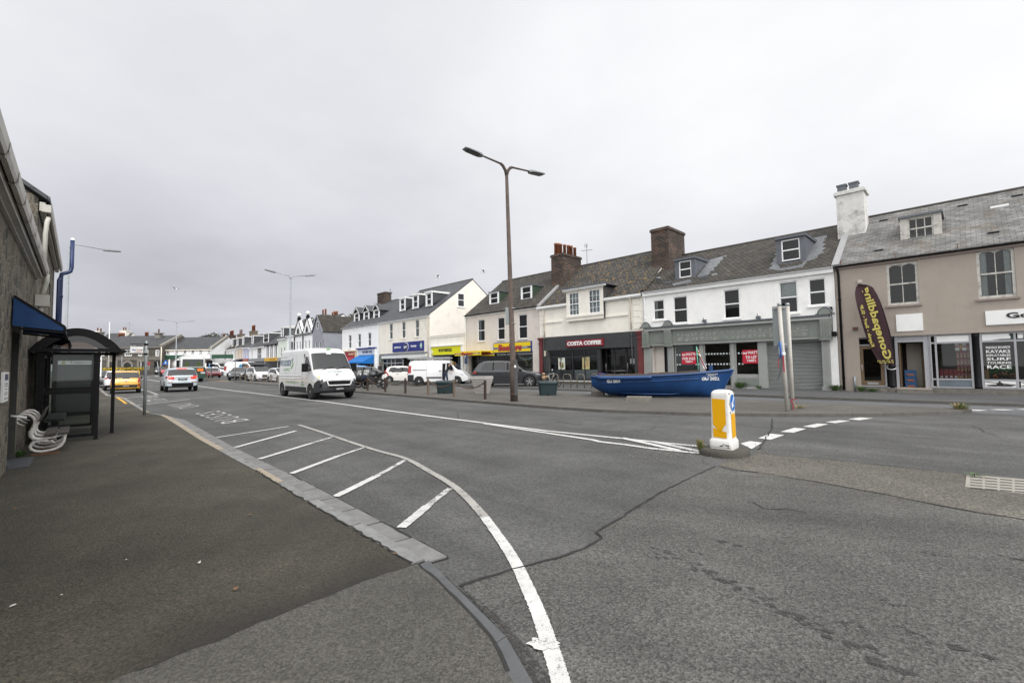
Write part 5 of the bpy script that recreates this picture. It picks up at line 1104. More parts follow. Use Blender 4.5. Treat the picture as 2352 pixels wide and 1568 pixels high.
for (a,c),rows,pm_ in(((670,790),('OH SO','PISTACHIO'),((.62,.64,.56),(.20,.22,.05),(.30,.12,.05))),((1103,1235),('SPICE UP','YOUR','SPRING'),((.45,.40,.20),(.35,.2,.07),(.42,.25,.12)))):
    xa,xb=X5(a),X5(c);w=MB();w.box(0,xb-xa,0,.012,0,.98);p=T(S0+xa,.125,1.22);o=tag(w.obj('cafe_poster',mat('poster_%d'%a,pm_[0],.6,.08,3.),None,tuple(p),TR),'tall pale green drink poster in the left cafe window' if a==670 else 'tall golden drink poster in the right cafe window','poster','posters in the cafe windows');W_=xb-xa
    for i,t_ in enumerate(rows):m=textfit(t_,W_*(.45 if len(t_)<6 else .62),.07,bold=.02,ext=.001);m.xf(TX(W_*(.35+.13*i),-.003,.86-i*.1));m.obj('lettering',mat('brown_print',(.06,.03,.02),.6,.1),o)
    cx=W_*.3 if a==670 else W_*.72;w=MB();w.ext([(cx-.07,-.003,.22),(cx+.07,-.003,.22),(cx+.1,-.003,.6),(cx-.1,-.003,.6)],(0,.003,0));w.obj('drink_picture',mat('drink_%d'%a,pm_[2],.6,.4,8.),o)
    cx=W_*.66 if a==670 else W_*.33;w=MB()
    for i in range(4 if a==670 else 2):w.lathe([(.11-.012*i,-.004),(.11-.012*i,-.0005)],(cx,0,.2+i*.09),14,axis='Y')
    w.obj('cake_picture',mat('cake_%d'%a,pm_[1],.7,.5,14.),o)
# recessed entrance
w=MB();w.box(X5(1395)+.002,X5(1440),.1,.3,.31,2.73);w.obj('entrance_post',fm,b.root)
xa,xb=X5(1445),X5(2010)
shopfront(b,xa,xb,.32,2.72,.75,fm,[X5(1600),X5(1820)],[2.2],t=.08,name='entrance_screen')
for xx in(X5(1455),X5(1850)):w=MB();w.tube([(xx,.7,1.05),(xx,.66,1.08),(xx,.66,1.62),(xx,.7,1.65)],.018,8);w.obj('door_handle',alu,b.root)
w=MB();w.tube([(X5(1470),.69,1.1),(X5(1810),.69,1.1)],.018,8);w.obj('push_bar',alu,b.root)
w=MB();w.box(X5(1885),X5(1990),.735,.745,1.6,1.95);w.obj('door_notice',mat('notice_paper',(.4,.4,.42),.7,.3,18.),b.root)
w=MB();w.box(.42,9.02,-.06,-.0525,.1,.28);w.obj('plinth',rubf,b.root)
x=X5(458);w=MB();w.box(x-.1,x+.1,-.14,-.052,2.3,2.72);w.obj('alarm_box',mat('cream_box',(.6,.55,.42),.6,.1),b.root)
ac=a=Fp('A5',370,420,3.2)
chimney(b.root,.0,3.7,7.9,1.3,2.6,3.3,brickm,[(-.35,-1.0,1.05),(-.1,-.95,1.),(-.2,-.5,1.05),(0.,-.2,1.),(.1,.2,1.),(.15,.55,1.),(.2,1.,.9)],.07,poth=1.0)
w=MB();w.bar((.05,-.2,b.eave+.1),(.05,2.5,b.eave+2.5*b.slope+.16),.3,.14);w.obj('party_wall_coping',mat('pale_coping',(.27,.27,.27),.7,.1),b.root)
def aerial(b,x,y,z,h,s=.5):
    w=MB();w.tube([(x,y,z),(x,y,z+h)],.022,6);w.tube([(x-s,y-.2,z+h*.8),(x+s,y+.2,z+h*.8)],.012,5)
    for i in range(6):
        t=-s+2*s*i/5;w.tube([(x+t,y+t*.4-.18,z+h*.8),(x+t,y+t*.4+.18,z+h*.8)],.009,4)
    w.tube([(x-s*.6,y,z+h),(x+s*.3,y,z+h*.93)],.012,5)
    for i in range(4):t=-s*.6+i*s*.25;w.tube([(x+t,y,z+h*.9),(x+t,y,z+h*1.05)],.008,4)
    w.obj('aerial',mat('aerial_metal',(.09,.09,.1),.5,.2),b.root)
aerial(b,1.6,4.6,9.5,2.6,.4)
# ===== card shop =====
S0=-29.95
def R4(x0,y0,x1,y1,off=0.):
    a=Fp('A4',x0,y0,off);c=Fp('A4',x1,y1,off);return (a[0]-S0,c[0]-S0,c[1],a[1])
ws=[R4(628,675,697,876),R4(818,655,890,862),R4(1020,625,1107,852)]
b=B('card_shop_house','pale stone house with yellow card shop signs and two small green-cheeked dormers',S0,-20.25,6.5,r_pale,5.,10.35,slateb,[(q[0],q[1],q[2],q[3]) for q in ws]+[(.4,8.9,.3,2.75,2.4)])
for i,q in enumerate(ws):window(b.root,q,upvc,.05,'sash',(1,1),('left',net) if i==0 else None,True,r_pale,.06)
w=MB();w.box(.02,b.w-.02,-.1,-.003,b.eave-.22,b.eave-.08);w.obj('fascia_board',white,b.root);gutter(b,black,b.eave-.05,.0,None,-.2);pipe(b,upvc,[(.12,-.2,b.eave-.08),(.1,-.08,b.eave-.4),(.1,-.07,.15)],.05)
gch=mat('green_slate_cheek',(.03,.055,.032),.7,.2,5.)
for q in((745,830,400,525),(1050,1150,340,480)):
    yy=1.1;a=Fp('A4',q[0],q[3]-3,yy);c=Fp('A4',q[1],q[3]-10,yy);z1=Fp('A4',(q[0]+q[1])/2,q[2]+5,yy)[1];z0=Fp('A4',(q[0]+q[1])/2,q[3]-8,yy)[1];dormer(b,(a[0]-S0+.05,c[0]-S0-.05,z0,z1),yy,'flat',gch,upvc,(1,1),.06,'half',None,lead,.06)
room(b,.41,8.89,.31,2.74,.35,2.2)
navy=mat('navy_sign',(.012,.03,.16),.45,.05);yelm=mat('yellow_sign',(.72,.52,.0),.45,.04);redl=mat('red_letter',(.32,.03,.03),.5,.3,3.)
q=R4(787,890,1155,945);qs=(q[0],q[1],2.72,3.62);s=sign(b,qs,-.002,.08,navy);
w=MB();w.box(qs[0]+.04,qs[1]-.12,-.086,-.083,2.77,3.02);w.box(qs[0]+.04,qs[1]-.12,-.086,-.083,3.2,3.56);w.obj('yellow_band',yelm,s)
W_=qs[1]-qs[0];m=textfit('Beekers',W_*.62,.6,bold=.05,ext=.02,shear=.1);m.xf(TX((qs[0]+qs[1])/2-.05*W_,-.1,2.86));m.obj('lettering',redl,s);m=textfit('Card Shop',W_*.16,.11,bold=.02,ext=.004);m.xf(TX(qs[1]-.18*W_,-.09,3.06));m.obj('small_lettering',white,s);m=textfit('open 6 days a week',W_*.16,.08,bold=.01,ext=.003);m.xf(TX(qs[0]+.12*W_,-.086,3.07));m.obj('small_lettering',white,s)
q=R4(665,968,795,1000);qs=(q[0]-.05,q[1]-.03,2.5,2.98);s=sign(b,qs,-.002,.06,yelm,[('Beekers',.15,.75,.25,.85,redl,dict(bold=.05))])
w=MB();w.box(qs[0]+.02,qs[1]-.02,-.063,-.0605,2.6,2.72);w.obj('navy_band',navy,s)
# projecting canopy sign over the door
q=R4(410,968,660,1008,-1.2);qs=(q[0],q[1],2.55,2.95);w=MB();w.box(qs[0],qs[1],-1.25,-1.17,qs[2],qs[3]);w.box(qs[0],qs[1],-1.168,-.004,qs[3]-.08,qs[3]);s=w.obj('canopy_sign',yelm,b.root)
w=MB();w.box(qs[0]+.02,qs[1]-.02,-1.258,-1.252,2.68,2.77);w.obj('navy_band',navy,s);m=textfit('Beekers',(qs[1]-qs[0])*.42,.28,bold=.05,ext=.006,shear=.1);m.xf(TX((qs[0]+qs[1])/2,-1.268,2.6));m.obj('lettering',redl,s)
for tx,fx in(('Card Shop',.83),('open 6 days a week',.15)):m=textfit(tx,(qs[1]-qs[0])*.16,.06,bold=.015,ext=.002);m.xf(TX(qs[0]+fx*(qs[1]-qs[0]),-1.262,2.7));m.obj('small_lettering',white,s)
def X4(x,y=1050): return Fp('A4',x,y)[0]-S0
shopfront(b,X4(800),X4(1160),.75,2.72,.08,fm,[X4(900),X4(1000)],[2.45],riser=.3,riserm=r_pale,t=.06)
shopfront(b,.45,X4(790),.32,2.5,.5,fm,[X4(600),X4(700)],[2.1],t=.07,name='entrance_screen')
w=MB();w.box(X4(800),X4(1160),.13,.14,2.5,2.7);w.obj('blind_box',r_pale,b.root)
# bunting and display in the window
bc=[mat('bunting_%d'%i,c,.7,.1) for i,c in enumerate(((.5,.62,.66),(.55,.5,.3),(.3,.5,.55),(.62,.64,.6)))]
m=MB();xa,xb=X4(1003),X4(1155)
for i in range(11):
    t=i/10;x=xa+(xb-xa)*t;z=2.42-.22*math.sin(math.pi*t);m.ext([(x-.06,.3,z),(x+.06,.3,z),(x+.06,.3,z-.16),(x,.3,z-.22),(x-.06,.3,z-.16)][::-1],(0,.004,0),i%4)
tag(m.obj('bunting',bc,None,tuple(T(S0,0)),TR),'string of pastel bunting hanging in the card shop window','bunting')
m=MB();x=X4(1090,1130);m.lathe([(.08,.85),(.1,1.0),(.07,1.2),(.08,1.22)],(x,.35,0),12,0);random.seed(8)
for i in range(22):
    a=random.uniform(-1,1);h=random.uniform(.3,.75);m.tube([(x,.35,1.2),(x+a*.15,.35,1.2+h*.6),(x+a*.38,.35+random.uniform(-.1,.1),1.2+h)],.008,4,1)
    m.lathe([(.0,-.06),(.04,-.02),(.045,.02),(0,.06)],(x+a*.38,.35,1.17+h),7,random.choice((2,3,4)),caps=False)
tag(m.obj('easter_tree_vase',[mat('pale_vase',(.45,.5,.4),.4,.1),mat('twig',(.1,.07,.04),.9,.1),yel,bc[0],mat('green_egg',(.2,.35,.1),.5,.2)],None,tuple(T(S0,0)),TR),'pale vase of twigs hung with coloured eggs in the card shop window','vase')
m=MB();random.seed(9)
for i in range(40):
    x=X4(1010)+random.random()*(X4(1155)-X4(1010));m.lathe([(.0,-.05),(.06,-.02),(.06,.03),(0,.08)],(x,.2+random.random()*.3,.82+random.random()*.18),6,random.randint(0,4),caps=False)
tag(m.obj('gift_display',[mat('lilac_gift',(.3,.28,.5),.6,.2),bc[0],yel,white,mat('green_egg',(.2,.35,.1),.5,.2)],None,tuple(T(S0,0)),TR),'jumble of small pastel gifts along the card shop window sill','gifts',kind='stuff')
# ===== low yellow-fronted shop =====
S0=-36.02
b=B('shoe_shop','low cream shop with a bright yellow fascia under the tall gable wall',S0,-29.97,4.75,r_cream,.6,4.8,None,[(.45,5.5,.3,2.75,2.2)],depth=6.)
w=MB();w.box(.02,b.w-.02,.02,5.9,4.76,4.84);w.obj('roof',lead,b.root);w=MB();w.box(.0+.01,b.w-.01,-.08,-.003,4.6,4.72);w.box(.01,b.w-.01,-.1,.15,4.76,4.83);w.obj('parapet_coping',r_cream,b.root)
a=Fp('A4',178,950);c=Fp('A4',497,950);q=(.35,5.35,2.78,3.62);ylime=mat('lime_yellow_sign',(.66,.64,.0),.45,.03)
s=sign(b,q,-.004,.1,ylime,[('BODY&SOLE',.27,.72,.35,.74,bk,dict(bold=.05,space=.95))])
w=MB();w.lathe([(.13,-.16),(.13,-.102)],(q[0]+.2,0,3.1),14,axis='Y');w.obj('fascia_lamp',white,s)
w=MB();w.box(.1,b.w-.3,-.2,-.004,3.64,3.74);w.box(.02,.34,-.12,-.004,.1,3.6);w.box(5.4,5.75,-.12,-.004,.1,3.6);w.obj('cornice',white,b.root)
room(b,.46,5.49,.31,2.74,.35,2.,dark)
shopfront(b,.5,3.6,.6,2.72,.08,fm,[1.5,2.6],[],riser=.3,riserm=fm,t=.06);shopfront(b,4.9,5.48,.32,2.72,.08,fm,[],[],t=.06)
w=MB();w.box(4.2,4.88,.5,.55,.32,2.5);w.obj('door',mat('teal_door',(.03,.06,.08),.4,.2),b.root)
# ===== chemist =====
S0=-47.25
def R3(x0,y0,x1,y1,off=0.):
    a=Fp('A3',x0,y0,off);c=Fp('A3',x1,y1,off);return (a[0]-S0,c[0]-S0,c[1],a[1])
ws=[R3(1588,640,1622,800),R3(1718,622,1755,790),R3(1858,600,1898,775)]
gw=Fp('A4',535,505)
b=B('chemist_house','tall ivory house with a plain gable end and blue chemist sign',S0,-36.03,7.2,r_boots,6.,11.65,slate,[(q[0],q[1],q[2],q[3]) for q in ws]+[(.55,10.6,.3,2.75,2.4)],overhang=.2)
for q in ws:window(b.root,q,upvc,.05,'sash',(1,1),('full',net),True,r_boots,.06)
gutter(b,upvc,b.eave-.1,.02,None,-.22);w=MB();w.box(.02,b.w-.02,-.14,-.003,b.eave-.3,b.eave-.12);w.obj('fascia_board',white,b.root)
# window in the gable end, flush box on the side wall
yy=4.2;w=MB();x=b.w-.012
w.box(x+.002,x+.05,yy-.5,yy+.5,8.3,9.9);w.box(x+.002,x+.09,yy-.56,yy+.56,8.22,8.298);f=w.obj('gable_window',upvc,b.root);w=MB();w.box(x+.05,x+.056,yy-.4,yy+.4,9.14,9.8);w.box(x+.05,x+.056,yy-.4,yy+.4,8.4,9.06);w.obj('pane',mat('dark_pane',(.02,.022,.025),.08,.2,1.),f)
for i,(px,py,pw,ph) in enumerate(((1705,505,40,115),(1840,480,42,125),(1980,455,45,125))):
    y_=1.25;a=Fp('A3',px,py,y_);c=Fp('A3',px+pw,py,y_);z1=Fp('A3',px+pw/2,py-ph,y_)[1];dormer(b,(a[0]-S0-.05,c[0]-S0+.05,a[1]+.1,z1+.15),y_,'flat',mat('slate_cheek2',(.05,.052,.056),.7,.2),upvc,(1,1),.16,'half',None,white,.14)
q=R3(1628,860,1952,835);qs=(q[0],q[1],3.32,4.42);cb_=mat('chemist_blue',(.012,.022,.17),.4,.05)
s=sign(b,qs,-.002,.1,cb_,[('pharmacy',.07,.29,.36,.62,white,dict(bold=.025)),('beauty',.62,.79,.36,.66,white,dict(bold=.025))])
W_=qs[1]-qs[0];cx=qs[0]+W_*.46;w=MB();w.lathe([(.5,-.13),(.5,-.102)],(cx+.08,0,3.87),28,axis='Y');g_=w.obj('badge_rim',mat('badge_silver',(.45,.45,.6),.3,.1),s);w=MB();w.lathe([(.43,-.16),(.43,-.131)],(cx,0,3.84),28,axis='Y');w.obj('badge',mat('badge_navy',(.008,.012,.06),.3,.1),s)
m=textfit('Boots',.62,.34,bold=.012,ext=.006,shear=.35);m.xf(TX(cx-.02,-.168,3.7)@RY(R_(-12)));m.obj('lettering',white,s)
gx=qs[1]-W_*.07;w=MB();w.box(gx-.09,gx+.09,-.115,-.102,3.6,4.2);w.box(gx-.22,gx+.22,-.12,-.116,3.82,4.0);w.obj('green_cross',mat('pale_green_cross',(.45,.68,.48),.5,.1),s)
w=MB();w.box(.6,b.w-.5,-.25,-.003,3.02,3.18);w.obj('worn_cornice',mat('worn_lead_cornice',(.16,.17,.19),.7,.4,6.,stain=((.42,.42,.4),5.,.6)),b.root);w=MB();w.box(.9,b.w-.5,-.14,-.003,2.62,3.015);w.obj('white_fascia',white,b.root);w=MB();w.box(.3,.88,-.13,-.003,.1,3.0);w.obj('pilaster',mat('sage_pilaster',(.16,.18,.15),.6,.1),b.root)
room(b,.56,10.59,.31,2.74,.4,2.2)
grf=mat('pale_frame',(.42,.43,.44),.4,.05)
shopfront(b,.9,5.6,.5,2.62,.08,grf,[1.9,2.9,3.8],[2.05],riser=.3,riserm=grf,t=.08);shopfront(b,7.9,10.55,.5,2.62,.08,grf,[9.2],[2.05],riser=.3,riserm=grf,t=.08);w=MB();w.box(6.,7.4,.6,.66,.32,2.0);w.obj('door_poster',cb_,b.root)
pipe(b,cream_p,[(b.w-.3,-.2,b.eave-.2),(b.w-.3,-.08,b.eave-.6),(b.w-.3,-.08,.2)],.05)
# ===== white house with three gabled dormers =====
S0=-57.75
ws=[R3(1160,760,1190,895),R3(1258,748,1290,885),R3(1362,735,1397,873)]
b=B('gabled_dormer_house','white house with three steep gabled dormers over red and blue shop awnings',S0,-47.27,7.15,r_far,5.5,11.,slate,[(q[0],q[1],q[2],q[3]) for q in ws]+[(.3,4.4,.3,2.9,2.),(4.9,9.6,.3,2.9,2.)])
for q in ws:window(b.root,q,upvc,.06,'sash',(1,1),('full',net),True,r_far,.07)
gutter(b,upvc,b.eave-.08,.02,None,-.22)
bkc=mat('black_slate_cheek',(.018,.019,.022),.6,.2)
for px,pw,pz in((1228,36,640),(1328,38,622),(1432,40,605)):
    y_=1.2;a=Fp('A3',px,pz,y_);c=Fp('A3',px+pw,pz,y_);z1=Fp('A3',px+pw/2,pz-112,y_)[1];dormer(b,(a[0]-S0-.1,c[0]-S0+.1,a[1]+.15,z1),y_,'gable',bkc,upvc,(1,1),.1,'half',None,slate,.16)
red_s=mat('red_shop_sign',(.28,.01,.03),.5,.08);blu_s=mat('blue_canvas_bright',(.0,.13,.42),.7,.1);red_c=mat('red_canvas',(.26,.012,.02),.7,.1);crm=mat('shop_cream',(.62,.5,.32),.6,.1)
w=MB();w.box(.1,4.5,-.2,-.004,3.78,3.9);w.box(4.3,4.55,-.18,-.004,.1,3.77);w.obj('cornice',crm,b.root);s=sign(b,(.15,4.25,3.1,3.7),-.004,.1,red_s,[("HANSEN'S",.5,.93,.3,.75,crm,dict(bold=.02))])
w=MB();w.box(4.8,9.95,-.3,-.004,3.95,4.1);w.obj('blue_cornice',cb_,b.root);w=MB();w.box(4.85,5.2,-.15,-.004,.1,3.94);w.obj('pilaster',white,b.root);w=MB();w.box(9.6,9.9,-.15,-.004,.1,3.94);w.obj('pilaster',white,b.root)
s=sign(b,(5.25,9.55,3.2,3.9),-.004,.1,mat('pale_blue_sign',(.55,.6,.68),.5,.05),[('WAYFARERS TRAVEL',.25,.88,.3,.72,mat('navy_letter',(.015,.02,.08),.5,.1),dict(bold=.03))])
def awn(b,x0,x1,z1,z0,pr,m,val=.2):
    w=MB();w.ext([(x0,-.02,z1),(x0,-pr,z0),(x1,-pr,z0),(x1,-.02,z1)],(0,0,.02));w.box(x0,x1,-pr-.012,-pr,z0-val,z0+.02)
    w.add([(x0,-.02,z1),(x0,-.02,z0-val),(x0,-pr,z0-val),(x0,-pr,z0)],[(0,1,2,3)]);w.add([(x1,-.02,z1),(x1,-pr,z0),(x1,-pr,z0-val),(x1,-.02,z0-val)],[(0,1,2,3)]);return w.obj('awning',m,b.root)
awn(b,.2,4.2,3.08,2.25,1.3,red_c);awn(b,5.,9.5,3.15,2.25,1.6,blu_s)
room(b,.31,4.39,.31,2.89,.4,1.6,dark);room(b,4.91,9.59,.31,2.89,.4,1.6,dark)
shopfront(b,.35,4.2,.6,2.88,.08,maroon,[2.2],[],riser=.3,riserm=maroon,t=.07);shopfront(b,5.3,9.55,.6,2.88,.08,cb_,[6.6,8.],[],riser=.3,riserm=cb_,t=.07)
# ---------------- far end of the terrace ----------------
def sA(x,y=1100,k='A5b',off=0): return Fp(k,x,y,off)[0]
def zA(k,x,y,off=0): return Fp(k,x,y,off)[1]
def bigwin(b,wins,curt=None,fm=None,bars=(1,1),t=.09,sillm=None,style='sash'):
    for q in wins:window(b.root,q,fm or upvc,.05,style,bars,curt,True,sillm or white,t)
dp=mat('dark_pane',(.02,.022,.025),.08,.2,1.)
# grey-blue gable house (gable to the street)
S0,S1=-68.6,-64.4;zg=gz(T(-66,0).y);ev=zA('A3',897,717)-zg;ap=zA('A3',833,556)-zg
b=B('grey_gable_house','grey-blue house with its gable to the street, beside the black and white twin gables',S0,S1,ev,r_grey,.5,ev+.01,None,[(1.15,1.75,2.9+.6,5.4),(2.6,3.2,3.5,5.4),(1.75,2.35,ev+.5,ev+1.7),(.3,3.9,.2,2.7,1.5)],depth=12,zg=zg)
xm=(S1-S0)*.46;w=MB();w.poly([(0.012,0,ev),(b.w-.012,0,ev),(xm,0,ap)]);w.poly([(b.w-.012,12,ev),(.012,12,ev),(xm,12,ap)]);w.obj('gable',r_grey,b.root)
w=MB();w.ext([(-.1,-.15,ev-.1),(xm,-.15,ap+.05),(xm,12.1,ap+.05),(-.1,12.1,ev-.1)][::-1],(0,0,.1));w.ext([(xm,-.15,ap+.05),(b.w+.15,-.15,ev-.12),(b.w+.15,12.1,ev-.12),(xm,12.1,ap+.05)][::-1],(0,0,.1));w.obj('roof',slateb,b.root)
w=MB();w.bar((-.1,-.17,ev-.05),(xm,-.17,ap+.1),.05,.22);w.bar((xm,-.165,ap+.1),(b.w+.15,-.165,ev-.07),.05,.22);w.obj('bargeboard',r_grey,b.root)
bigwin(b,[(1.15,1.75,3.5,5.4),(2.6,3.2,3.5,5.4),(1.75,2.35,ev+.5,ev+1.7)] if False else [(1.15,1.75,3.5,5.4),(2.6,3.2,3.5,5.4)],None,upvc)
w=MB();w.box(1.72,2.38,-.03,.0-.002,ev+.5,ev+1.7);f=w.obj('attic_window',upvc,b.root);w=MB();w.box(1.82,2.28,-.036,-.031,ev+.6,ev+1.6);w.obj('pane',dp,f)
w=MB();w.box(b.w+.02,b.w+.1,.5,11.,ev-.1,ev+.0);w.obj('gutter',upvc,b.root)
# house behind with one gabled dormer
b=B('rear_dormer_house','small slate roofed house with one white gabled dormer behind the grey gable house',-66,-57,5.8,r_far,4.,9.,slateb,[],y=9.,zg=.3)
p=Fp('A3',1140,690,10.2);p2=Fp('A3',1212,690,10.2);dormer(b,(p[0]+66+.2,p2[0]+66-.2,p[1]-.3,zA('A3',1170,628,10.2)-.3),1.2,'gable',r_far,upvc,(1,1),.1,'half',None,slateb,.2)
# twin black and white gables
S0,S1=-76.4,-68.65;zg=gz(T(-72,0).y);hw=(S1-S0)/2;ev=zA('A3',690,745)-zg;ap=zA('A3',640,690)-zg+.5
b=B('twin_gable_shop','white shop with twin black-edged gables topped by white globes',S0,S1,ev+.05,r_far,5.,ev+3.2,slatef,[(.7,1.35,3.3,5.7),(2.1,2.75,3.3,5.7),(4.6,5.25,3.3,5.7),(6.,6.65,3.3,5.7)],zg=zg)
for i in(0,1):
    x0=i*hw+.03;x1=x0+hw-.06;xm=(x0+x1)/2;w=MB();w.ext([(x0,-.12,ev-.3),(x1,-.12,ev-.3),(x1,-.12,ev),(xm,-.12,ap+1.0),(x0,-.12,ev)],(0,.5,0));g_=w.obj('gable',r_far,b.root)
    w=MB();w.bar((x0-.05,-.16,ev-.02),(xm,-.16,ap+1.1),.08,.11);w.bar((x1+.05,-.155,ev-.02),(xm,-.155,ap+1.1),.08,.11);w.bar((x0,-.15,ev-.2),(x1,-.15,ev-.2),.06,.12);w.bar((x0+.05,-.06,.3),(x0+.05,-.06,ev-.32),.2,.1)
    for r_ in(.25,):w.tube([(xm+.42*math.cos(a*.7),-.15,ev+.6+.42*math.sin(a*.7)) for a in range(10)],.05,5);w.tube([(xm-.6,-.15,ev+.2),(xm,-.15,ev+.75),(xm+.6,-.15,ev+.2)],.05,5);w.tube([(xm,-.15,ev+.2),(xm,-.15,ev+1.2)],.05,5)
    w.obj('black_trim',black,g_)
    w=MB();w.box(xm-.28,xm+.28,-.2,.2,ap+.95,ap+1.35);w.lathe([(.2,ap+1.35),(.12,ap+1.5)],(xm,0,0),10);q=w.obj('finial_base',black,g_);w=MB();w.lathe([(.3*math.sin(math.pi*j/10)+.001,ap+1.78-.3*math.cos(math.pi*j/10)) for j in range(11)],(xm,0,0),16);w.obj('globe',white,q)
bigwin(b,[(.7,1.35,3.3,5.7),(2.1,2.75,3.3,5.7),(4.6,5.25,3.3,5.7),(6.,6.65,3.3,5.7)],None,upvc)
w=MB();w.box(.15,b.w-.15,-.1,-.003,.1,3.);w.obj('shopfront',mat('dim_shopfront',(.06,.06,.065),.4,.4,.6),b.root)
chimney(b.root,.0,5.,ev+1.,2.1,1.6,zA('A5b',1890,432,5)-zg-ev-1,mat('grey_chimney',(.13,.12,.105),.9,.2,3.),[(-.6,0,1.1),(.0,.2,1.2),(.6,0,1.1)],.08,mat('orange_pot',(.30,.11,.045),.8,.2,5.),.95)
chimney(b.root,3.6,5.4,ev+1.,1.6,1.6,zA('A5b',2075,495,5)-zg-ev-1,brickd,[(-.5,-.2,1.1),(-.1,.2,1.1),(.3,-.2,1.2),(.6,.1,1.2)],.08,mat('orange_pot',(.30,.11,.045),.8,.2,5.),1.1)
def simple(name,label,S0,S1,k,ey,wall,roofm,wins,shop=None,shoplab=None,dorm=(),ro=4.5,rh=3.1,fm=None,blackwin=False,signs=(),awnm=None,curt=None,cornice=None,bars=(1,1)):
    zg=gz(T((S0+S1)/2,0).y);ev=zA(k,*ey)-zg
    b=B(name,label,S0,S1,ev,wall,ro,ev+rh,roofm,list(wins),zg=zg)
    bigwin(b,wins,curt,fm,bars,.1)
    if blackwin:
        for q in wins:
            w=MB();w.box(q[0]-.22,q[0]-.01,-.05,-.003,q[2]-.15,q[3]+.2);w.box(q[1]+.01,q[1]+.22,-.05,-.003,q[2]-.15,q[3]+.2);w.box(q[0]-.009,q[1]+.009,-.05,-.003,q[3]+.005,q[3]+.2);w.obj('black_surround',black,b.root)
    w=MB();w.box(.01,b.w-.01,-.25,-.02,ev-.18,ev-.02);w.obj('gutter',cornice or upvc,b.root)
    if shop:
        w=MB();w.box(.2,b.w-.2,-.08,-.003,.1,2.5);w.obj('shop_window',mat('dim_glass_front',(.03,.032,.035),.15,.5,.5),b.root)
        w=MB();w.box(.1,b.w-.1,-.14,-.003,2.52,3.15);s=w.obj('fascia',shop,b.root)
        for tx,x0,x1,lm in signs:m=textfit(tx,x1-x0,.38,bold=.02,ext=.004);m.xf(TX((x0+x1)/2,-.146,2.64));m.obj('lettering',lm,s)
    if awnm:
        w=MB();w.ext([(.5,-.02,3.1),(.5,-1.6,2.3),(b.w-.6,-1.6,2.3),(b.w-.6,-.02,3.1)],(0,0,.04));w.box(.5,b.w-.6,-1.62,-1.6,2.,2.32);w.obj('awning',awnm,b.root)
    for (xc,wd,zz_,hh,st) in dorm:
        dormer(b,(xc-wd/2,xc+wd/2,ev+zz_,ev+zz_+hh),max(.35,zz_/b.slope*.8),st,mat('slate_cheek2',(.05,.052,.056),.7,.2),upvc,(1,1),.14,'half',None,white if st=='flat' else slatef,.14)
    return b
gold=mat('gold_letter',(.5,.3,.05),.5,.1)
b=simple('bay_window_shop','narrow white shop with a wide upper window and flat parapet',-80.3,-76.45,'A5b',(1730,745),r_far,slatef,[(.8,3.2,3.3,5.8)],mat('dim_fascia',(.3,.3,.3),.6,.1),bars=(3,2))
b=simple('pale_green_house','pale green house with a dark slate roof and sliver dormer',-84.85,-80.35,'A5b',(1560,810),r_mint,slatef,[(1.2,1.9,3.1,4.9),(2.9,3.6,3.1,4.9)],mat('dim_fascia',(.3,.3,.3),.6,.1),dorm=((.6,.9,.5,1.6,'flat'),),rh=3.8)
b=simple('black_trim_house','white house with three black-framed windows and a small yellow shop',-92.4,-84.9,'A5b',(1330,925),r_far,slatef,[(1.3,1.9,3.,5.4),(3.6,4.2,3.,5.4),(6.,6.6,3.,5.4)],mat('yellow_fascia',(.62,.36,.03),.5,.1),signs=(("Dorothy's",3.2,6.6,mat('brown_letter',(.25,.1,.02),.5,.1)),),blackwin=True,cornice=black,dorm=((7.1,.7,1.7,1.5,'flat'),))
b=simple('picture_window_house','white house with one large small-paned window and a flat dormer',-103.3,-92.45,'A5b',(1040,985),r_far,slatef,[(1.5,2.4,2.8,4.9),(5.6,8.4,2.6,5.2)],mat('grey_fascia',(.24,.25,.26),.6,.1),dorm=((7.6,3.0,1.,1.7,'flat'),),bars=(3,4),rh=3.4)
b=simple('lilac_house','lilac house with a magenta shop sign between the white and peach houses',-107.85,-103.35,'A5b',(800,995),r_lil,slatef,[(.9,1.6,2.8,5.),(3.,3.7,2.8,5.)],mat('magenta_fascia',(.3,.03,.08),.6,.1),signs=(('TAKEAWAY',.5,4.,gold),),dorm=((2.9,.9,.9,1.6,'flat'),))
b=simple('peach_house','peach house over a dark blue awning between lilac and white houses',-113.3,-107.9,'A5b',(670,1000),r_peach,slatef,[(1.3,2.,2.8,5.1),(3.6,4.3,2.8,5.1)],mat('navy_fascia',(.02,.025,.05),.6,.1),awnm=mat('navy_canvas',(.012,.018,.04),.7,.1),dorm=((1.,.9,.9,1.7,'flat'),))
b=simple('four_window_house','white house with four narrow windows over a dark passage',-124.7,-113.35,'A5b',(480,1030),r_far,slateb,[(1.2,1.9,2.9,5.),(4.0,4.7,2.9,5.),(6.6,7.3,2.9,5.),(9.3,10.,2.9,5.)],r_far,dorm=((3.,.9,.9,1.7,'flat'),(7.6,.9,.9,1.7,'flat')))
b=simple('green_cross_shop','white shop with a green pharmacy cross near the far end of the terrace',-131.6,-124.75,'A5b',(270,1050),r_far,slatef,[(1.4,2.1,2.8,4.9),(4.,4.7,2.8,4.9)],mat('slate_green_fascia',(.08,.14,.13),.6,.1),signs=(('THE PHARMACY',.6,6.,white),),dorm=((2.,1.,.9,1.7,'flat'),))
w=MB();w.box(3.2,5.,-.7,-.5,3.0,4.4);s=w.obj('hanging_sign',white,b.root);w=MB();w.box(3.95,4.25,-.73,-.702,3.2,4.2);w.box(3.5,4.7,-.728,-.7025,3.58,3.82);w.obj('green_cross',mat('cross_green',(.02,.25,.12),.5,.1),s)
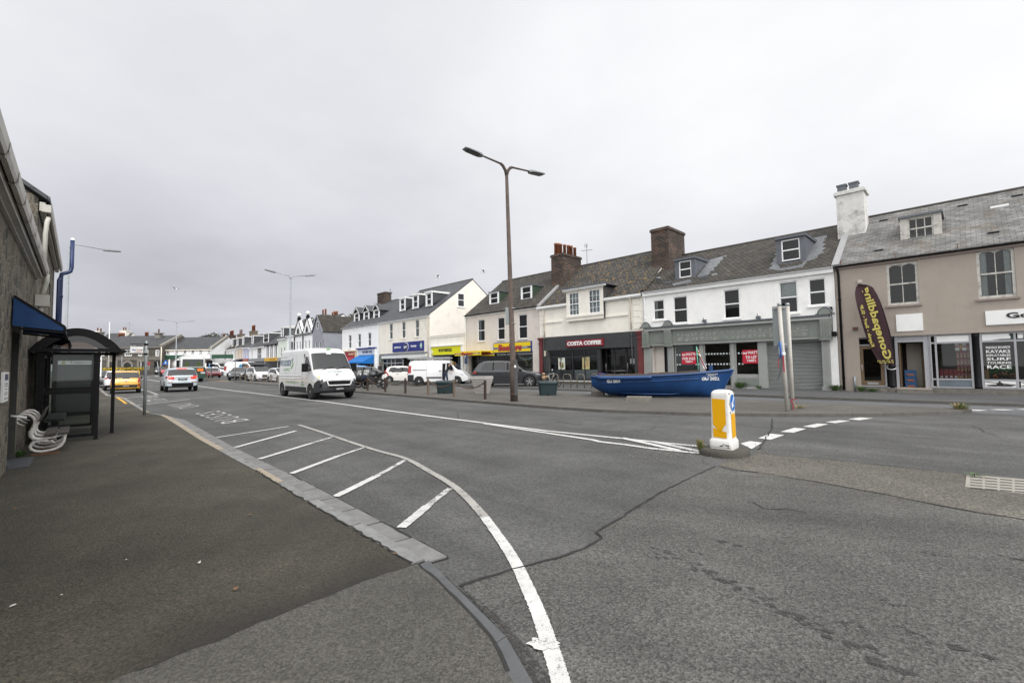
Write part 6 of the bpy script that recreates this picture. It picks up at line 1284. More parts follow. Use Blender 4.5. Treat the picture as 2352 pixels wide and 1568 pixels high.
b=simple('slate_grey_house','slate grey house at the far end of the terrace',-139.8,-131.65,'A5b',(130,1060),r_slateg,slatef,[(1.4,2.1,2.8,4.9),(4.,4.7,2.8,4.9),(6.3,7.,2.8,4.9)],mat('grey_fascia',(.24,.25,.26),.6,.1),dorm=((2.,1.,.9,1.7,'flat'),(6.,1.,.9,1.7,'flat')))
# chimneys on the far roofs stand on their houses: find by label-less search
def far_ch(hs,px,ptop,pb,wd,bm,n,ph,pm):
    s=sA(px,800,'A5b',4.5);zt=zA('A5b',px,ptop,4.5);zb=zA('A5b',px,pb,4.5)
    x=s-hs.s0;chimney(hs.root,x,4.5,zb-hs.zg-1.2,wd,1.,zt-zb+1.2,bm,[((i-(n-1)/2)*wd/n*.9,0,1.) for i in range(n)],.08,pm,ph)
zt_=zA('A3',1530,318,5.5);q_=[o for o in D.objects if o.name=='gabled_dormer_house'][0];chimney(q_,sA(1535,350,'A3',5.5)+57.75,5.5,9.4,2.3,1.0,zt_-9.4,brickm,(),.06)
class _Q:root=q_
aerial(_Q,sA(1600,380,'A3',5.8)+57.75,5.8,10.6,zA('A3',1600,280,5.8)-10.6,.3)
HS={}
for o in list(D.objects):
    if o.name.split('.')[0] in('peach_house','four_window_house','green_cross_shop','slate_grey_house','picture_window_house'):HS[o.name]=o
class _H:pass
def H(n,s0):
    h=_H();h.root=HS[n];h.s0=s0;h.zg=HS[n].location.z;return h
tanc=mat('tan_chimney',(.14,.11,.08),.9,.2,3.)
far_ch(H('slate_grey_house',-139.8),345,772,880,3.4,brickd,2,1.0,pot)
far_ch(H('green_cross_shop',-131.6),505,737,850,4.4,brickd,4,1.3,pot)
far_ch(H('four_window_house',-124.7),698,712,815,3.4,tanc,2,1.2,pot)
far_ch(H('peach_house',-113.3),960,647,755,3.2,tanc,3,1.4,pot)
# ---------------- stone public building and white building closing the view ----------------
YF=105.;ZG=gz(YF)
def XF(x,k='B3',y=700,d=YF): return onray(k,x,y,d).x
def ZF(k,x,y,d=YF): return onray(k,x,y,d).z-gz(d)
class FB(B):
    def __init__(s,name,label,x0,x1,d,eave,wall,ro,rz_,roofm,holes):
        s.s0=x0;s.w=x1-x0;s.y=0;s.zg=gz(d);s.root=thing(name,label,'building',(x0,d,s.zg),0);s.eave=eave;s.ro=ro;s.rz=rz_;s.dep=ro*2;s.slope=(rz_-eave)/ro
        w=MB();wallh(w,.012,s.w-.012,-.5,eave,holes,0,.2)
        for x in(.012,s.w-.012):
            pts=[(x,0,-.5),(x,0,eave),(x,ro,rz_-.02),(x,s.dep,eave),(x,s.dep,-.5)];w.poly(pts if x<1 else pts[::-1])
        for h in holes:w.box(h[0]-.03,h[1]+.03,.7,.75,h[2]-.03,h[3]+.03,1)
        s.wall=w.obj('wall',[wall,dark],s.root);w=MB();z=eave-.2*s.slope
        w.ext([(0.005,-.2,z+.1),(s.w-.005,-.2,z+.1),(s.w-.005,ro,rz_+.1),(.005,ro,rz_+.1)],(0,0,-.09));w.ext([(.005,ro,rz_+.1),(s.w-.005,ro,rz_+.1),(s.w-.005,s.dep,eave+.1),(.005,s.dep,eave+.1)],(0,0,-.09));s.roof=w.obj('roof',roofm,s.root)
x0=XF(60);x1=XF(1288);ev=ZF('B3',900,548);rz_=ZF('B3',900,347,YF+6)
def hole(px0,px1,py0,py1,x0_): return (XF(px0)-x0_,XF(px1)-x0_,ZF('B3',px0,py1),ZF('B3',px0,py0))
hh=[hole(560,700,605,730,x0),hole(820,895,610,730,x0),hole(930,1010,610,730,x0),hole(1145,1220,612,730,x0),hole(110,180,612,730,x0)]
lo=[(XF(270)-x0,XF(400)-x0,.4,2.95),(XF(845)-x0,XF(985)-x0,.4,2.95),(XF(1125)-x0,XF(1230)-x0,0,3.0)]
ax0,ax1=XF(562)-x0,XF(705)-x0
arch=(ax0,ax1,0,1.9)
b=FB('stone_public_building','dark granite public building with an arched doorway, beyond the yellow flower bed',x0,x1,YF,ev,rubf,6.,rz_,slatef,hh+lo+[arch])
for q in hh:window(b.root,q,white,.05,'sash',(3,3) if q[1]-q[0]<5 else (4,2),('full',netw) if False else None,True,granite,.16)
for q in lo[:2]:
    window(b.root,q,mat('brown_frame',(.1,.07,.045),.5,.1),.05,'top',(2,2),None,False,None,.15);w=MB();w.box(q[0]-.45,q[0]-.01,-.1,-.003,.1,q[3]+.4);w.box(q[1]+.01,q[1]+.45,-.1,-.003,.1,q[3]+.4);w.box(q[0]-.009,q[1]+.009,-.1,-.003,q[3]+.01,q[3]+.4);w.obj('granite_surround',granite,b.root)
w=MB();w.box(lo[2][0]+.05,lo[2][1]-.05,.1,.16,.02,2.95);w.obj('door',black,b.root)
w=MB();xc=(ax0+ax1)/2;r=(ax1-ax0)/2;n=14
outer=[(xc+(r+.4)*math.cos(math.pi*i/n),1.9+(r+.4)*math.sin(math.pi*i/n)) for i in range(n+1)];inn_=[(xc+r*math.cos(math.pi*i/n),1.9+r*math.sin(math.pi*i/n)) for i in range(n+1)]
for i in range(n):
    a,c,d,e=outer[i],outer[i+1],inn_[i+1],inn_[i];w.ext([(a[0],-.2,a[1]),(e[0],-.2,e[1]),(d[0],-.2,d[1]),(c[0],-.2,c[1])][::-1],(0,.18,0))
for xx in(ax0-.4,ax1):w.box(xx,xx+.4,-.2,-.003,-.2,1.9)
ar=w.obj('arched_doorway',granite,b.root);w=MB();w.tess([(x,-.05,z) for x,z in inn_][::-1]);w.box(ax0,ax1,.1,.15,0,1.9);w.obj('doorway_grille',mat('dark_grille',(.02,.019,.018),.6,.5,3.),ar)
w=MB();w.box(0,b.w,-.14,-.003,3.3,3.85);w.box(-.1,b.w+.1,-.28,-.142,3.75,3.95);w.box(-.05,b.w+.05,-.3,-.003,ev-.35,ev-.1);w.obj('string_course',granite,b.root)
w=MB()
for i in range(26):
    if 8<i<14:continue
    x=1.5+i*.9;w.box(x,x+.5,-.17,-.142,4.55,4.9)
w.obj('frieze_letters',mat('faded_gold',(.18,.14,.06),.7,.3),b.root) if False else None
xc_=XF(1228,'B3',330,YF+5)-x0;chimney(b.root,xc_-.2,5.,rz_-1.5,1.2,1.1,ZF('B3',1228,285,YF+5)-rz_+1.5,granite,[(0,0,1.1)],.28,pot,.85)
w=MB();w.bar((b.w-.3,-.3,ev+.0),(b.w-.3,6.,rz_+.1),.7,.5);w.obj('gable_coping',granite,b.root)
for px_,zt in((50,255),(110,265)):
    x=XF(px_,'B3',300,YF+5)-x0;chimney(b.root,x,5.,rz_-1.,1.3 if px_==50 else .9,1.,ZF('B3',px_,zt,YF+5)-rz_+1.,r_cream if px_==50 else granite,[(0,0,1.1)],.15,pot,.75)
for px_ in(965,1000):
    x=XF(px_,'B3',340,YF+6)-x0;w=MB();w.lathe([(.2,rz_),(.18,rz_+.7),(.24,rz_+.75),(.2,rz_+1.0)],(x,6.,0),10);w.obj('chimney_pot',pot,b.root)
w=MB();w.tube([(b.w-.15,-.25,ev-.1),(b.w-.15,-.25,.1)],.12,8);w.obj('downpipe',cream_p,b.root)
# pots and rear cream chimney belong to a house behind
xa=XF(130,'B3',330,130);xb=XF(620,'B3',330,130);b=FB('rear_slate_house','slate roofed house behind the granite building with a cream chimney',xa,xb,128.,8.,r_cream,4.,ZF('B3',400,300,132),slatef,[])
x=XF(570,'B3',300,131)-xa;chimney(b.root,x,3.,b.rz-1.5,1.7,1.4,ZF('B3',570,245,131)-b.rz+1.5,r_cream,[(-.4,0,1.),(.2,0,1.)],.12,pot,1.0);aerial(b,x+1.2,3.,b.rz,3.,1.)
for px_ in(500,535,570):
    x=XF(px_,'B3',315,129)-xa;w=MB();w.lathe([(.34,b.rz-3),(.3,b.rz-.6),(.38,b.rz-.55),(.3,b.rz-.1)],(x,.5,0),10);w.obj('chimney_pot',pot,b.root)
# white building
def XB(x): return onray('B4',x,660,YF+1).x
def ZB(x,y): return onray('B4',x,y,YF+1).z-gz(YF+1)
x0=XB(222);x1=XB(1066);ev=ZB(600,628);rz_=onray('B4',600,430,YF+7).z-gz(YF+1)
wn=[(XB(a)-x0,XB(c)-x0,ZB(a,703),ZB(a,638)) for a,c in((276,331),(425,479),(568,620),(706,756),(840,890),(986,1030))]
b=FB('white_public_building','long white building with six dark windows and green shop fronts beside the granite building',x0,x1,YF+1,ev,r_far,6.,rz_,slatef,wn)
for q in wn:window(b.root,q,upvc,.05,'half',(1,2),None,True,granite,.12)
w=MB();w.box(-.1,b.w+.1,-.3,-.003,ev-.3,ev-.05);w.obj('gutter',cream_p,b.root)
grn=mat('green_fascia',(.012,.06,.03),.5,.1)
w=MB();w.box(.8,5.6,-.2,-.003,3.4,4.3);w.obj('fascia',grn,b.root);w=MB();w.box(17.,b.w-.3,-.2,-.003,3.4,4.3);w.obj('fascia',grn,b.root);w=MB();w.box(.2,b.w-.2,-.12,-.003,-.3,3.38);w.obj('shop_window',mat('brown_grey_shopfront',(.11,.095,.085),.5,.5,.5),b.root)
w=MB();w.bar((b.w-.3,-.3,ev),(b.w-.3,6.,rz_+.2),.7,.5);w.obj('gable_coping',granite,b.root)
# pale villa and tree beyond the far corner
xa=onray('B4',1078,540,150).x;xb=onray('B4',1210,540,150).x;b=FB('pale_villa','pale villa just visible over the roofs at the far corner',xa,xb,150,onray('B4',1100,540,150).z-1.2,r_cream,3.,onray('B4',1100,488,152).z-1.2,mat('pale_roof',(.5,.5,.48),.7,.1),[])
q=onray('B4',1138,500,165);tr=thing('pine_tree','small dark tree showing over the roofs at the far corner','tree',(q.x,165,gz(165)))
h=q.z-gz(165);w=MB();w.tube([(0,0,-.5),(.3,.1,h*.5),(0,0,h+.5)],[.5,.4,.2],8);w.obj('trunk',mat('bark',(.05,.04,.03),.9,.3),tr)
random.seed(4);w=MB()
for i in range(900):
    a=random.random()*6.28;r=random.random()**.5*5.8;hh_=h+1.4+random.uniform(-1.3,1.8)*(1-(r/6.)**2)+math.sin(a*3)*.5;c=Vector((r*math.cos(a),r*math.sin(a),hh_));s_=.5;d1=Vector((random.uniform(-1,1),random.uniform(-1,1),random.uniform(-1,1))).normalized()*s_;d2=Vector((random.uniform(-1,1),random.uniform(-1,1),random.uniform(-1,1))).normalized()*s_;w.add([c,c+d1,c+d2],[(0,1,2)])
w.obj('crown',mat('dark_needles',(.03,.042,.024),.8,.4,2.),tr)
# roundabout bed
YR=96.;ZR=gz(YR);xa=onray('B3',-60,1020,YR).x;xb=onray('B3',925,1020,YR).x
bed=thing('roundabout_bed','low stone walled roundabout bed full of yellow flowers','flower bed',((xa+xb)/2,YR,ZR));hw=(xb-xa)/2
zt=onray('B3',500,1003,YR).z-ZR
w=MB()
w.grid([[(hw*math.cos(a),4.*math.sin(a),z) for a in[2*math.pi*i/40 for i in range(40)]] for z in(-.3,zt)],0,False,True);w.slab([(hw*math.cos(2*math.pi*i/40)*.99,4*math.sin(2*math.pi*i/40)*.99) for i in range(40)],zt-.15,zt-.02,1);w.obj('bed_wall',[rubf,soil],bed)
random.seed(11);w=MB()
for i in range(2600):
    a=random.random()*6.283;r=random.random()**.5*.97;c=Vector((hw*r*math.cos(a),4*r*math.sin(a),zt+random.uniform(-.05,.5)))
    m_=0 if random.random()<.62 else 1;s_=.16 if m_==0 else .22
    d1=Vector((random.uniform(-1,1),random.uniform(-1,1),random.uniform(-1,1))).normalized()*s_;d2=Vector((random.uniform(-1,1),random.uniform(-.3,.3),random.uniform(-1,1))).normalized()*s_;w.add([c,c+d1,c+d1+d2,c+d2],[(0,1,2,3)],m_)
o=w.obj('flowers',[mat('yellow_petal',(.75,.42,.01),.6,.15),leafm],bed);o['kind']='stuff'
w=MB();w.slab([((hw+.8)*math.cos(2*math.pi*i/40),4.8*math.sin(2*math.pi*i/40)) for i in range(40)],-.1,.12);w.obj('kerb_ring',kd[0],bed)
# roundabout keep-left signs, poles, flagpoles
for px,lab in((736,'yellow keep-left bollard without a disc, near the flower bed'),(810,'yellow keep-left bollard with a blue disc, near the flower bed')):
    p=G('B3',px,1122);b=thing('traffic_bollard',lab,'bollard',p,.75,'yellow bollards at the roundabout');b.scale=(.6,.6,.72);k=.42*p.y/75*1.0
    w=MB();w.ext([(-k*.9,0,1.5),(k*.9,0,1.5),(k,0,1.3),(k*.95,0,.5),(0,0,.18),(-k*.95,0,.5),(-k,0,1.3)][::-1],(0,.15,0));w.obj('shield',mat('bollard_yellow',(.75,.40,.0),.45,.05),b);w=MB();w.box(-.12,.12,.02,.13,-.02,.4);w.obj('stem',blackm,b)
    if px==810:
        w=MB();w.lathe([(.3,-.03),(.3,-.002)],(0,0,1.1),18,axis='Y');d_=w.obj('sign_disc',mat('sign_blue',(.0,.10,.38),.4,.05),b);w=MB();w.ext([(-.2,-.035,1.05),(-.05,-.035,.95),(-.07,-.035,1.02),(.2,-.035,1.18),(.17,-.035,1.24),(-.11,-.035,1.08)],(0,.004,0));w.obj('arrow',white,d_)
def poleth(name,label,cat,k,x,yb,yt,dist=None,r=.06,mt=None,xt=None,grp=None):
    p=G(k,x,yb) if dist is None else onray(k,x,yb,dist)
    if dist:p.z=gz(dist)
    t=onray(k,xt if xt is not None else x,yt,p.y);b=thing(name,label,cat,p,0,grp);w=MB();w.tube([(0,0,-.05),t-p],[r,r*.75],8);w.obj('pole',mt or galv,b);return b,t-p
poleth('flagpole','tall white flagpole without a flag in front of the granite building','flagpole','B3',262,980,88,97,.09,white,277)
poleth('flagpole','thin grey flagpole behind the dark grey hatchback','flagpole','D7',1592,392,-280,None,.06,mat('weathered_pole',(.25,.24,.22),.6,.2),1617)
for x,yb,yt,xt in((510,970,730,512),(868,970,820,870)):
    poleth('bare_post','slim grey post left of the arched doorway' if x==510 else 'slim grey post right of the arched doorway','post','B3',x,yb,yt,98,.07,galv,xt)
poleth('bare_post','leaning grey post beside the red car at the roundabout','post','B3',1222,1085,835,90,.09,galv,1185)
b,t=poleth('crossing_sign','white post with a blue zebra crossing sign left of the tanker','road sign','B3',1407,980,795,88,.13,white,1412)
w=MB();w.box(t.x-1.35,t.x-.1,-.16,-.12,t.z-2.35,t.z-1.15) if False else None
cx=onray('B3',1355,850,88)-b.location;kx_=.5;w=MB();w.ext([(cx.x-.55,-.2,cx.z-.4),(cx.x+.55,-.2,cx.z-.4),(cx.x+.55,-.2,cx.z-.28),(cx.x+.07,-.2,cx.z+.48),(cx.x-.07,-.2,cx.z+.48),(cx.x-.55,-.2,cx.z-.28)],(0,.05,0));pn=w.obj('sign_plate',mat('sign_blue',(.0,.10,.38),.4,.05),b)
w=MB();w.ext([(cx.x+x*.5,-.21,cx.z+z*.5) for x,z in((-.35,-.5),(-.2,-.5),(0,-.1),(.25,-.5),(.4,-.5),(.12,.15),(-.1,.3),(-.35,-.05),(-.12,0))],(0,.005,0));w.obj('walker_symbol',white,pn)
b,t=poleth('signal_pole','grey pole with dark signal boxes right of the tanker','signal pole','D7',1152,350,-280,None,.085,galv,1150)
w=MB()
w.box(-.3,.05,-.25,.15,t.z*.45,t.z*.45+.5);w.obj('signal_box',blackm,b);w=MB();w.box(-.1,.35,-.25,.15,t.z*.36,t.z*.36+.4);w.obj('signal_box',blackm,b)
b,t=poleth('information_board','white road sign board with blue and red marks behind the shelter','road sign','L1',1035,600,462,40,.04,galv);w=MB();w.box(-.55,.25,-.06,-.02,t.z-1.75,t.z);pn=w.obj('board',white,b);w=MB();w.ext([(-.3,-.07,t.z-.95),(.15,-.07,t.z-.95),(.15,-.07,t.z-.65),(-.05,-.07,t.z-.45),(-.3,-.07,t.z-.7)],(0,.006,0));w.obj('blue_mark',mat('sign_blue',(.0,.10,.38),.4,.05),pn);w=MB();w.bar((-.5,-.066,t.z-.4),(-.15,-.066,t.z-.05),.006,.07);w.bar((-.15,-.066,t.z-.05),(.2,-.066,t.z-.4),.006,.07);w.obj('red_mark',redm,pn)
p=onray('B3',1030,870,99);b=thing('red_sign','small red sign on a post by the granite building','road sign',(p.x,99,gz(99)));w=MB();w.tube([(0,0,0),(0,0,p.z-gz(99))],.06,6);w.obj('pole',galv,b);w=MB();w.box(-.36,.36,-.08,-.06,p.z-gz(99)-.4,p.z-gz(99)+.4);w.obj('board',mat('sign_red',(.25,.04,.04),.6,.2),b)
# ---------------- vehicles ----------------
def paint(name,c,rough=.28,metal=.0,**k): return mat('paint_'+name,c,rough,.04,1.5,metal=metal,coat=.8,**k)
trimb=mat('black_plastic_trim',(.016,.017,.018),.6,.2,6.)
def interp(P,x):
    if x<=P[0][0]:return P[0][1]
    for a,b in zip(P,P[1:]):
        if x<=b[0]:
            t=(x-a[0])/(b[0]-a[0]+1e-9);return a[1]+(b[1]-a[1])*t
    return P[-1][1]
def smooth(P,w,n=5):
    return lambda x:sum(interp(P,x+w*(i/(n-1)-.5)) for i in range(n))/n
def inpoly(p,P):
    x,z=p;c=False;j=len(P)-1
    for i in range(len(P)):
        if (P[i][1]>z)!=(P[j][1]>z) and x<(P[j][0]-P[i][0])*(z-P[i][1])/(P[j][1]-P[i][1]+1e-12)+P[i][0]:c=not c
        j=i
    return c
class Car:
    """loft body split into its panels by position: body, glass, lights, trim"""
    def __init__(s,L,Wd,H,top,zb=.24,belt=.95,tw=.78,rc=.1,wheels=(-1.3,1.3),wr=.32,front_round=.16,step=.045,bulge=.06,nside=22,ww=.2):
        s.L,s.W,s.H,s.wheels,s.wr,s.belt,s.ww=L,Wd,H,wheels,wr,belt,ww
        tp=smooth(top,.10);xs=[-L/2+L*i/int(L/step) for i in range(int(L/step)+1)]
        def hw(x):
            d=max(0,abs(x)-(L/2-.7))/.7;return Wd/2*(1-front_round*d**2.4)
        def wd(x,z,zt):
            h=hw(x);a=max(0,(z-belt)/(H-belt));b_=max(0,(belt*.55-z)/(belt*.55))
            k=1-(1-tw)*a-.05*b_**1.5-.02*max(0,min(1,(z-belt*.7)/(belt*.3)))
            return h*k
        s.hw=hw;s.tp=tp;s.wd=wd
        rings=[]
        for x in xs:
            zt=tp(x);z0=zb+.10*max(0,(abs(x)-(L/2-.5))/.5)**2;r=min(rc,(zt-z0)*.3);half=[(0,z0),(hw(x)*.6,z0),(wd(x,z0,zt)*.94,z0+.005)]
            for i in range(nside):
                z=z0+.04+(zt-r-z0-.04)*i/(nside-1);half.append((wd(x,z,zt),z))
            w1=wd(x,zt-r,zt)
            for i in range(1,5):
                a=math.pi/2*i/4;half.append((w1-r*1.3+r*1.3*math.cos(a),zt-r+r*math.sin(a)))
            w2=half[-1][0]
            for i in range(1,7):half.append((w2*(1-i/6),zt+.02*(1-(1-i/6)**2)))
            rings.append((x,half))
        s.F=[]  # (verts4)
        for i in range(len(rings)-1):
            for sg in(1,-1):
                A,Bq=rings[i],rings[i+1]
                for j in range(len(A[1])-1):
                    q=[(A[0],sg*A[1][j][0],A[1][j][1]),(Bq[0],sg*Bq[1][j][0],Bq[1][j][1]),(Bq[0],sg*Bq[1][j+1][0],Bq[1][j+1][1]),(A[0],sg*A[1][j+1][0],A[1][j+1][1])]
                    s.F.append(q if sg<0 else q[::-1])
        M=20
        for e,sg in((0,-1),(len(rings)-1,1)):
            x,h=rings[e];hh=h[2:]
            def pt(j,k):
                t=-1+2*k/M;y=hh[j][0]*t;zc=(hh[0][1]+hh[-1][1])/2;hz=(hh[-1][1]-hh[0][1])/2+1e-6
                return (x+sg*bulge*(1-t*t)*(1-.5*((hh[j][1]-zc)/hz)**2),y,hh[j][1])
            for j in range(len(hh)-1):
                for k in range(M):
                    q=[pt(j,k),pt(j,k+1),pt(j+1,k+1),pt(j+1,k)];s.F.append(q if sg>0 else q[::-1])
    def build(s,name,label,cls,mats,paintm,loc,rz,scale=1.,group=None,names=None,wheelstyle='alloy',rimm=None,inner=True,cat='car',ref=None):
        """cls(c,n)->panel name; mats: panel name -> material"""
        if ref is not None:   # put the local point ref on loc
            o=Matrix.Rotation(rz,3,'Z')@Vector((ref[0]*scale,ref[1]*scale,0));loc=(loc[0]-o.x,loc[1]-o.y,loc[2])
        t=thing(name,label,cat,loc,rz,group);t.scale=(scale,)*3
        G_={}
        for q in s.F:
            q=[Vector(p) for p in q];c=(q[0]+q[1]+q[2]+q[3])/4;n=(q[2]-q[0]).cross(q[3]-q[1])
            if n.length<1e-9:continue
            n.normalize()
            cut=False
            for wx in s.wheels:
                if abs(c.y)>s.hw(c.x)*.45 and (c.x-wx)**2+(c.z-s.wr)**2<(s.wr+.055)**2:cut=True
            if cut:continue
            k=cls(c,n) or 'body'
            if n.z<-.75 and k=='body':k='underbody'
            d=G_.setdefault(k,({},MB()));ids=[]
            for p in q:
                kk=(round(p.x,4),round(p.y,4),round(p.z,4))
                if kk not in d[0]:d[0][kk]=len(d[1].v);d[1].v.append(p)
                ids.append(d[0][kk])
            ids2=[]
            for i in ids:
                if i not in ids2:ids2.append(i)
            if len(ids2)<3:continue
            d[1].f.append(tuple(ids2));d[1].m.append(0);d[1].s.append(True)
        out={}
        for k,(dd,mb) in G_.items():
            m_=paintm if k=='body' else mats.get(k,trimb)
            if k in('head_lamp','tail_lamp','fog_lamp','side_window','mirror_'):   # one part each side
                for sg in(1,-1):
                    sub=MB();mp={}
                    for f in mb.f:
                        if sum(mb.v[i].y for i in f)*sg<=0:continue
                        ids=[]
                        for i in f:
                            if i not in mp:mp[i]=len(sub.v);sub.v.append(mb.v[i])
                            ids.append(mp[i])
                        sub.f.append(tuple(ids));sub.m.append(0);sub.s.append(True)
                    if sub.f:out[k+str(sg)]=sub.obj(k,m_,t)
            else:out[k]=mb.obj(k,m_,t)
        for wx in s.wheels:
            for sg in(1,-1):
                y=sg*(s.hw(wx)-.012);wheel(t,wx,y,sg,s.wr,s.ww,wheelstyle,rimm)
        m=MB()
        for wx in s.wheels:
            for sg in(1,-1):
                R=s.wr+.06;n=14;yo=sg*(s.hw(wx)*.97);yi=sg*s.hw(wx)*.5
                arc=[(wx+R*math.cos(a),s.wr+R*math.sin(a)) for a in[math.pi*i/n for i in range(n+1)]]
                m.grid([[(x,y,z) for x,z in arc] for y in((yo,yi) if sg>0 else (yi,yo))]);m.poly([(x,yi,z) for x,z in arc])
        m.obj('wheel_arches',blackm,t)
        if inner:
            m=MB();m.box(-s.L/2+.5,s.L/2-1.0,-s.W/2*.8,s.W/2*.8,.3,s.belt-.12);
            for x in(-.5,.35):
                for sg in(-.36,.36):m.box(x-.07,x+.07,sg*s.W/2*1.1-.2,sg*s.W/2*1.1+.2,s.belt-.119,s.belt+.2);m.box(x-.05,x+.05,sg*s.W/2*1.1-.1,sg*s.W/2*1.1+.1,s.belt+.201,s.belt+.36)
            m.obj('seats',mat('dark_cloth',(.02,.02,.021),.9,.2),t)
        return t
def wheel(t,x,y,sg,r,w,style='alloy',rimm=None):
    m=MB();p=[(r*.62,0),(r*.9,-.005),(r*.985,.03),(r,.06),(r,w-.05),(r*.97,w-.01),(r*.6,w)]
    m.lathe([(a,y-sg*h+sg*.0) for a,h in p] if sg<0 else [(a,y-h) for a,h in p],(x,0,r),20,axis='Y');
    wh=m.obj('wheel',rubber,t)
    m=MB();ri=r*.64
    if style=='alloy':
        m.lathe([(ri,y-sg*.012),(ri*.9,y-sg*.015),(ri*.88,y-sg*.06)],(x,0,r),20,axis='Y',caps=False)
        for i in range(5):
            a=2*math.pi*i/5+.3
            for off in(-.16,.16):
                c0=(x+.05*r*math.cos(a),y-sg*.012,r+.05*r*math.sin(a));c1=(x+ri*.93*math.cos(a+off),y-sg*.02,r+ri*.93*math.sin(a+off));m.bar(c0,c1,.035*r/.32,.03)
        m.lathe([(r*.12,y+sg*.0),(r*.12,y-sg*.04)],(x,0,r),10,axis='Y')
        m.lathe([(ri*.9,y-sg*.07),(.01,y-sg*.07)],(x,0,r),16,1,axis='Y',caps=False)
    else:
        m.lathe([(ri,y-sg*.02),(ri*.8,y-sg*.0),(ri*.75,y-sg*.035),(ri*.4,y-sg*.03),(ri*.35,y+sg*.005),(.005,y+sg*.01)],(x,0,r),20,axis='Y',caps=False)
        for i in range(14):
            a=2*math.pi*i/14;m.lathe([(ri*.06,y-sg*.004),(.004,y-sg*.003)],(x+ri*.62*math.cos(a),0,r+ri*.62*math.sin(a)),6,1,axis='Y',caps=False)
    m.obj('rim',[rimm or alu,blackm],wh)
def mirror(t,x,y,z,sg,m_,s=(.1,.09,.075),pm=None):
    m=MB();m.lathe([(.001,-1),(.7,-.8),(1,-.2),(1,.3),(.7,.85),(.001,1)],(0,0,0),10);m.xf(TX(x,y+sg*s[1],z)@Matrix.Diagonal((s[0],s[1],s[2],1)));m.bar((x+.02,y-sg*.04,z-.05),(x+.01,y+sg*.06,z-.03),.05,.03);m.obj('mirror',m_,t)
def nplate(t,x,z,w,h,txt,face,m_=None):
    m=MB();sg=face;m.box(x-.008,x+.008,-w/2,w/2,z,z+h);p=m.obj('number_plate',m_ or plate,t)
    if txt:
        k=textfit(txt,w*.62,h*.56,bold=.03,ext=.002);k.xf(TX(x+sg*.012,0,z+h*.22)@RZ(math.pi/2*sg));k.obj('plate_number',platet,p)
    return p
def std(L,H,belt,wind,roofr,rg,glasspos,pil,lamp_z,tail,lower=.34,headx=.55,grille=None,rw=None,tailpoly=None):
    """panel rules for an ordinary car. wind=(x0,x1) windscreen span; rg=(x0,x1) rear glass span; glasspos=side window polygon; pil=pillar xs"""
    def cls(c,n):
        ay=abs(c.y)
        if abs(n.y)>.45 and c.z>belt-.02 and inpoly((c.x,c.z),glasspos):
            if all(abs(c.x-p)>.045 for p in pil):return 'side_window'
            return 'pillar_trim'
        if wind[0]<c.x<wind[1] and n.z>.1 and n.x>.12 and ay<W_[0]*(1-.12*(c.z-belt)) and abs(n.y)<.6:return 'windscreen'
        if rg[0]<c.x<rg[1] and n.x<-.15 and ay<W_[0]*(1-.12*(c.z-belt)) and c.z>rg[2] and c.z<rg[3] and abs(n.y)<.7:return 'rear_window'
        if c.x>L/2-headx and lamp_z[0]<c.z<lamp_z[1] and ay>lamp_z[2] and n.x>.02 and n.z<.8 and c.z>lamp_z[0]+(L/2-c.x)*.22:return 'head_lamp'
        if c.x<-L/2+.4 and tail[0]<c.z<tail[1] and ay>tail[2] and n.z<.8:return 'tail_lamp'
        if grille and c.x>L/2-.3 and grille[0]<c.z<grille[1] and ay<grille[2] and n.x>.3:return 'grille'
        if c.z<lower and (abs(n.y)>.4 or abs(n.x)>.4):return 'lower_trim'
    W_=[.0]
    cls.W=W_;return cls
stdm=dict(side_window=glc,windscreen=glc,rear_window=glc,pillar_trim=blackm,head_lamp=lens_c,tail_lamp=lens_r,grille=blackm,lower_trim=trimb,underbody=blackm)
# --- big white delivery van ---
def vanp(H=2.5,L=6.0):
    return [(-L/2,2.36),(-L/2+.1,H-.03),(-L/2+.5,H),(1.0,H),(1.35,H-.03),(1.62,H-.16),(1.85,H-.5),(2.28,1.42),(2.5,1.27),(2.86,1.08),(2.97,.9),(3.0,.6)]
V=Car(6.0,2.05,2.5,vanp(),zb=.30,belt=1.25,tw=.86,rc=.16,wheels=(-1.95,2.08),wr=.36,front_round=.2,step=.045,bulge=.08,nside=34,ww=.24)
def vcls(c,n):
    ay=abs(c.y)
    if abs(n.y)>.5 and inpoly((c.x,c.z),[(1.15,1.36),(1.15,2.06),(1.5,2.06),(2.12,1.44),(2.12,1.36)]):return 'side_window'
    if 1.58<c.x<2.30 and n.x>.3 and 1.36<c.z<2.22 and ay<.93-(c.z-1.35)*.10:return 'windscreen'
    if abs(n.y)>.5 and c.z<.56 and -1.45<c.x<1.6 and c.z>.36:return 'side_rubbing_strip'
    if c.x>2.3 and c.z<.93 and inpoly((c.x,c.z),[(2.3,.3),(2.62,.3),(3.2,.3),(3.2,.9),(2.8,.93),(2.55,.76),(2.45,.5)]):
        if n.x>.3 and ay<.62 and .70<c.z<.93: return 'grille'
        return 'bumper'
    if c.x>2.2 and n.x>.03 and ay>.42 and inpoly((ay,c.z),[(.46,.97),(.58,.9),(1.1,.98),(1.1,1.20),(.92,1.16),(.60,1.04)]):return 'head_lamp'
    if c.x<-2.55 and c.z<.78:return 'rear_bumper'
    if c.x<-2.9 and ay>.8 and .9<c.z<1.5:return 'tail_lamp'
wvan_p=paint('van_white',(.66,.66,.645),.35,stain=((.33,.31,.27),.8,.35))
vm=dict(stdm,side_rubbing_strip=trimb,bumper=mat('van_bumper',(.028,.029,.031),.55,.12,4.),rear_bumper=trimb,grille=blackm)
p=G('B6',790,1214)
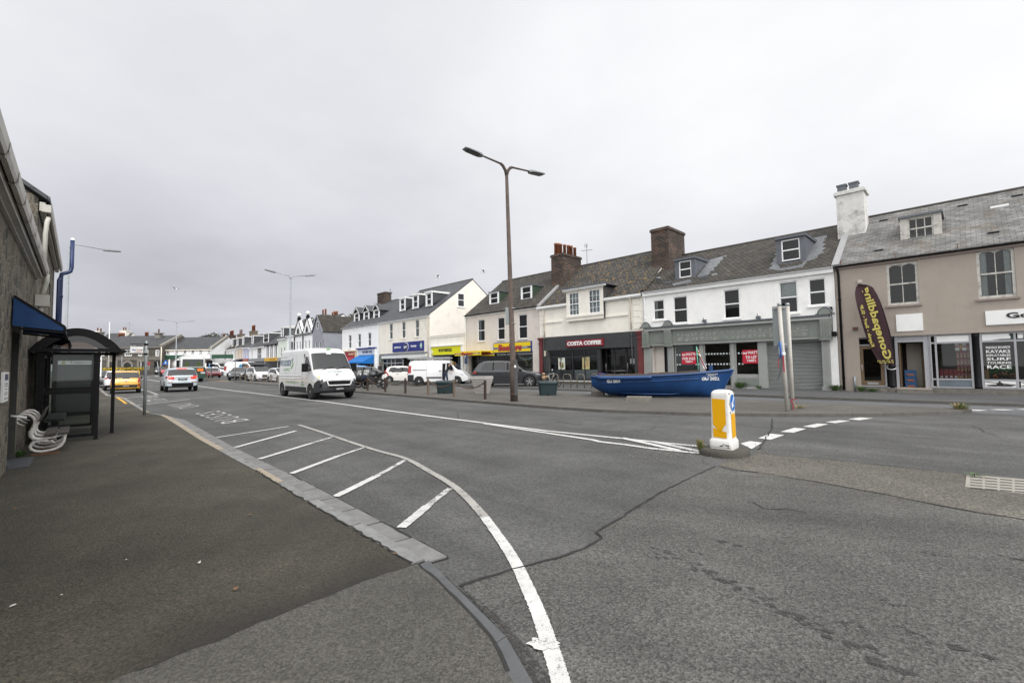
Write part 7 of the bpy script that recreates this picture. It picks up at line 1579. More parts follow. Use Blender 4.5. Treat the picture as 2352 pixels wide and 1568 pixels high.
van=V.build('delivery_van','large white high-roofed delivery van with dark bumper driving towards the camera',vcls,vm,wvan_p,p,R_(-46),1.07,wheelstyle='steel',rimm=mat('steel_rim',(.13,.125,.115),.6,.2),cat='van',inner=False,ref=(2.08,-1.0))
m=MB();m.box(-2.9,1.0,-.9,.9,.42,.5);m.box(1.0,1.08,-.92,.92,.42,2.2);m.box(1.9,2.2,-.85,.85,.9,1.3);m.obj('cab_interior',mat('cab_dark',(.035,.035,.036),.8,.3),van)
for sg in(-.45,.45):m=MB();m.box(1.15,1.35,sg-.24,sg+.24,.8,1.75);m.box(1.18,1.32,sg-.12,sg+.12,1.76,1.98);m.obj('seat',mat('dark_cloth',(.02,.02,.021),.9,.2),van)
def surfy(car,x,z): return car.wd(x,z,car.tp(x))
def sidetext(car,t,txt,x0,x1,z0,z1,mt,side=-1,parent=None,**k):
    m=textfit(txt,abs(x1-x0),z1-z0,ext=0,**k)
    o=MB();xm=(x0+x1)/2
    vs=[]
    for v in m.v:
        x=xm+(v.x if side<0 else -v.x);z=z0+v.z;vs.append(Vector((x,side*(surfy(car,x,z)+.006),z)))
    o.add(vs,m.f);return o.obj('lettering',mt,parent or t)
bluet=mat('logo_blue',(.035,.10,.17),.5,.1);greent=mat('logo_green',(.10,.30,.06),.5,.1);redt=mat('logo_red',(.4,.02,.05),.5,.1)
sidetext(V,van,'WOODSIDE',-2.55,-.75,1.62,1.95,bluet,bold=.02,shear=.12);sidetext(V,van,'LOGISTICS',-1.9,-.85,1.36,1.52,greent,shear=.1);sidetext(V,van,'www.woodsidelogistics.co.uk',-1.35,.55,.72,.86,greent);sidetext(V,van,'Part of the Jersey Post Group',-2.3,-1.4,2.05,2.1,bluet);sidetext(V,van,'woodsidelogistics.co.uk',-1.8,-.95,1.22,1.27,greent);sidetext(V,van,'01481',.95,1.2,.78,.86,greent);sidetext(V,van,'240467',.85,1.3,.64,.73,greent)
def sidepoly(car,t,name,pts,mt,side=-1,off=.006):
    m=MB();vs=[Vector((x,side*(surfy(car,x,z)+off),z)) for x,z in pts];m.tess(vs if side<0 else vs[::-1]);return m.obj(name,mt,t)
sidepoly(V,van,'logo_arrow',[(-.62,1.42),(-.42,1.7),(-.62,1.98),(-.66,1.9),(-.56,1.7),(-.72,1.55)],greent);sidepoly(V,van,'logo_bird',[(-.72,1.95),(-.55,2.08),(-.6,2.0),(-.5,1.96),(-.62,1.93),(-.6,1.86)],bluet)
m=MB();m.bar((-2.55,-1.004,1.30),(1.0,-1.01,1.32),.012,.02) if False else None
# panel seams and mouldings on the visible side
sm_=mat('seam_shadow',(.10,.10,.10),.8,.1)
for nm_,pts in(('door_seam',[(-.02,.58),(0,.58),(0,2.1),(-.02,2.1)]),('door_seam',[(1.03,.56),(1.05,.56),(1.05,2.1),(1.03,2.1)]),('roof_seam',[(-2.9,2.13),(1.0,2.13),(1.0,2.145),(-2.9,2.145)])):
    n_=30;a,b_=pts[0],pts[2]
    if nm_=='roof_seam':pp_=[(a[0]+(b_[0]-a[0])*i/n_,a[1]) for i in range(n_+1)]+[(b_[0]+(a[0]-b_[0])*i/n_,b_[1]) for i in range(n_+1)]
    else:pp_=[(a[0],a[1]+(b_[1]-a[1])*i/n_) for i in range(n_+1)];pp_=[(x+.016,z) for x,z in pp_]+[(x,z) for x,z in pp_[::-1]];pp_=pp_[::-1]
    sidepoly(V,van,nm_,pp_,sm_,-1,.003)
for z in(1.12,.98):
    m=MB();xs=[-2.85+.12*i for i in range(32)];m.grid([[(x,-(surfy(V,x,zz_)+o),zz_) for x in xs] for zz_,o in((z-.03,.0),(z-.012,.018),(z+.012,.018),(z+.03,.0))]);m.obj('side_moulding',wvan_p,van)
# grille surround, badge, plates, mirrors, wipers
m=MB();fx=3.075
for a,c in(((-.62,.93),(.62,.93)),((.62,.93),(.52,.68)),((.52,.68),(-.52,.68)),((-.52,.68),(-.62,.93))):m.bar((fx-.02,a[0],a[1]),(fx-.02,c[0],c[1]),.05,.05)
gr=m.obj('grille_surround',mat('satin_white',(.7,.7,.7),.3,.05),van);m=MB()
for i in range(5):m.box(fx-.03,fx-.005,-.55+.02*abs(i-2),.55-.02*abs(i-2),.71+i*.042,.722+i*.042)
m.obj('grille_bars',trimb,gr)
nplate(van,3.09,.44,.56,.12,'38079',1)
m=MB();m.box(3.0,3.06,-.62,.62,.32,.40);m.box(3.02,3.085,-.5,.5,.585,.64);m.obj('lower_intake',blackm,van)
for sg in(-1,1):
    m=MB();m.box(2.9,3.0,sg*.72-.16,sg*.72+.16,.62,.74);m.obj('bumper_recess',blackm,van)
    m=MB();m.lathe([(.06,2.93),(.05,2.955)],(0,sg*.93,1.1),10,axis='X');m.obj('indicator',amber,van) if sg==-1 else None
    m=MB();m.box(1.86,2.0,sg*1.08,sg*1.34,1.32,1.72);m.box(1.9,2.02,sg*.99,sg*1.09,1.38,1.44);m.box(1.9,1.98,sg*.99,sg*1.09,1.6,1.64);m.obj('mirror',blackm,van)
bx_=[( -.1,0),(0,.12),(.02,.02),(.12,.1),(.06,-.02),(.1,-.12),(0,-.06),(-.08,-.12)]
m=MB();m.poly([(2.79,a,1.155+c*.9-.02*0) for a,c in bx_]);m.obj('front_badge',chrome,van)
def hoodtext(car,t,txt,w,h,x,z,mt,y=0,**k):
    """lettering laid on the front surface, facing forward"""
    m=textfit(txt,w,h,ext=0,**k);vs=[]
    for v in m.v:
        yy=y-(-v.x);zz_=z+v.z
        # find x on the front profile for this height
        xx=min((abs(car.tp(car.L/2-.02*i)-zz_),car.L/2-.02*i) for i in range(int(2.6/.02)))[1];vs.append(Vector((xx+.03,yy,zz_+.02)))
    o=MB();o.add(vs,m.f);o.obj('lettering',mt,t)
hoodtext(V,van,'WOODSIDE',.75,.05,0,1.285,bluet,bold=.02);hoodtext(V,van,'LOGISTICS',.4,.03,0,1.245,greent,y=.12)
for y in(-.55,.1):m=MB();m.bar((2.335,y,1.41),(2.19,y+.62,1.56),.02,.02);m.obj('wiper',blackm,van)
m=MB();m.poly([(1.56,-.08,2.395),(1.44,.0,2.445),(1.44,.16,2.445),(1.56,.2,2.39)]);m.v=[q+Vector((.02,0,.035)) for q in m.v];m.obj('roof_logo',greent,van)
m=MB();m.tube([(1.2,0,2.5),(1.05,0,2.95)],.008,5);m.obj('aerial',blackm,van)
# toys on the dashboard
m=MB()
for i,y in enumerate((-.2,-.05,.1,.22)):m.lathe([(.001,0),(.07,.03),(.08,.1),(.001,.17)],(2.12,y,1.3),8,i%3)
m.obj('dashboard_toys',[mat('pink_plush',(.5,.2,.2),.9,.2),mat('tan_plush',(.35,.22,.1),.9,.2),mat('green_plush',(.2,.35,.12),.9,.2)],van)
# --- hatchbacks, SUVs ---
def hatch(L,Wd,H,bon=.92,belt=.94,rb=.06,rt=.42,xft=.05,xfw=1.0,zb=.22,wr=.31,wb=None,kick=.0,tw=.78,fr=.16,**k):
    h=L/2;top=[(-h,.62),(-h+.02,.85),(-h+rb,belt+.02),(-h+rt*.75,H-.12),(-h+rt,H-.04),(-h+rt+.35,H-.005),(-.4,H),(xft,H-.05),(xfw,bon+.02),(h-.55,bon-.1),(h-.2,bon-.2),(h-.06,.62),(h,.5)]
    wb=wb or L*.62;off=.04
    c=Car(L,Wd,H,top,zb,belt,tw,.1,(-wb/2+off*0-.02,wb/2-.02+.02),wr,fr,**k)
    gp_=[(-h+rt*.75+.12,belt+.05),(-h+rt+.12,H-.13),(xft-.08,H-.13),(xfw-.16,belt+.04)]
    c.gp=gp_;c.par=dict(wind=(xft-.02,xfw-.02),rg=(-h-.1,-h+rt-.02,belt+.06,H-.1));return c
def mkcar(c,name,label,pm,loc,rz,scale,group,lampz,tail,pil,grille=None,lower=.3,cat='car',ref=None,style='alloy',rimm=None,mats=None,roofm=None,head=.6):
    cl=std(c.L,c.H,c.belt,c.par['wind'],None,c.par['rg'],c.gp,pil,lampz,tail,lower,head,grille);cl.W[0]=c.W/2*.86
    t=c.build(name,label,cl,dict(stdm,**(mats or {})),pm,loc,rz,scale,group,wheelstyle=style,rimm=rimm,cat=cat,ref=ref)
    for sg in(1,-1):mirror(t,c.par['wind'][1]-.28,sg*(c.W/2*.93),c.belt+.06,sg,blackm)
    m=MB();x=-.35
    for sg in(1,-1):
        m=MB()
        for x in(-.55,.35):m.box(x-.09,x+.09,sg*(c.W/2-.005),sg*(c.W/2+.012),c.belt-.14,c.belt-.115);
        m.obj('door_handles',blackm,t)
    return t
gpk='cars parked by the shops';grd='cars on the road'
# light blue SUV, rear view
c=hatch(4.36,1.9,1.64,bon=1.05,belt=1.06,rb=.1,rt=.62,xft=.25,xfw=1.05,wr=.37,wb=2.66,zb=.3,fr=.14)
ice=paint('ice_blue',(.42,.49,.53),.3)
p=G('B3',1325,1414)
t=mkcar(c,'suv','pale ice-blue SUV with glowing brake lights driving away',ice,p,R_(132),1.06,grd,(.78,.92,.5),(.94,1.08,.52),(.42-.9,),lower=.42,ref=(-1.35,.9),mats=dict(lower_trim=blackm,tail_lamp=lens_r))
for sg in(1,-1):
    m=MB();x=-2.215;m.box(x-.03,x+.1,sg*.62-.15,sg*.62+.15,.95,.975);m.box(x-.03,x+.1,sg*.76-.02,sg*.76+.02,.976,1.06);m.box(x-.03,x+.1,sg*.5-.02,sg*.5+.02,.976,1.06);m.obj('brake_light',redglow,t)
    m=MB();m.box(-2.24,-2.1,sg*.55-.11,sg*.55+.11,.4,.46);m.obj('exhaust',chrome,t);m=MB();m.box(-2.225,-2.1,sg*.68-.14,sg*.68+.14,.66,.69);m.obj('reflector',lens_r,t)
m=MB();m.box(-1.66,-1.58,-.3,.3,1.585,1.615);m.obj('high_brake_light',redglow,t)
nplate(t,-2.262,.82,.52,.12,'9667',-1);m=MB();m.box(-2.26,-2.15,-.6,.6,.36,.62);m.obj('rear_diffuser',blackm,t);m=MB();m.box(-2.264,-2.255,-.62,.62,.99,1.02);m.obj('tailgate_strip',trimb,t)
# yellow hatchback
c=hatch(3.6,1.6,1.49,bon=.95,belt=.93,rb=.1,rt=.5,xft=.35,xfw=.98,wr=.29,wb=2.4)
p=G('B3',295,1446)
t=mkcar(c,'hatchback','yellow hatchback parked at the left kerb, seen from behind',paint('yellow',(.62,.33,.02),.35),p,R_(131),1.06,grd,(.72,.9,.5),(.72,1.08,.60),(-.3,),lower=.27,ref=(-1.22,.76))
m=MB();m.box(-1.86,-1.7,-.58,.58,.4,.58);m.obj('bumper_insert',trimb,t);nplate(t,-1.868,.43,.5,.12,'30076',-1);m=MB();m.box(-1.86,-1.82,-.09,.09,.80,.84);m.obj('badge',chrome,t)
for sg in(1,-1):m=MB();m.box(-1.83,-1.6,sg*.66-.05,sg*.66+.05,.48,.62);m.obj('fog_reflector',lens_r,t)
m=MB();m.tube([(-1.25,0,1.5),(-1.4,0,1.6)],.012,5);m.obj('aerial',blackm,t)
# white crossover ahead of it, then a dark car
c2=hatch(4.3,1.8,1.6,bon=1.,belt=1.,rb=.15,rt=.75,xft=.3,xfw=1.1,wr=.35,wb=2.6,zb=.27)
whitep=paint('white',(.72,.72,.72),.3)
p=G('B3',172,1386)
t=mkcar(c2,'crossover','white crossover parked ahead of the yellow hatchback',whitep,p,R_(133),1.0,grd,(.78,.92,.5),(.92,1.04,.3),(-.4,),lower=.45,ref=(-1.32,.86),mats=dict(lower_trim=trimb))
nplate(t,-2.21,.6,.5,.12,'',-1)
q=T(-56.5,-25.2,0)
mkcar(c2,'crossover','dark grey car at the head of the kerbside row, beyond the white crossover',paint('dark_grey',(.03,.032,.036),.3),(q.x,q.y,gz(q.y)),R_(133),1.0,grd,(.78,.92,.5),(.92,1.04,.3),(-.4,),lower=.3)
# --- tanker lorry ---
fw_=G('B3',2040,1212);td=Vector((.68,-.733,0));ta=math.atan2(td.y,td.x)
tk=thing('tanker_lorry','green and white fuel tanker lorry driving towards the camera behind the ice-blue SUV','lorry',(0,0,0),ta)
sc_=1.04
o=Matrix.Rotation(ta,3,'Z')@Vector((2.6*sc_,1.1*sc_,0));tk.location=(fw_.x-o.x,fw_.y-o.y,fw_.z);tk.scale=(sc_,)*3
dg=paint('dark_green',(.012,.045,.03),.35)
def rbox(x0,x1,y0,y1,z0,z1,r=.12,seg=4):
    """box with rounded vertical edges"""
    pts=[]
    for cx_,cy_,a0 in((x1-r,y1-r,0),(x0+r,y1-r,90),(x0+r,y0+r,180),(x1-r,y0+r,270)):
        for i in range(seg+1):a=R_(a0+90*i/seg);pts.append((cx_+r*math.cos(a),cy_+r*math.sin(a)))
    m=MB();m.slab(pts,z0,z1);return m
m=rbox(1.9,3.75,-1.2,1.2,.45,1.70,.2);m.obj('lower_cab',dg,tk)
m=rbox(1.9,3.72,-1.18,1.18,1.701,2.75,.18);
hull=m.obj('cab',paint('lorry_white',(.7,.7,.69),.35),tk)
m=rbox(1.95,3.6,-1.1,1.1,2.751,2.95,.2);m.obj('cab_roof',wvan_p,tk)
m=MB();m.add([(3.728,-1.02,1.75),(3.728,1.02,1.75),(3.728,1.0,2.62),(3.728,-1.0,2.62)],[(0,1,2,3)]);m.obj('windscreen',mat('lorry_windscreen',(.03,.035,.035),.08,.3,1.),tk)
m=MB();
for q in(((3.735,-.6,1.95),.26),((3.735,.55,1.95),.28)):
    m=MB();c_,w_=q;m.ext([(c_[0],c_[1]-w_,1.78),(c_[0],c_[1]+w_,1.78),(c_[0],c_[1]+w_*.7,2.15),(c_[0],c_[1]+w_*.25,2.36),(c_[0],c_[1]-w_*.25,2.36),(c_[0],c_[1]-w_*.7,2.15)],(.004,0,0));m.obj('crew_jacket',mat('hi_vis',(.05,.075,.02),.8,.3,3.),tk)
for sg in(1,-1):
    m=MB();m.add([(2.3,sg*1.188,1.8),(3.4,sg*1.188,1.8),(3.3,sg*1.188,2.5),(2.3,sg*1.188,2.5)],[(0,1,2,3)]);m.obj('side_window',mat('lorry_windscreen',(.03,.035,.035),.08,.3,1.),tk)
    m=MB();m.box(3.55,3.68,sg*1.3,sg*1.55,1.7,2.5);m.bar((3.5,sg*1.15,2.45),(3.6,sg*1.4,2.45),.05);m.obj('mirror',blackm,tk)
    m=MB();m.box(3.68,3.78,sg*.95-.2,sg*.95+.2,.95,1.12);m.obj('head_lamp',lens_c,tk)
    for x in(2.6,-1.6,-2.9):
        m=MB();m.lathe([(.3,sg*1.12),(.46,sg*1.12),(.5,sg*1.06),(.5,sg*.8),(.46,sg*.76)],(x,0,.5),18,axis='Y');wl_=m.obj('wheel',rubber,tk)
m=MB();m.box(3.5,3.8,-1.22,1.22,.4,.92);m.obj('bumper',dg,tk);nplate(tk,3.815,.5,.5,.13,'',1,mat('pale_plate',(.5,.5,.45),.5,.1))
m=MB();m.box(3.74,3.77,.42,1.0,1.2,1.55);m.obj('hazard_plate',mat('hazard_orange',(.75,.17,.02),.5,.05),tk)
m=MB();m.lathe([(.09,3.76),(.09,3.775)],(0,0,1.42),4,axis='X');m.obj('badge',chrome,tk)
m=MB()
for i in range(4):m.box(3.755,3.765,-.9+.05*i,.9-.05*i,1.02+i*.07,1.04+i*.07)
m.obj('grille',blackm,tk)
m=MB();n=24;m.grid([[(x,-1.22*math.cos(2*math.pi*i/n)*k,1.95+1.05*math.sin(2*math.pi*i/n)*k) for i in range(n)] for x,k in((1.55,.6),(1.6,.9),(1.72,1.),(-3.7,1.),(-3.8,.9),(-3.85,.6))],0,True,True);m.obj('tank',wvan_p,tk)
m=MB();m.box(-3.7,1.6,-.5,.5,2.98,3.08);m.box(-1,-.5,-.3,.3,3.08,3.2);m.obj('walkway',alu,tk);m=MB();m.box(-3.8,1.9,-1.,1.,.65,.92);m.obj('chassis',blackm,tk)
# --- far traffic ---
def farcar(c,name,label,pm,k,x,y,deg,ref,sc=1.,group='far traffic',cat='car',**kw):
    p=G(k,x,y);d=dict(lampz=(.68,.86,.45),tail=(.78,.98,.5),pil=(-.35,),grille=(.45,.62,.5));d.update(kw)
    return mkcar(c,name,label,pm,p,R_(deg),sc,group,d['lampz'],d['tail'],d['pil'],d['grille'],.26,cat,ref)
ch_=hatch(4.05,1.74,1.46,bon=.95,belt=.92,rb=.12,rt=.6,xft=.25,xfw=1.1,wr=.31,wb=2.54,step=.06,nside=16)
est=hatch(4.5,1.8,1.5,bon=.95,belt=.95,rb=.15,rt=.55,xft=.3,xfw=1.2,wr=.32,wb=2.65,step=.07,nside=14)
suvf=hatch(4.5,1.9,1.75,bon=1.08,belt=1.08,rb=.1,rt=.45,xft=.35,xfw=1.1,wr=.36,wb=2.7,step=.07,nside=16)
p=onray('B3',715,980,110);mkcar(est,'estate_car','silver estate car behind the yellow flower bed',paint('silver',(.36,.37,.38),.3,.3),(p.x,110,gz(110)+.35),R_(-20),1.15,'far traffic',(.68,.86,.45),(.78,.98,.5),(-.35,))
farcar(suvf,'suv','dark grey SUV between the far white van and the red car',paint('dark_grey',(.03,.032,.036),.3),'B3',1135,1078,-50,(1.35,-.9),1.)
farcar(ch_,'hatchback','bright red hatchback left of the ice-blue SUV',paint('red',(.32,.022,.025),.3),'B3',1255,1092,-52,(1.27,-.8),1.1)
farcar(ch_,'hatchback','dark red car half hidden by the right side of the tanker',paint('dark_red',(.14,.01,.014),.3),'B4',985,1118,-35,(1.27,-.8),1.05)
farcar(ch_,'hatchback','white hatchback side-on between the tanker and the dark hatchback',whitep,'B4',1235,1068,-6,(1.27,-.82),1.03)
def smallvan(L=4.4,H=1.85,Wd=1.85):
    h=L/2;top=[(-h,H-.35),(-h+.06,H-.06),(-h+.4,H),(.4,H),(.7,H-.08),(1.3,1.18),(1.75,1.02),(h-.12,.82),(h,.55)]
    c=Car(L,Wd,H,top,.25,1.05,.86,.12,(-1.38,1.42),.32,.15,step=.06,nside=22)
    c.gp=[(.1,1.1),(.1,H-.22),(.72,H-.22),(1.18,1.14),(1.18,1.1)];c.par=dict(wind=(.62,1.32),rg=(-h-.1,-h+.1,1.15,H-.2));return c
sv=smallvan()
p=G('B3',958,1066);mkcar(sv,'panel_van','small white panel van facing the camera by the granite building',whitep,p,R_(-62),1.05,'far traffic',(.75,.95,.5),(.9,1.4,.7),(),(.5,.7,.5),.3,'van',(1.42,-.85))
p=onray('B4',1150,980,100);t=mkcar(sv,'panel_van','white panel van with a pale blue side panel behind the side-on white hatchback',whitep,(p.x,100,gz(100)),R_(-6),1.25,'far traffic',(.75,.95,.5),(.9,1.4,.7),(),(.5,.7,.5),.3,'van');m=MB();m.box(-.95,-.15,-.96,-.93,1.1,1.7);m.obj('blue_panel',mat('pale_blue_panel',(.12,.35,.65),.5,.1),t)
p=onray('B4',1650,960,66);t=mkcar(sv,'panel_van','long white van with an orange and blue house logo behind the dark hatchback',whitep,(p.x,66,gz(66)),R_(-8),1.28,'far traffic',(.75,.95,.5),(.9,1.4,.7),(),(.5,.7,.5),.3,'van')
m=MB();m.ext([(-.25,-.95,1.35),(0,-.95,1.62),(.25,-.95,1.35),(.18,-.95,1.35),(.18,-.95,1.1),(-.18,-.95,1.1),(-.18,-.95,1.35)][::-1],(0,.01,0));m.obj('house_logo',mat('logo_teal',(.04,.22,.4),.5,.2),t);k=textfit('Le Page',.8,.26,bold=.02,ext=.002);k.xf(TX(.85,-.95,1.15));k.obj('lettering',mat('logo_orange',(.5,.18,.03),.5,.1),t)
yar=hatch(3.8,1.7,1.53,bon=1.0,belt=.98,rb=.1,rt=.5,xft=.25,xfw=1.0,wr=.3,wb=2.46,step=.05)
p=G('B4',1352,1156);t=mkcar(yar,'hatchback','dark grey hatchback facing the camera behind the chained posts',paint('graphite',(.045,.046,.05),.3),p,R_(-73),1.08,gpk,(.68,.9,.5),(.78,.98,.5),(-.35,),(.66,.74,.4),.26,ref=(1.23,-.8))
nplate(t,1.97,.42,.5,.11,'',1);m=MB();m.box(1.93,1.97,-.5,.5,.28,.4);m.obj('lower_intake',blackm,t)
sw=hatch(4.45,1.85,1.65,bon=1.05,belt=1.05,rb=.1,rt=.55,xft=.3,xfw=1.1,wr=.36,wb=2.68,zb=.28,step=.05)
p=G('B4',1800,1188);t=mkcar(sw,'suv','white SUV with a black roof rack nosed towards the chained posts',whitep,p,R_(-44),1.07,gpk,(.76,.95,.42),(.78,.98,.5),(-.4,),(.5,.8,.5),.34,ref=(1.34,-.88))
m=MB();m.box(-1.2,.15,-.55,.55,1.74,1.86);m.obj('roof_box',blackm,t);m=MB()
for sg in(1,-1):m.tube([(-1.4,sg*.68,1.66),(-1.2,sg*.68,1.72),(.1,sg*.68,1.71),(.3,sg*.68,1.64)],.02,6)
for x in(-.9,-.1):m.box(x-.03,x+.03,-.7,.7,1.7,1.735)
m.obj('roof_rack',blackm,t)
p=G('B4',2035,1200);mkcar(ch_,'hatchback','white car tucked behind the big delivery van, right of the white SUV',whitep,p,R_(-44),1.1,gpk,(.68,.86,.45),(.78,.98,.5),(-.35,),(.45,.62,.5),.26,ref=(-1.27,-.8))
# cars right of the delivery van
p=onray('B7',500,1240,47);t=mkcar(ch_,'hatchback','black hatchback behind the two motorcycles',paint('black',(.014,.014,.016),.25),(p.x,47,gz(47)),R_(3),1.12,gpk,(.68,.86,.45),(.78,.98,.5),(-.35,))
p=onray('B7',330,1240,52);t=mkcar(suvf,'suv','light blue car behind the black hatchback, with red tail lamp showing',paint('sky_blue',(.12,.32,.62),.3),(p.x,52,gz(52)),R_(14),.98,gpk,(.76,.95,.42),(.9,1.2,.5),(-.35,))
mg=hatch(4.0,1.73,1.52,bon=.98,belt=.95,rb=.16,rt=.62,xft=.3,xfw=1.1,wr=.32,wb=2.52)
p=G('B7',1000,1152);t=mkcar(mg,'hatchback','white hatchback with tall red tail lamps left of the white ladder van',paint('cream_white',(.70,.67,.63),.3),p,R_(-5),1.1,gpk,(.68,.86,.45),(.88,1.28,.55),(-.15,),(.45,.62,.5),.26,ref=(-1.26,-.8))
# white ladder van
def midvan():
    L,H,Wd=4.8,1.95,1.9;h=L/2;top=[(-h,1.2),(-h+.06,1.7),(-h+.14,H-.08),(-h+.4,H-.01),(0,H),(.7,H-.02),(1.0,H-.12),(1.62,1.18),(2.0,1.04),(h-.15,.82),(h,.55)]
    c=Car(L,Wd,H,top,.26,1.05,.86,.12,(-1.45,1.55),.34,.15,step=.045,nside=26)
    c.gp=[(.62,1.1),(.62,H-.25),(.98,H-.25),(1.48,1.16),(1.48,1.1)];c.par=dict(wind=(.95,1.62),rg=(-h-.1,-h+.1,1.15,H-.2));return c
mv=midvan()
def mcls(c,n):
    ay=abs(c.y)
    if abs(n.y)>.5 and inpoly((c.x,c.z),mv.gp) and c.y>0:return 'side_window'
    if c.y<0 and abs(n.y)>.4 and inpoly((c.x,c.z),[(.42,.42),(.42,1.72),(.95,1.72),(1.35,1.3),(1.35,.42)]):return 'door_opening'
    if .95<c.x<1.62 and n.x>.15 and n.z>.1 and ay<.84:return 'windscreen'
    if c.x<-2.1 and ay>.72 and .95<c.z<1.55:return 'tail_lamp'
    if c.x<-1.85 and c.z<.85 and c.z<.85-(c.x+1.85)*.0:return 'rear_bumper'
    if c.x>1.9 and .75<c.z<.98 and ay>.5 and n.x>.05:return 'head_lamp'
    if abs(n.y)>.5 and .56<c.z<.68 and -.85<c.x<.38:return 'side_rubbing_strip'
p=G('B8',300,634)
t=mv.build('panel_van','white panel van with roof rack and its driver door open outside the chemist',mcls,dict(stdm,rear_bumper=trimb,side_rubbing_strip=trimb,door_opening=blackm),whitep,p,R_(-6),1.08,gpk,wheelstyle='steel',rimm=mat('steel_rim_light',(.28,.28,.27),.5,.2),cat='van',ref=(-1.45,-.88));lv=t
m=MB();m.box(-1.95,-.85,-.962,-.945,1.2,1.235);m.obj('door_rail',blackm,t);m=MB();m.box(.15,.35,-.97,-.945,1.12,1.16);m.obj('door_handle',blackm,t)
m=MB()
for sg in(1,-1):m.tube([(-2.35,sg*.6,2.12),(.85,sg*.6,2.12)],.05,8)
for i in range(6):m.box(-2.2+i*.55,-2.14+i*.55,-.75,.75,2.02,2.06);m.box(-2.2+i*.55,-2.14+i*.55,-.75,-.7,1.9,2.02);m.box(-2.2+i*.55,-2.14+i*.55,.7,.75,1.9,2.02)
m.box(-2.4,1.0,-.82,-.72,2.08,2.2);m.obj('roof_rack',alu,t)
d=thing_=MB();da=R_(-115);m=MB();m.ext([(0,0,.42),(0,0,1.2),(-.0-.42,0,1.78),(-.95,0,1.78),(-1.0,0,1.3),(-1.0,0,.42)],(0,.06,0));m.xf(TX(1.4,-.95,0)@RZ(R_(62)));dr=m.obj('driver_door',whitep,t)
m=MB();m.ext([(-.1,-.004,1.18),(-.46,-.004,1.7),(-.9,-.004,1.7),(-.93,-.004,1.2)],(0,.07,0));m.xf(TX(1.4,-.95,0)@RZ(R_(62)));m.obj('door_window',glc,dr)
for nm_,x in(('panel_seam',-.85),('panel_seam',.4)):
    pp_=[(x,.5+1.3*i/16) for i in range(17)];sidepoly(mv,t,nm_,([(a+.016,z) for a,z in pp_]+[(a,z) for a,z in pp_[::-1]]),sm_,-1,.003)
# charcoal luxury SUV
rv=hatch(4.95,2.05,1.82,bon=1.12,belt=1.12,rb=.14,rt=.75,xft=.35,xfw=1.2,wr=.40,wb=3.0,zb=.3,tw=.76)
p=G('B8',2030,668)
rvp=paint('charcoal',(.032,.033,.038),.25,.3)
t=mkcar(rv,'suv','charcoal grey luxury SUV parked outside the card shop',rvp,p,R_(-7),1.06,gpk,(.92,1.04,.6),(1.0,1.1,.5),(-.95,.05),(.6,.9,.6),.36,ref=(1.5,-.98),mats=dict(lower_trim=trimb))
m=MB();m.box(-1.9,1.0,-.3,.3,1.835,1.84);m.ext([(-1.45,-.04,1.83),(-1.2,-.04,1.93),(-1.0,-.04,1.92),(-.9,-.04,1.83)],(0,.08,0));m.obj('roof_fin',blackm,t)
m=MB();m.ext([(-2.1,-.8,1.76),(-1.7,-.8,1.83),(-1.7,.8,1.83),(-2.1,.8,1.76)][::-1],(0,0,.03));m.obj('spoiler',rvp,t)
m=MB();m.box(-2.62,-2.35,-.6,.6,.38,.5);m.tube([(-2.45,-.6,.42),(-2.62,-.3,.42),(-2.62,.3,.42),(-2.45,.6,.42)],.05,6);m.obj('tow_bar',trimb,t)
pp_=[(.05,.6+.5*i/10) for i in range(11)];sidepoly(rv,t,'door_seam',[(a+.014,z) for a,z in pp_]+[(a,z) for a,z in pp_[::-1]],mat('seam_black',(.008,.008,.009),.6,.1),-1,.003);pp_=[(-.98,.65+.45*i/10) for i in range(11)];sidepoly(rv,t,'door_seam',[(a+.014,z) for a,z in pp_]+[(a,z) for a,z in pp_[::-1]],mat('seam_black',(.008,.008,.009),.6,.1),-1,.003)
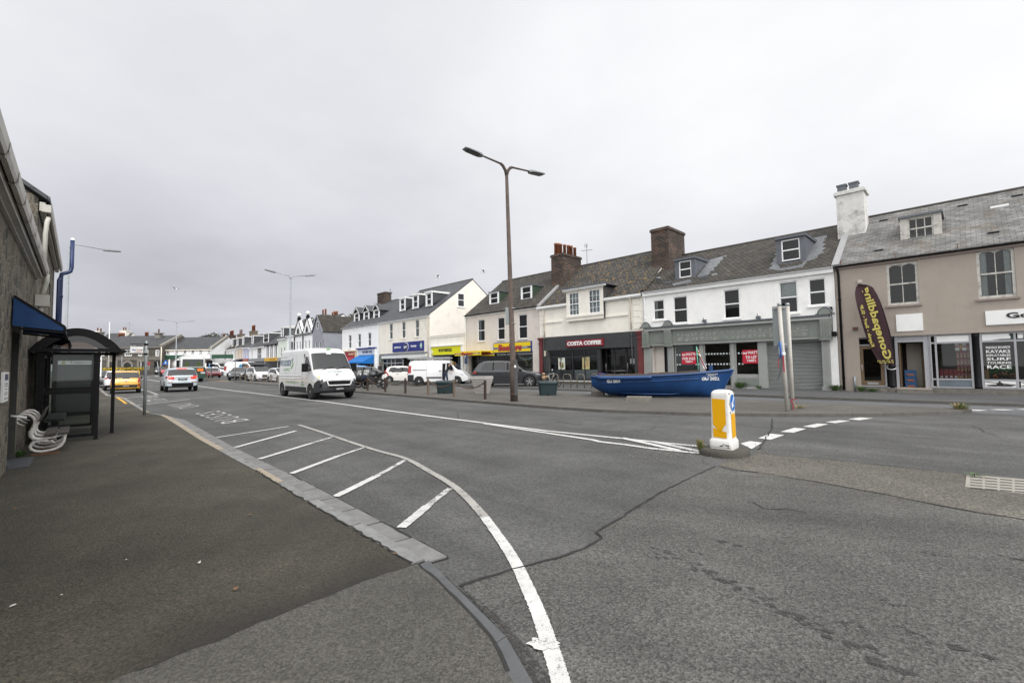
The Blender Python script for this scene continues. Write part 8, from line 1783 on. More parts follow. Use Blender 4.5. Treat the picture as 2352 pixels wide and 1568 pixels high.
# --- motorcycles ---
def motorbike(label,loc,rz,sc,colm,plate_l=True):
    t=thing('motorcycle',label,'motorcycle',loc,rz,'motorcycles behind the chain');t.scale=(sc,)*3
    for x,nm_ in((.7,'front'),(-.7,'rear')):
        m=MB();r=.3;m.grid([[(x+(r-.06+.06*math.cos(2*math.pi*j/8))*math.cos(2*math.pi*i/20),.06*math.sin(2*math.pi*j/8),.3+(r-.06+.06*math.cos(2*math.pi*j/8))*math.sin(2*math.pi*i/20)) for j in range(8)] for i in range(21)],0,True,True);w_=m.obj('wheel',rubber,t)
        m=MB()
        for i in range(5):a=2*math.pi*i/5;m.bar((x,0,.3),(x+.2*math.cos(a),0,.3+.2*math.sin(a)),.03,.03)
        m.lathe([(.14,-.035),(.14,-.03),(.06,-.03)],(x,0,.3),16,axis='Y');m.obj('rim',alu if x<0 else blackm,w_)
    m=MB()
    for sg in(.09,-.09):m.tube([(.7,sg,.3),(.45,sg,.85)],.026,8)
    m.obj('fork',blackm,t)
    m=MB();m.tube([(.42,-.34,1.02),(.42,-.12,.98),(.44,0,.96),(.42,.12,.98),(.42,.34,1.02)],.018,6);hb=m.obj('handlebar',blackm,t)
    for sg in(1,-1):m=MB();m.tube([(.42,sg*.26,1.0),(.5,sg*.32,1.2)],.01,5);m.lathe([(.01,-.02),(.07,-.01),(.07,.01),(.01,.02)],(.5,sg*.34,1.24),8,axis='X');m.obj('mirror',blackm,hb)
    m=MB();secs=[(.42,.05,.80,.92),(.3,.14,.72,1.0),(.1,.17,.7,1.02),(-.1,.12,.74,.92)]
    m.grid([[(x,w_*math.cos(2*math.pi*i/10),(z0+z1)/2+(z1-z0)/2*math.sin(2*math.pi*i/10)) for i in range(10)] for x,w_,z0,z1 in secs],0,True,True);m.poly([(secs[0][0],secs[0][1]*math.cos(2*math.pi*i/10),(.86)+.06*math.sin(2*math.pi*i/10)) for i in range(10)]);m.obj('fuel_tank',colm,t)
    m=MB();secs=[(.02,.1,.74,.84),(-.2,.14,.74,.86),(-.5,.12,.8,.9),(-.78,.08,.92,1.0),(-.92,.03,.98,1.02)]
    m.grid([[(x,w_*math.cos(2*math.pi*i/10),(z0+z1)/2+(z1-z0)/2*math.sin(2*math.pi*i/10)) for i in range(10)] for x,w_,z0,z1 in secs],0,True,True);m.obj('seat',blackm,t)
    m=MB();m.ext([(.5,-.15,.75),(.3,-.15,.82),(-.1,-.15,.7),(-.15,-.15,.35),(.15,-.15,.25),(.42,-.15,.4)][::-1],(0,.3,0));m.obj('fairing',colm,t)
    m=MB();m.tube([(.2,-.14,.3),(0,-.18,.22),(-.3,-.2,.26),(-.62,-.22,.42)],[.03,.03,.05,.055],8);m.obj('exhaust',alu,t);m=MB();m.bar((-.1,.0,.36),(-.7,.0,.3),.1,.06);m.bar((.0,-.05,.3),(-.3,-.12,.05),.03,.03);m.obj('swing_arm',blackm,t)
    m=MB();m.ext([(.98,-.1,.36),(.9,-.1,.56),(.72,-.1,.64),(.55,-.1,.56),(.72,-.1,.6)],(0,.2,0));m.obj('mudguard',blackm,t)
    m=MB();m.lathe([(.09,.50),(.1,.54),(.06,.6)],(0,0,.88),12,axis='X');m.obj('head_lamp',lens_c,t);m=MB();m.ext([(-.9,-.06,.98),(-1.02,-.06,.8),(-1.02,.06,.8),(-.9,.06,.98)],(-.02,0,0));m.obj('tail_piece',lens_r,t)
    if plate_l:
        m=MB();m.box(-.01,.01,-.15,.15,-.15,.15);m.xf(TX(.62,-.02,1.0)@RZ(R_(-38))@RY(R_(-25)));pl_=m.obj('learner_plate',white,t);k=MB();k.box(.011,.016,-.07,-.025,-.1,.1);k.box(.011,.016,-.024,.07,-.1,-.055);k.xf(TX(.62,-.02,1.0)@RZ(R_(-38))@RY(R_(-25)));k.obj('learner_letter',mat('learner_red',(.6,.01,.02),.5,.05),pl_)
    return t
p=G('B7',610,1316);motorbike('black sports motorcycle with a learner plate nearest the second chained post',(p.x,p.y,HI),R_(158),1.15,paint('bike_black',(.012,.012,.013),.3))
p=G('B7',330,1290);motorbike('dark blue motorcycle with a learner plate beside the delivery van nose',(p.x+.35,p.y+.3,HI),R_(200),1.12,paint('bike_blue',(.015,.02,.05),.3))
# ---------------- street furniture ----------------
# chained posts along the island kerb
pxs=[('D7',1598,391),('D7',1695,396),('D7',1793,403),('D7',1900,410),('D7',2017,414),('D7',2145,422),('D7',2275,433)]
pts=[G(*q) for q in pxs]
near_=[G('B7',443,1324,HI),G('B7',888,1359,HI),G('B7',1390,1398,HI),G('B8',445,781,HI),G('B8',850,813,HI),G('B8',1335,849,HI)]
# the row goes on behind the delivery van
a,b_=pts[-1],near_[0];n=9
mid=[a+(b_-a)*i/n for i in range(1,n)]
allp=pts+mid+near_
for p in allp:p.z=gz(p.y)+HI
tanw=mat('grey_timber_post',(.16,.125,.095),.85,.25,6.,bp=.4,stain=((.08,.06,.045),5.,.5));brw=mat('dark_brown_post',(.045,.026,.019),.8,.25,6.,bp=.4)
pm_=MB();pm_.box(-.045,.045,-.045,.045,-.05,.84);pm_.add([(-.045,-.045,.84),(.045,-.045,.84),(.045,.045,.84),(-.045,.045,.84),(0,0,.875)],[(0,1,4),(1,2,4),(2,3,4),(3,0,4)])
labs={}
POS=[]
N_=len(allp)
ordn=['first','second','third','fourth','fifth','sixth','seventh','eighth','ninth','tenth','eleventh','twelfth','thirteenth','fourteenth','fifteenth','sixteenth','seventeenth','eighteenth','nineteenth','twentieth','twenty-first','twenty-second']
proto={}
for i,p in enumerate(allp):
    k=(N_-1-i)
    dk=i in(N_-1,N_-4,N_-5,N_-6) ;m_=brw if dk else tanw
    nm_='brown' if dk else 'grey'
    if nm_ not in proto:o=pm_.obj('timber_post',m_);proto[nm_]=o
    else:o=proto[nm_].copy();COL.objects.link(o)
    o.location=p;o.rotation_euler=(random.uniform(-.03,.03),random.uniform(-.03,.03),TR)
    tag(o,('dark brown' if dk else 'weathered grey')+' timber post, %s from the big lamp in the chained row'%ordn[k],'post','chained posts along the island kerb')
chm_=mat('rusty_chain',(.085,.05,.032),.8,.3,20.)
for i in range(N_-1):
    a=allp[i]+Vector((0,0,.78));c=allp[i+1]+Vector((0,0,.78));L_=(c-a).length;n=26;m=MB();near=i>=N_-7
    sag=.32 if near else .3
    P_=[a+(c-a)*t/n-Vector((0,0,sag*4*(t/n)*(1-t/n))) for t in range(n+1)]
    P_=[q-a for q in P_]
    if near:
        m.tube(P_,[.018 if k%2 else .034 for k in range(n+1)],6)
    else:m.tube(P_,.026,5)
    o=m.obj('chain',chm_,None,tuple(a));tag(o,'sagging rusty chain hung between the %s and %s posts from the lamp'%(ordn[N_-2-i],ordn[N_-1-i]),'chain','chains between the island posts')
p=G('D7',1078,352,.1);o=proto['grey'].copy();COL.objects.link(o);o.location=p;tag(o,'lone timber post on the small far island near the dark red car','post')
# planter tubs
tubm=mat('dark_green_plastic',(.012,.028,.032),.45,.15,4.,stain=((.05,.05,.045),3.,.3))
for (k,x,y),lab in((('A4',308,1384),'dark green plastic tub by the white ladder van'),(('A4',1310,1402),'dark green plastic tub in front of the bicycle and cafe')):
    p=G(k,x,y,HI);t=thing('planter_tub',lab,'planter',(p.x,p.y+.3,HI),0,'dark green planter tubs');t.scale=(.62,.62,.70)
    def rrect(a,b_,r,z,seg=4):
        q=[]
        for cx_,cy_,a0 in((a-r,b_-r,0),(-a+r,b_-r,90),(-a+r,-b_+r,180),(a-r,-b_+r,270)):
            for i in range(seg+1):w_=R_(a0+90*i/seg);q.append((cx_+r*math.cos(w_),cy_+r*math.sin(w_),z))
        return q
    m=MB();m.grid([rrect(.66,.42,.2,0),rrect(.76,.5,.22,.78)],0,True,True);m.poly(rrect(.66,.42,.2,0)[::-1])
    m.grid([rrect(.76,.5,.22,.78),rrect(.81,.55,.24,.79),rrect(.82,.56,.24,.84),rrect(.81,.55,.24,.97),rrect(.78,.52,.22,1.),rrect(.72,.47,.2,.98),rrect(.7,.45,.2,.85)],0,True,True);t2=m.obj('tub',tubm,t)
    m=MB();m.box(-.08,.08,-.455,-.40,0,.1);m.obj('drain_hole',blackm,t2)
    m=MB();random.seed(2);m.grid([[(x*q[0]/.7*.7,x*q[1],.9+random.uniform(-.03,.05)) for q in rrect(.71,.46,.2,0)] for x in(.02,.4,.7,1.)],0,True,True);m.f=[f[::-1] for f in m.f];m.obj('soil',soil,t)
    random.seed(6);m=MB()
    for i in range(26):
        x,y_=random.uniform(-.6,.6),random.uniform(-.35,.35);m.add([(x,y_,.88),(x+random.uniform(-.06,.06),y_,1.0+random.random()*.07),(x+.03,y_,.88)],[(0,1,2)])
    o=m.obj('dry_stems',mat('dead_stem',(.09,.05,.03),.9,.3),t)
# pale slatted planter
p=G('A4',668,1387,HI);t=thing('slatted_planter','pale grey tapered planter of overlapping timber slats behind the chain','planter',(p.x,p.y+.4,HI),R_(-30));t.scale=(.56,.56,.72)
slm=mat('pale_grey_timber',(.36,.335,.315),.8,.12,4.,stain=((.2,.18,.17),4.,.4),streak=.2)
for sd in range(4):
    for i in range(7):
        w0=.47+.05*i;h=.175;z=.02+i*.177;m=MB();y=-(.44+.052*i)
        if i==6:h=.24
        m.add([(-w0,y-.07,z),(w0,y-.07,z),(w0,y-.03,z+h),(-w0,y-.03,z+h),(-w0,y+.0,z),(w0,y+.0,z),(w0,y+.02,z+h),(-w0,y+.02,z+h)],[(0,1,2,3),(5,4,7,6),(0,4,5,1),(3,2,6,7),(0,3,7,4),(1,5,6,2)]);m.xf(RZ(math.pi/2*sd));m.obj('slat',slm,t)
m=MB();m.slab([(-.6,-.6),(.6,-.6),(.6,.6),(-.6,.6)],.9,1.05);m.obj('soil',soil,t)
# boat
st=G('A5',615,1467,HI);bw=G('BO',480,525,HI)
bl0=onray('D',1360,878,21.0);bl1=onray('D',1683,858,19.6)
loc0=Vector((bl0.x+.2,bl0.y+.66,0));hd=Vector((bl1.x-loc0.x,bl1.y-loc0.y,0));LB=hd.length;ba=math.atan2(hd.y,hd.x)
bt=thing('boat','old blue clinker rowing boat planted with soil, lettered GU 2022','boat',(loc0.x,loc0.y,HI),ba)
n=40;BS=LB
def bgun(t): return .95*(.72+.28*math.sin(min(1,t/.45)*math.pi/2))*(1-max(0,(t-.45)/.55)**2.3)+.012
def bsheer(t): return .93+.10*(t-.25)**2*1.0+.27*max(0,t-.2)**1.6
def bkeel(t): return .06+.14*max(0,(.12-t)/.12)**1.5+ (0 if t<.9 else .0)
def bsec(t,n2=14):
    g_=bgun(t);zs=bsheer(t);zk=bkeel(t);out=[]
    full=.62 if t<.5 else .62-.44*((t-.5)/.5)
    rise=.16
    for j in range(n2+1):
        u_=j/n2;a=u_*math.pi/2
        y=g_*(math.sin(a)**(full))*(0.86+.14*u_) if u_>0 else 0
        z=zk+rise*u_+(zs-zk-rise*1.0)*(1-math.cos(a))**(.95)
        out.append((y,min(z,zs)))
    out[-1]=(g_,zs);return out
def bx(t,z):   # raked stem and slightly raked transom
    x=t*BS;zz_=z
    if t>.8:x-=(t-.8)/.2*.55*(1-min(1,zz_/bsheer(1)))*1.0
    if t<.12:x+=(.12-t)/.12*(.75*max(0,1-zz_/.55)**1.3)
    return x
m=MB()
for sg in(1,-1):
    R__=[[(bx(i/n,z),sg*y,z) for y,z in bsec(i/n)] for i in range(n+1)]
    m.grid(R__ if sg<0 else [r[::-1] for r in R__])
q=[(bx(0,z),-y,z) for y,z in bsec(0)];q2=[(bx(0,z),y,z) for y,z in bsec(0)][::-1];m.poly((q+q2)[::-1] if False else (q2+q))
bm,NN,LL,PP=nm('boat_blue');c=objco(NN);nz_=noise(NN,LL,c,2.2,6,.65)
col=mixc(NN,LL,ramp(NN,LL,nz_,.3,.75),(.007,.036,.118),(.010,.060,.195));col=mixc(NN,LL,mth(NN,LL,'MULTIPLY',ramp(NN,LL,noise(NN,LL,c,1.1,4,.5),.58,.62),.5),col,(.004,.04,.15))
chip=ramp(NN,LL,noise(NN,LL,c,26,5,.7),.68,.72);sx_=NN.new('ShaderNodeSeparateXYZ');LL.new(c,sx_.inputs[0]);zmask=ramp(NN,LL,sx_.outputs[2],.9,.96)
col=mixc(NN,LL,mth(NN,LL,'MULTIPLY',chip,zmask),col,(.55,.55,.55));LL.new(col,PP.inputs['Base Color']);PP.inputs['Roughness'].default_value=.38;bump(NN,LL,PP,nz_,.15,.01)
hull=m.obj('hull',bm,bt)
def hully(x,z):
    best=None
    for i in range(81):
        t=i/80;s_=bsec(t,30)
        for (y0,z0),(y1,z1) in zip(s_,s_[1:]):
            if z0<=z<=z1+1e-6:
                yy=y0+(y1-y0)*(z-z0)/(z1-z0+1e-9);d=abs(bx(t,z)-x)
                if best is None or d<best[0]:best=(d,yy)
                break
    return best[1] if best else .5
m=MB()
for sg in(1,-1):   # gunwale, rubbing strakes
    m.tube([(bx(i/n,9),sg*(bgun(i/n)+.01),bsheer(i/n)) for i in range(n+1)],.045,8);
m.tube([(bx(i/n,9),-(bgun(i/n)+.02),bsheer(i/n)-.05) for i in range(2,19)],.075,8)
m.obj('gunwale',bm,hull)
m=MB()
for sg in(1,-1):
    pts_=[]
    for i in range(25):
        x=.06*BS+i*(.72*BS)/24;z=.62+.015*i*.6;pts_.append((x,sg*(hully(x,z)+.006),z))
    m.tube(pts_,.026,6)
m.obj('rubbing_strake',bm,hull)
m=MB();m.ext([(bx(.06,.2)+.35,-.04,.25),(bx(.06,.2)+.55,-.04,-.0),(.9*BS,-.04,-.0),(.965*BS,-.04,.12),(.985*BS,-.04,.35),(.9*BS,-.04,.14)],(0,.08,0));m.tube([(.22*BS,-.62,.2),(.4*BS,-.66,.17),(.58*BS,-.6,.17),(.66*BS,-.5,.2)],[.01,.03,.03,.01],6);m.tube([(bx(1,i/8*bsheer(1))+.01,0,.08+i/8*(bsheer(1)-.08)) for i in range(9)],.045,8);m.obj('keel',bm,hull)
m=MB();random.seed(4)
G_=[]
for i in range(2,33):
    t=i/n*1.0
    if t>.79:break
    g_=bgun(t)-.06;G_.append([(t*BS,g_*(j/8-.5)*2,bsheer(t)+.0+.09*(1-(j/4-1)**2)+random.uniform(-.02,.045)) for j in range(9)])
m.grid(G_);m.f=[f[::-1] for f in m.f] if False else m.f;m.obj('soil',soil,bt)
m=MB();G_=[[(bx(t,9),bgun(t)*(j/6-.5)*2*.98,bsheer(t)+.03+.03*(1-(j/3-1)**2)) for j in range(7)] for t in[.78+.22*i/10 for i in range(11)]];m.grid(G_);m.box(.775*BS,.785*BS,-bgun(.78)*.95,bgun(.78)*.95,bsheer(.78)-.1,bsheer(.78)+.05);m.obj('foredeck',bm,bt)
m=MB();m.box(.845*BS,.87*BS,-.06,.06,bsheer(.85),bsheer(.85)+.28);m.bar((.857*BS,-.13,bsheer(.85)+.22),(.857*BS,.13,bsheer(.85)+.22),.04);m.obj('mooring_post',bm,bt)
m=MB();m.tube([(BS-.12,0,bsheer(1)+.04),(BS+.02,0,bsheer(1)+.05),(BS+.06,0,bsheer(1)+.12),(BS-.0,0,bsheer(1)+.16)],.03,6);m.obj('bow_ring',galv,bt);m=MB();m.tube([(BS-.16+.05*math.cos(i),-.03,.42+.06*math.sin(i)) for i in range(8)],.012,5);m.obj('shackle',rust,bt)
def hulltext(tx,x0,x1,z0,z1,**k):
    w_=textfit(tx,x1-x0,z1-z0,ext=0,**k);o=MB();xm=(x0+x1)/2;o.add([Vector((xm+v.x,-(hully(xm+v.x,z0+v.z)+.012),z0+v.z)) for v in w_.v],w_.f);return o.obj('lettering',white,hull)
kx=BS/2165.
hulltext('GU 2022',(368-105)*kx,(590-105)*kx,.66,.81,bold=.05);hulltext('GU 2022',(1812-105)*kx,(2068-105)*kx,.76,.90,bold=.03);hulltext('Jubilee',(1895-105)*kx,(2025-105)*kx,.925,.99,bold=.02,shear=.2);hulltext('Platinum',(1880-105)*kx,(2048-105)*kx,1.0,1.065,bold=.02,shear=.2)
for (k,x,y),sz,lab in((('A5',935,1482),(.5,.3,.16),'concrete block under the middle of the blue boat'),(('A5',598,1440),(.3,.3,.2),'concrete block under the stern of the blue boat')):
    p=G(k,x,y,HI);m=MB();m.box(-sz[0],sz[0],-sz[1]*.2,sz[1]*1.5,0,sz[2]*.55);m.box(-sz[0]*.97,sz[0]*.98,-sz[1]*.18,sz[1]*1.5,sz[2]*.56,sz[2]);o=m.obj('concrete_block',conc,None,(p.x-.1,p.y+.42,HI+.002),ba);tag(o,lab,'block','blocks under the boat')
# flag on a green staff standing in the boat
p=bt.location+Matrix.Rotation(ba,3,'Z')@Vector((.775*BS,.35,.9));f=thing('boat_flag','small limp red, white and gold flag on a pale green staff in the boat','flag',p,ba)
m=MB();m.tube([(0,0,0),(-.05,0,1.35)],.022,6);m.obj('staff',mat('pale_green_staff',(.14,.42,.30),.5,.1),f)
m=MB();P_=[]
for i in range(9):
    t=i/8;P_.append([(-.045+.02*j+.28*t**1.2+.02*math.sin(j*2+t*5),.03*math.sin(j*1.7+t*4),1.3-.95*t-.03*j*(1-t)) for j in range(6)])
m.grid(P_);m.m=[(0 if (k%5) in(1,3) else (2 if k%5==2 and k%2 else 1)) for k in range(len(m.m))];m.obj('flag_cloth',[redm,white,yel],f)
# traffic bollard on its kerbed island
A_=G('BO',478,1190,.11);B_=G('BO',800,1226,.11);C_=G('BO',918,1186,.11)
ex=(B_-A_);wl=ex.length;ex.normalize();ey=(C_-B_);dl=ey.length*.9
ey=Vector((-ex.y,ex.x,0));dl=max(.24,(C_-B_).dot(ey));dl=min(dl,.42)
az=math.atan2(ex.y,ex.x)
# small kerbed island
isl_c=A_+ex*wl*.5+ey*dl*.5
t=thing('bollard_island','small rounded concrete kerb island under the traffic bollard','traffic island',(isl_c.x,isl_c.y,0),az)
n=24
def oval(k,z): return [(math.copysign(abs(math.cos(2*math.pi*i/n))**.75,math.cos(2*math.pi*i/n))*(wl*.5+.19)*k,math.copysign(abs(math.sin(2*math.pi*i/n))**.75,math.sin(2*math.pi*i/n))*(dl*.5+.2)*k,z) for i in range(n)]
m=MB();m.grid([oval(1.03,-.02),oval(1.02,.05),oval(.97,.095),oval(.9,.11),oval(.02,.112)],0,True,True);m.obj('kerb',mat('mossy_kerb',(.055,.051,.042),.9,.3,7.,bp=.6,stain=((.05,.05,.03),3.,.5)),t)
t=thing('traffic_bollard','white traffic bollard with torn yellow panels and a blue keep-left disc','bollard',(A_.x,A_.y,.112),az)
def brect(ins,z,r=.05,seg=4):
    q=[];x0_,x1_,y0_,y1_=ins,wl-ins,ins,dl-ins
    for cx_,cy_,a0 in((x1_-r,y1_-r,0),(x0_+r,y1_-r,90),(x0_+r,y0_+r,180),(x1_-r,y0_+r,270)):
        for i in range(seg+1):w_=R_(a0+90*i/seg);q.append((cx_+r*math.cos(w_),cy_+r*math.sin(w_),z))
    return q
HB=1.02
secs=[(.0,0),(-.004,.02),(-.004,.13),(.010,.16),(.022,.175),(.024,.3),(.03,.7),(.034,HB-.10),(.037,HB-.06),(.05,HB-.03),(.08,HB-.008),(.12,HB)]
secs=[(min(i_,dl*.5-.052),z) for i_,z in secs]
m=MB();m.grid([brect(i_,z) for i_,z in secs],0,True,True);m.poly(brect(*secs[-1]));bo=m.obj('shell',mat('bollard_white',(.70,.69,.66),.45,.05,2.,stain=((.38,.34,.29),2.2,.5),streak=.35),t)
ym=mat('reflective_yellow',(.72,.36,.0),.4,.05,5.)
def insz(z): return interp([(z_,i_) for i_,z_ in secs],z)
def facept(u_,z,o=.004): return (wl*u_,insz(z)-o,z)
def rightpt(u_,z,o=.004): return (wl-insz(z)+o,dl*u_,z)
zt_=HB
def zz_of(py): return HB*(1190+(18)-py-.0)/(1190+18-395)   # picture row -> height
def fpan(name,pts,fn,mt,o=.004):
    m=MB();P_=[]
    dn=[]
    for a,b2 in zip(pts,pts[1:]+pts[:1]):
        for i in range(4):dn.append((a[0]+(b2[0]-a[0])*i/4,a[1]+(b2[1]-a[1])*i/4))
    vs=[fn(u_,z,o) for u_,z in dn];m.tess(vs);return m.obj(name,mt,t)
fpan('yellow_panel',[(.185,.42),(.22,.40),(.3,.36),(.38,.33),(.52,.27),(.6,.34),(.68,.40),(.72,.42),(.755,.43),(.74,.86),(.16,.87)],facept,ym)
fpan('yellow_panel',[(.185,.20),(.77,.19),(.765,.30),(.6,.31),(.45,.32),(.3,.345),(.18,.36)],facept,ym)
fpan('yellow_panel',[(.22,.19),(.78,.205),(.76,.61),(.22,.61)],rightpt,ym)
m=MB();zc=.80;r=.155
ry=min(r,dl*.36)
m.tess([rightpt(.5+ry/dl*math.cos(2*math.pi*i/24),zc+r*math.sin(2*math.pi*i/24),.006) for i in range(24)]);rim_=m.obj('sign_rim',white,t)
m=MB();m.tess([rightpt(.5+ry*.92/dl*math.cos(2*math.pi*i/24),zc+r*.93*math.sin(2*math.pi*i/24),.008) for i in range(24)]);ds=m.obj('sign_disc',mat('sign_blue_bright',(.0,.13,.48),.35,.05),t)
ar=[(.62,.62),(.75,.50),(.30,-.22),(.52,-.34),(-.45,-.66),(-.60,.05),(-.30,-.05),(.15,.75)]
ar=[(.32,.72),(.56,.62),(.08,-.22),(.42,-.32),(-.42,-.72),(-.58,.12),(-.26,-.08)]
m=MB();m.tess([rightpt(.5+ry*.95/dl*a,zc+r*.95*c,.011) for a,c in ar][::-1]);m.obj('arrow',white,ds)
m=MB()
for i,(a,c) in enumerate(((.9,1.05),(-.9,1.05),(.9,-1.05),(-.9,-1.05))):
    m.tess([rightpt(.5+ry*1.05/dl*a*.95+.05*math.cos(2*math.pi*j/10),zc+r*c+.018*math.sin(2*math.pi*j/10),.006) for j in range(10)])
m.obj('rivets',galv,t)
m=MB();m.box(.02,wl-.02,.0-.006,-.003,.03,.034);random.seed(12)
for i in range(7):x=wl*(.5+.5*random.random());z=random.uniform(.03,.1);m.box(x-.012,x+.012,-.008,-.004,z-.008,z+.008)
m.obj('scuffs',blackm,t)
# twin sign posts
for (k,x,y),(tx,ty),lab in((('G3',955,184),(1790,702),'pale sign post, left of the leaning pair, carrying a torn ribbon'),(('G3',983,176),(1809,702),'pale sign post, right of the leaning pair by the roller shutter')):
    p=G(k,x,y,HI);tp_=onray('D',tx,ty,p.y)-p
    t=thing('sign_post',lab,'sign post',p,0,'pair of sign posts on the island')
    m=MB();m.tube([(0,0,-.05),tp_],[.058,.055],10);m.obj('post',mat('dirty_white_post',(.47,.45,.41),.55,.1,2.,stain=((.26,.19,.12),2.5,.6),streak=.5),t);m=MB();m.lathe([(.06,-.01),(.062,.06),(.03,.09)],tuple(tp_),10);m.obj('cap',galv,t)
    if 'left' in lab:LP=(p,tp_,t)
p,tp_,t=LP
fd=Vector((.80,-.6,0));bk_=RZ(math.atan2(-.35,.94))
M_=TX(tp_.x*.86+.05,tp_.y*.86-.0,0)@RZ(R_(152))
m=MB();m.box(-.26,.26,-.10,-.07,tp_.z-1.35,tp_.z-.02);m.box(-.22,-.17,-.07,-.03,tp_.z-1.3,tp_.z-.08);m.box(.17,.22,-.07,-.03,tp_.z-1.3,tp_.z-.08)
m=MB();w0=.40
m.ext([(-.13,.12,tp_.z-.0),(-.13,.12,tp_.z-1.3),(.16,-.13,tp_.z-1.3),(.16,-.13,tp_.z-.0)],(.02,.035,0));m.v=[Vector((q.x+tp_.x*.8+.02,q.y+tp_.y*.8+.12,q.z)) for q in m.v];m.obj('sign_back',greyp,t)
for z in(.08,1.22):
    m=MB();m.box(-.15,.18,-.02,.02,0,.05);m.xf(TX(tp_.x*.9+.02,tp_.y*.9+.09,tp_.z-z)@RZ(R_(-30)));m.obj('bracket',galv,t)
zc=tp_.z*.575
m=MB();m.lathe([(.26,-.012),(.26,.012)],(0,0,0),24,axis='Y');Md=TX(tp_.x*.57-.12,tp_.y*.57-.05,zc)@RZ(R_(-114));m.xf(Md);d_=m.obj('sign_disc',mat('sign_blue_bright',(.0,.13,.48),.35,.05),t)
m=MB();m.ext([(-.12,-.018,.12),(-.04,-.018,.14),(-.02,-.018,.04),(.08,-.018,.08),(.05,-.018,-.15),(-.16,-.018,-.07),(-.08,-.018,-.02)],(0,.004,0));m.xf(Md);m.obj('arrow',white,d_)
rib=mat('red_ribbon',(.22,.012,.025),.6,.2);bkr=mat('black_ribbon',(.03,.03,.035),.6,.2)
def ribb(name,mt,pts_,w_,par):
    m=MB();m.grid([[Vector(q)-Vector((w_/2,0,0)),Vector(q)+Vector((w_/2,0,0))] for q in pts_]);return m.obj(name,mt,par)
zr=tp_.z*.525;x0_=tp_.x*.5
ribb('black_ribbon',bkr,[(x0_-.07,-.06,zr),(x0_-.12,-.1,zr-.25),(x0_-.18,-.12,zr-.5),(x0_-.28,-.15,zr-.72),(x0_-.45,-.2,zr-.86)],.07,t);ribb('red_ribbon',rib,[(x0_-.06,-.05,zr+.02),(x0_-.2,-.08,zr-.12),(x0_-.22,-.09,zr-.36)],.03,t);ribb('red_ribbon',rib,[(x0_-.05,-.08,zr),(x0_-.06,-.1,zr-.3),(x0_-.05,-.1,zr-.5)],.05,t)
m=MB();m.lathe([(.062,zr-.02),(.062,zr+.1)],(x0_,tp_.y*.5,0),10);m.obj('white_tape',white,t)
p2=G('G3',975,165,HI);m=MB();m.grid([[(-.06,0,.34),(.14,0,.36)],[(-.06,0,.31),(.14,0,.33)]]);m.grid([[(-.06,-.02,.33),(-.02,-.02,.33)],[(-.01,-.03,.15),(.03,-.03,.15)],[(.0,-.03,.02),(.04,-.03,.02)]]);o=m.obj('tied_ribbon',rib,None,tuple(G('G3',974,178,HI)-Vector((0,.07,0))));tag(o,'red ribbon tied round the foot of the right sign post','ribbon')
# feather flag outside the paddle shop
FO=-.75
def C5p(x,y,off=FO):
    s_,z=Fp('C5',x,y,off);return s_,z
bs,bz=C5p(655,1175);fl=thing('feather_flag','tall dark maroon feather flag with back-to-front yellow lettering outside the paddle shop','banner',T(bs,FO,0),TR)
pol=[(690,1138),(672,960),(640,800),(607,660),(570,540),(535,430),(500,330),(465,255),(430,195),(410,160),(385,145),(345,128),(300,124),(250,122),(215,124),(205,150),(198,185),(190,240),(200,300),(218,390),(245,490),(275,600),(300,690),(335,790),(368,870),(400,945),(440,1010),(470,1060),(500,1085),(560,1100),(620,1120)]
m=MB();P2=[(C5p(*q)[0]-bs,C5p(*q)[1]) for q in pol]
# cloth as rows across the sail with gentle billow
rows=[]
nr=28
for i in range(nr+1):
    t_=i/nr
    # right edge index along first 11 pts, left edge from the end back
    def along(P_,t_):
        L_=[0]
        for a,b2 in zip(P_,P_[1:]):L_.append(L_[-1]+math.hypot(b2[0]-a[0],b2[1]-a[1]))
        d=t_*L_[-1]
        for j in range(len(P_)-1):
            if d<=L_[j+1]+1e-9:
                k_=(d-L_[j])/(L_[j+1]-L_[j]+1e-9);return (P_[j][0]+(P_[j+1][0]-P_[j][0])*k_,P_[j][1]+(P_[j+1][1]-P_[j][1])*k_)
        return P_[-1]
    r_=along(P2[:12],t_);l_=along((P2[::-1])[:20],t_)
    rows.append([(l_[0]+(r_[0]-l_[0])*j/8,-.05+.05*math.sin(j*.9+t_*6)*(1-j/8),l_[1]+(r_[1]-l_[1])*j/8) for j in range(9)])
m.grid(rows);cloth=m.obj('flag_cloth',mat('maroon_flag',(.035,.011,.016),.75,.15,3.),fl)
m=MB();m.tube([(C5p(650,1185)[0]-bs,.0,C5p(650,1185)[1])]+[(a,-.03,z) for a,z in P2[:15]],[.028]+[.026]*6+[.02]*9,7);m.obj('flexible_pole',blackm,fl)
m=MB();s0_,z0_=C5p(582,1150);s1_,z1_=C5p(712,1150)
m.tube([(s0_-bs,.55,z0_+.08),(s0_-bs,.2,z0_),(s0_-bs+.06,-.03,z0_-.1),((s0_+s1_)/2-bs,-.08,z0_-.13),(s1_-bs-.06,-.03,z0_-.1),(s1_-bs,.2,z0_),(s1_-bs,.55,z0_+.08)],.022,8);m.obj('wall_bracket',alu,fl)
goldt=mat('flag_yellow',(.50,.42,.10),.7,.08)
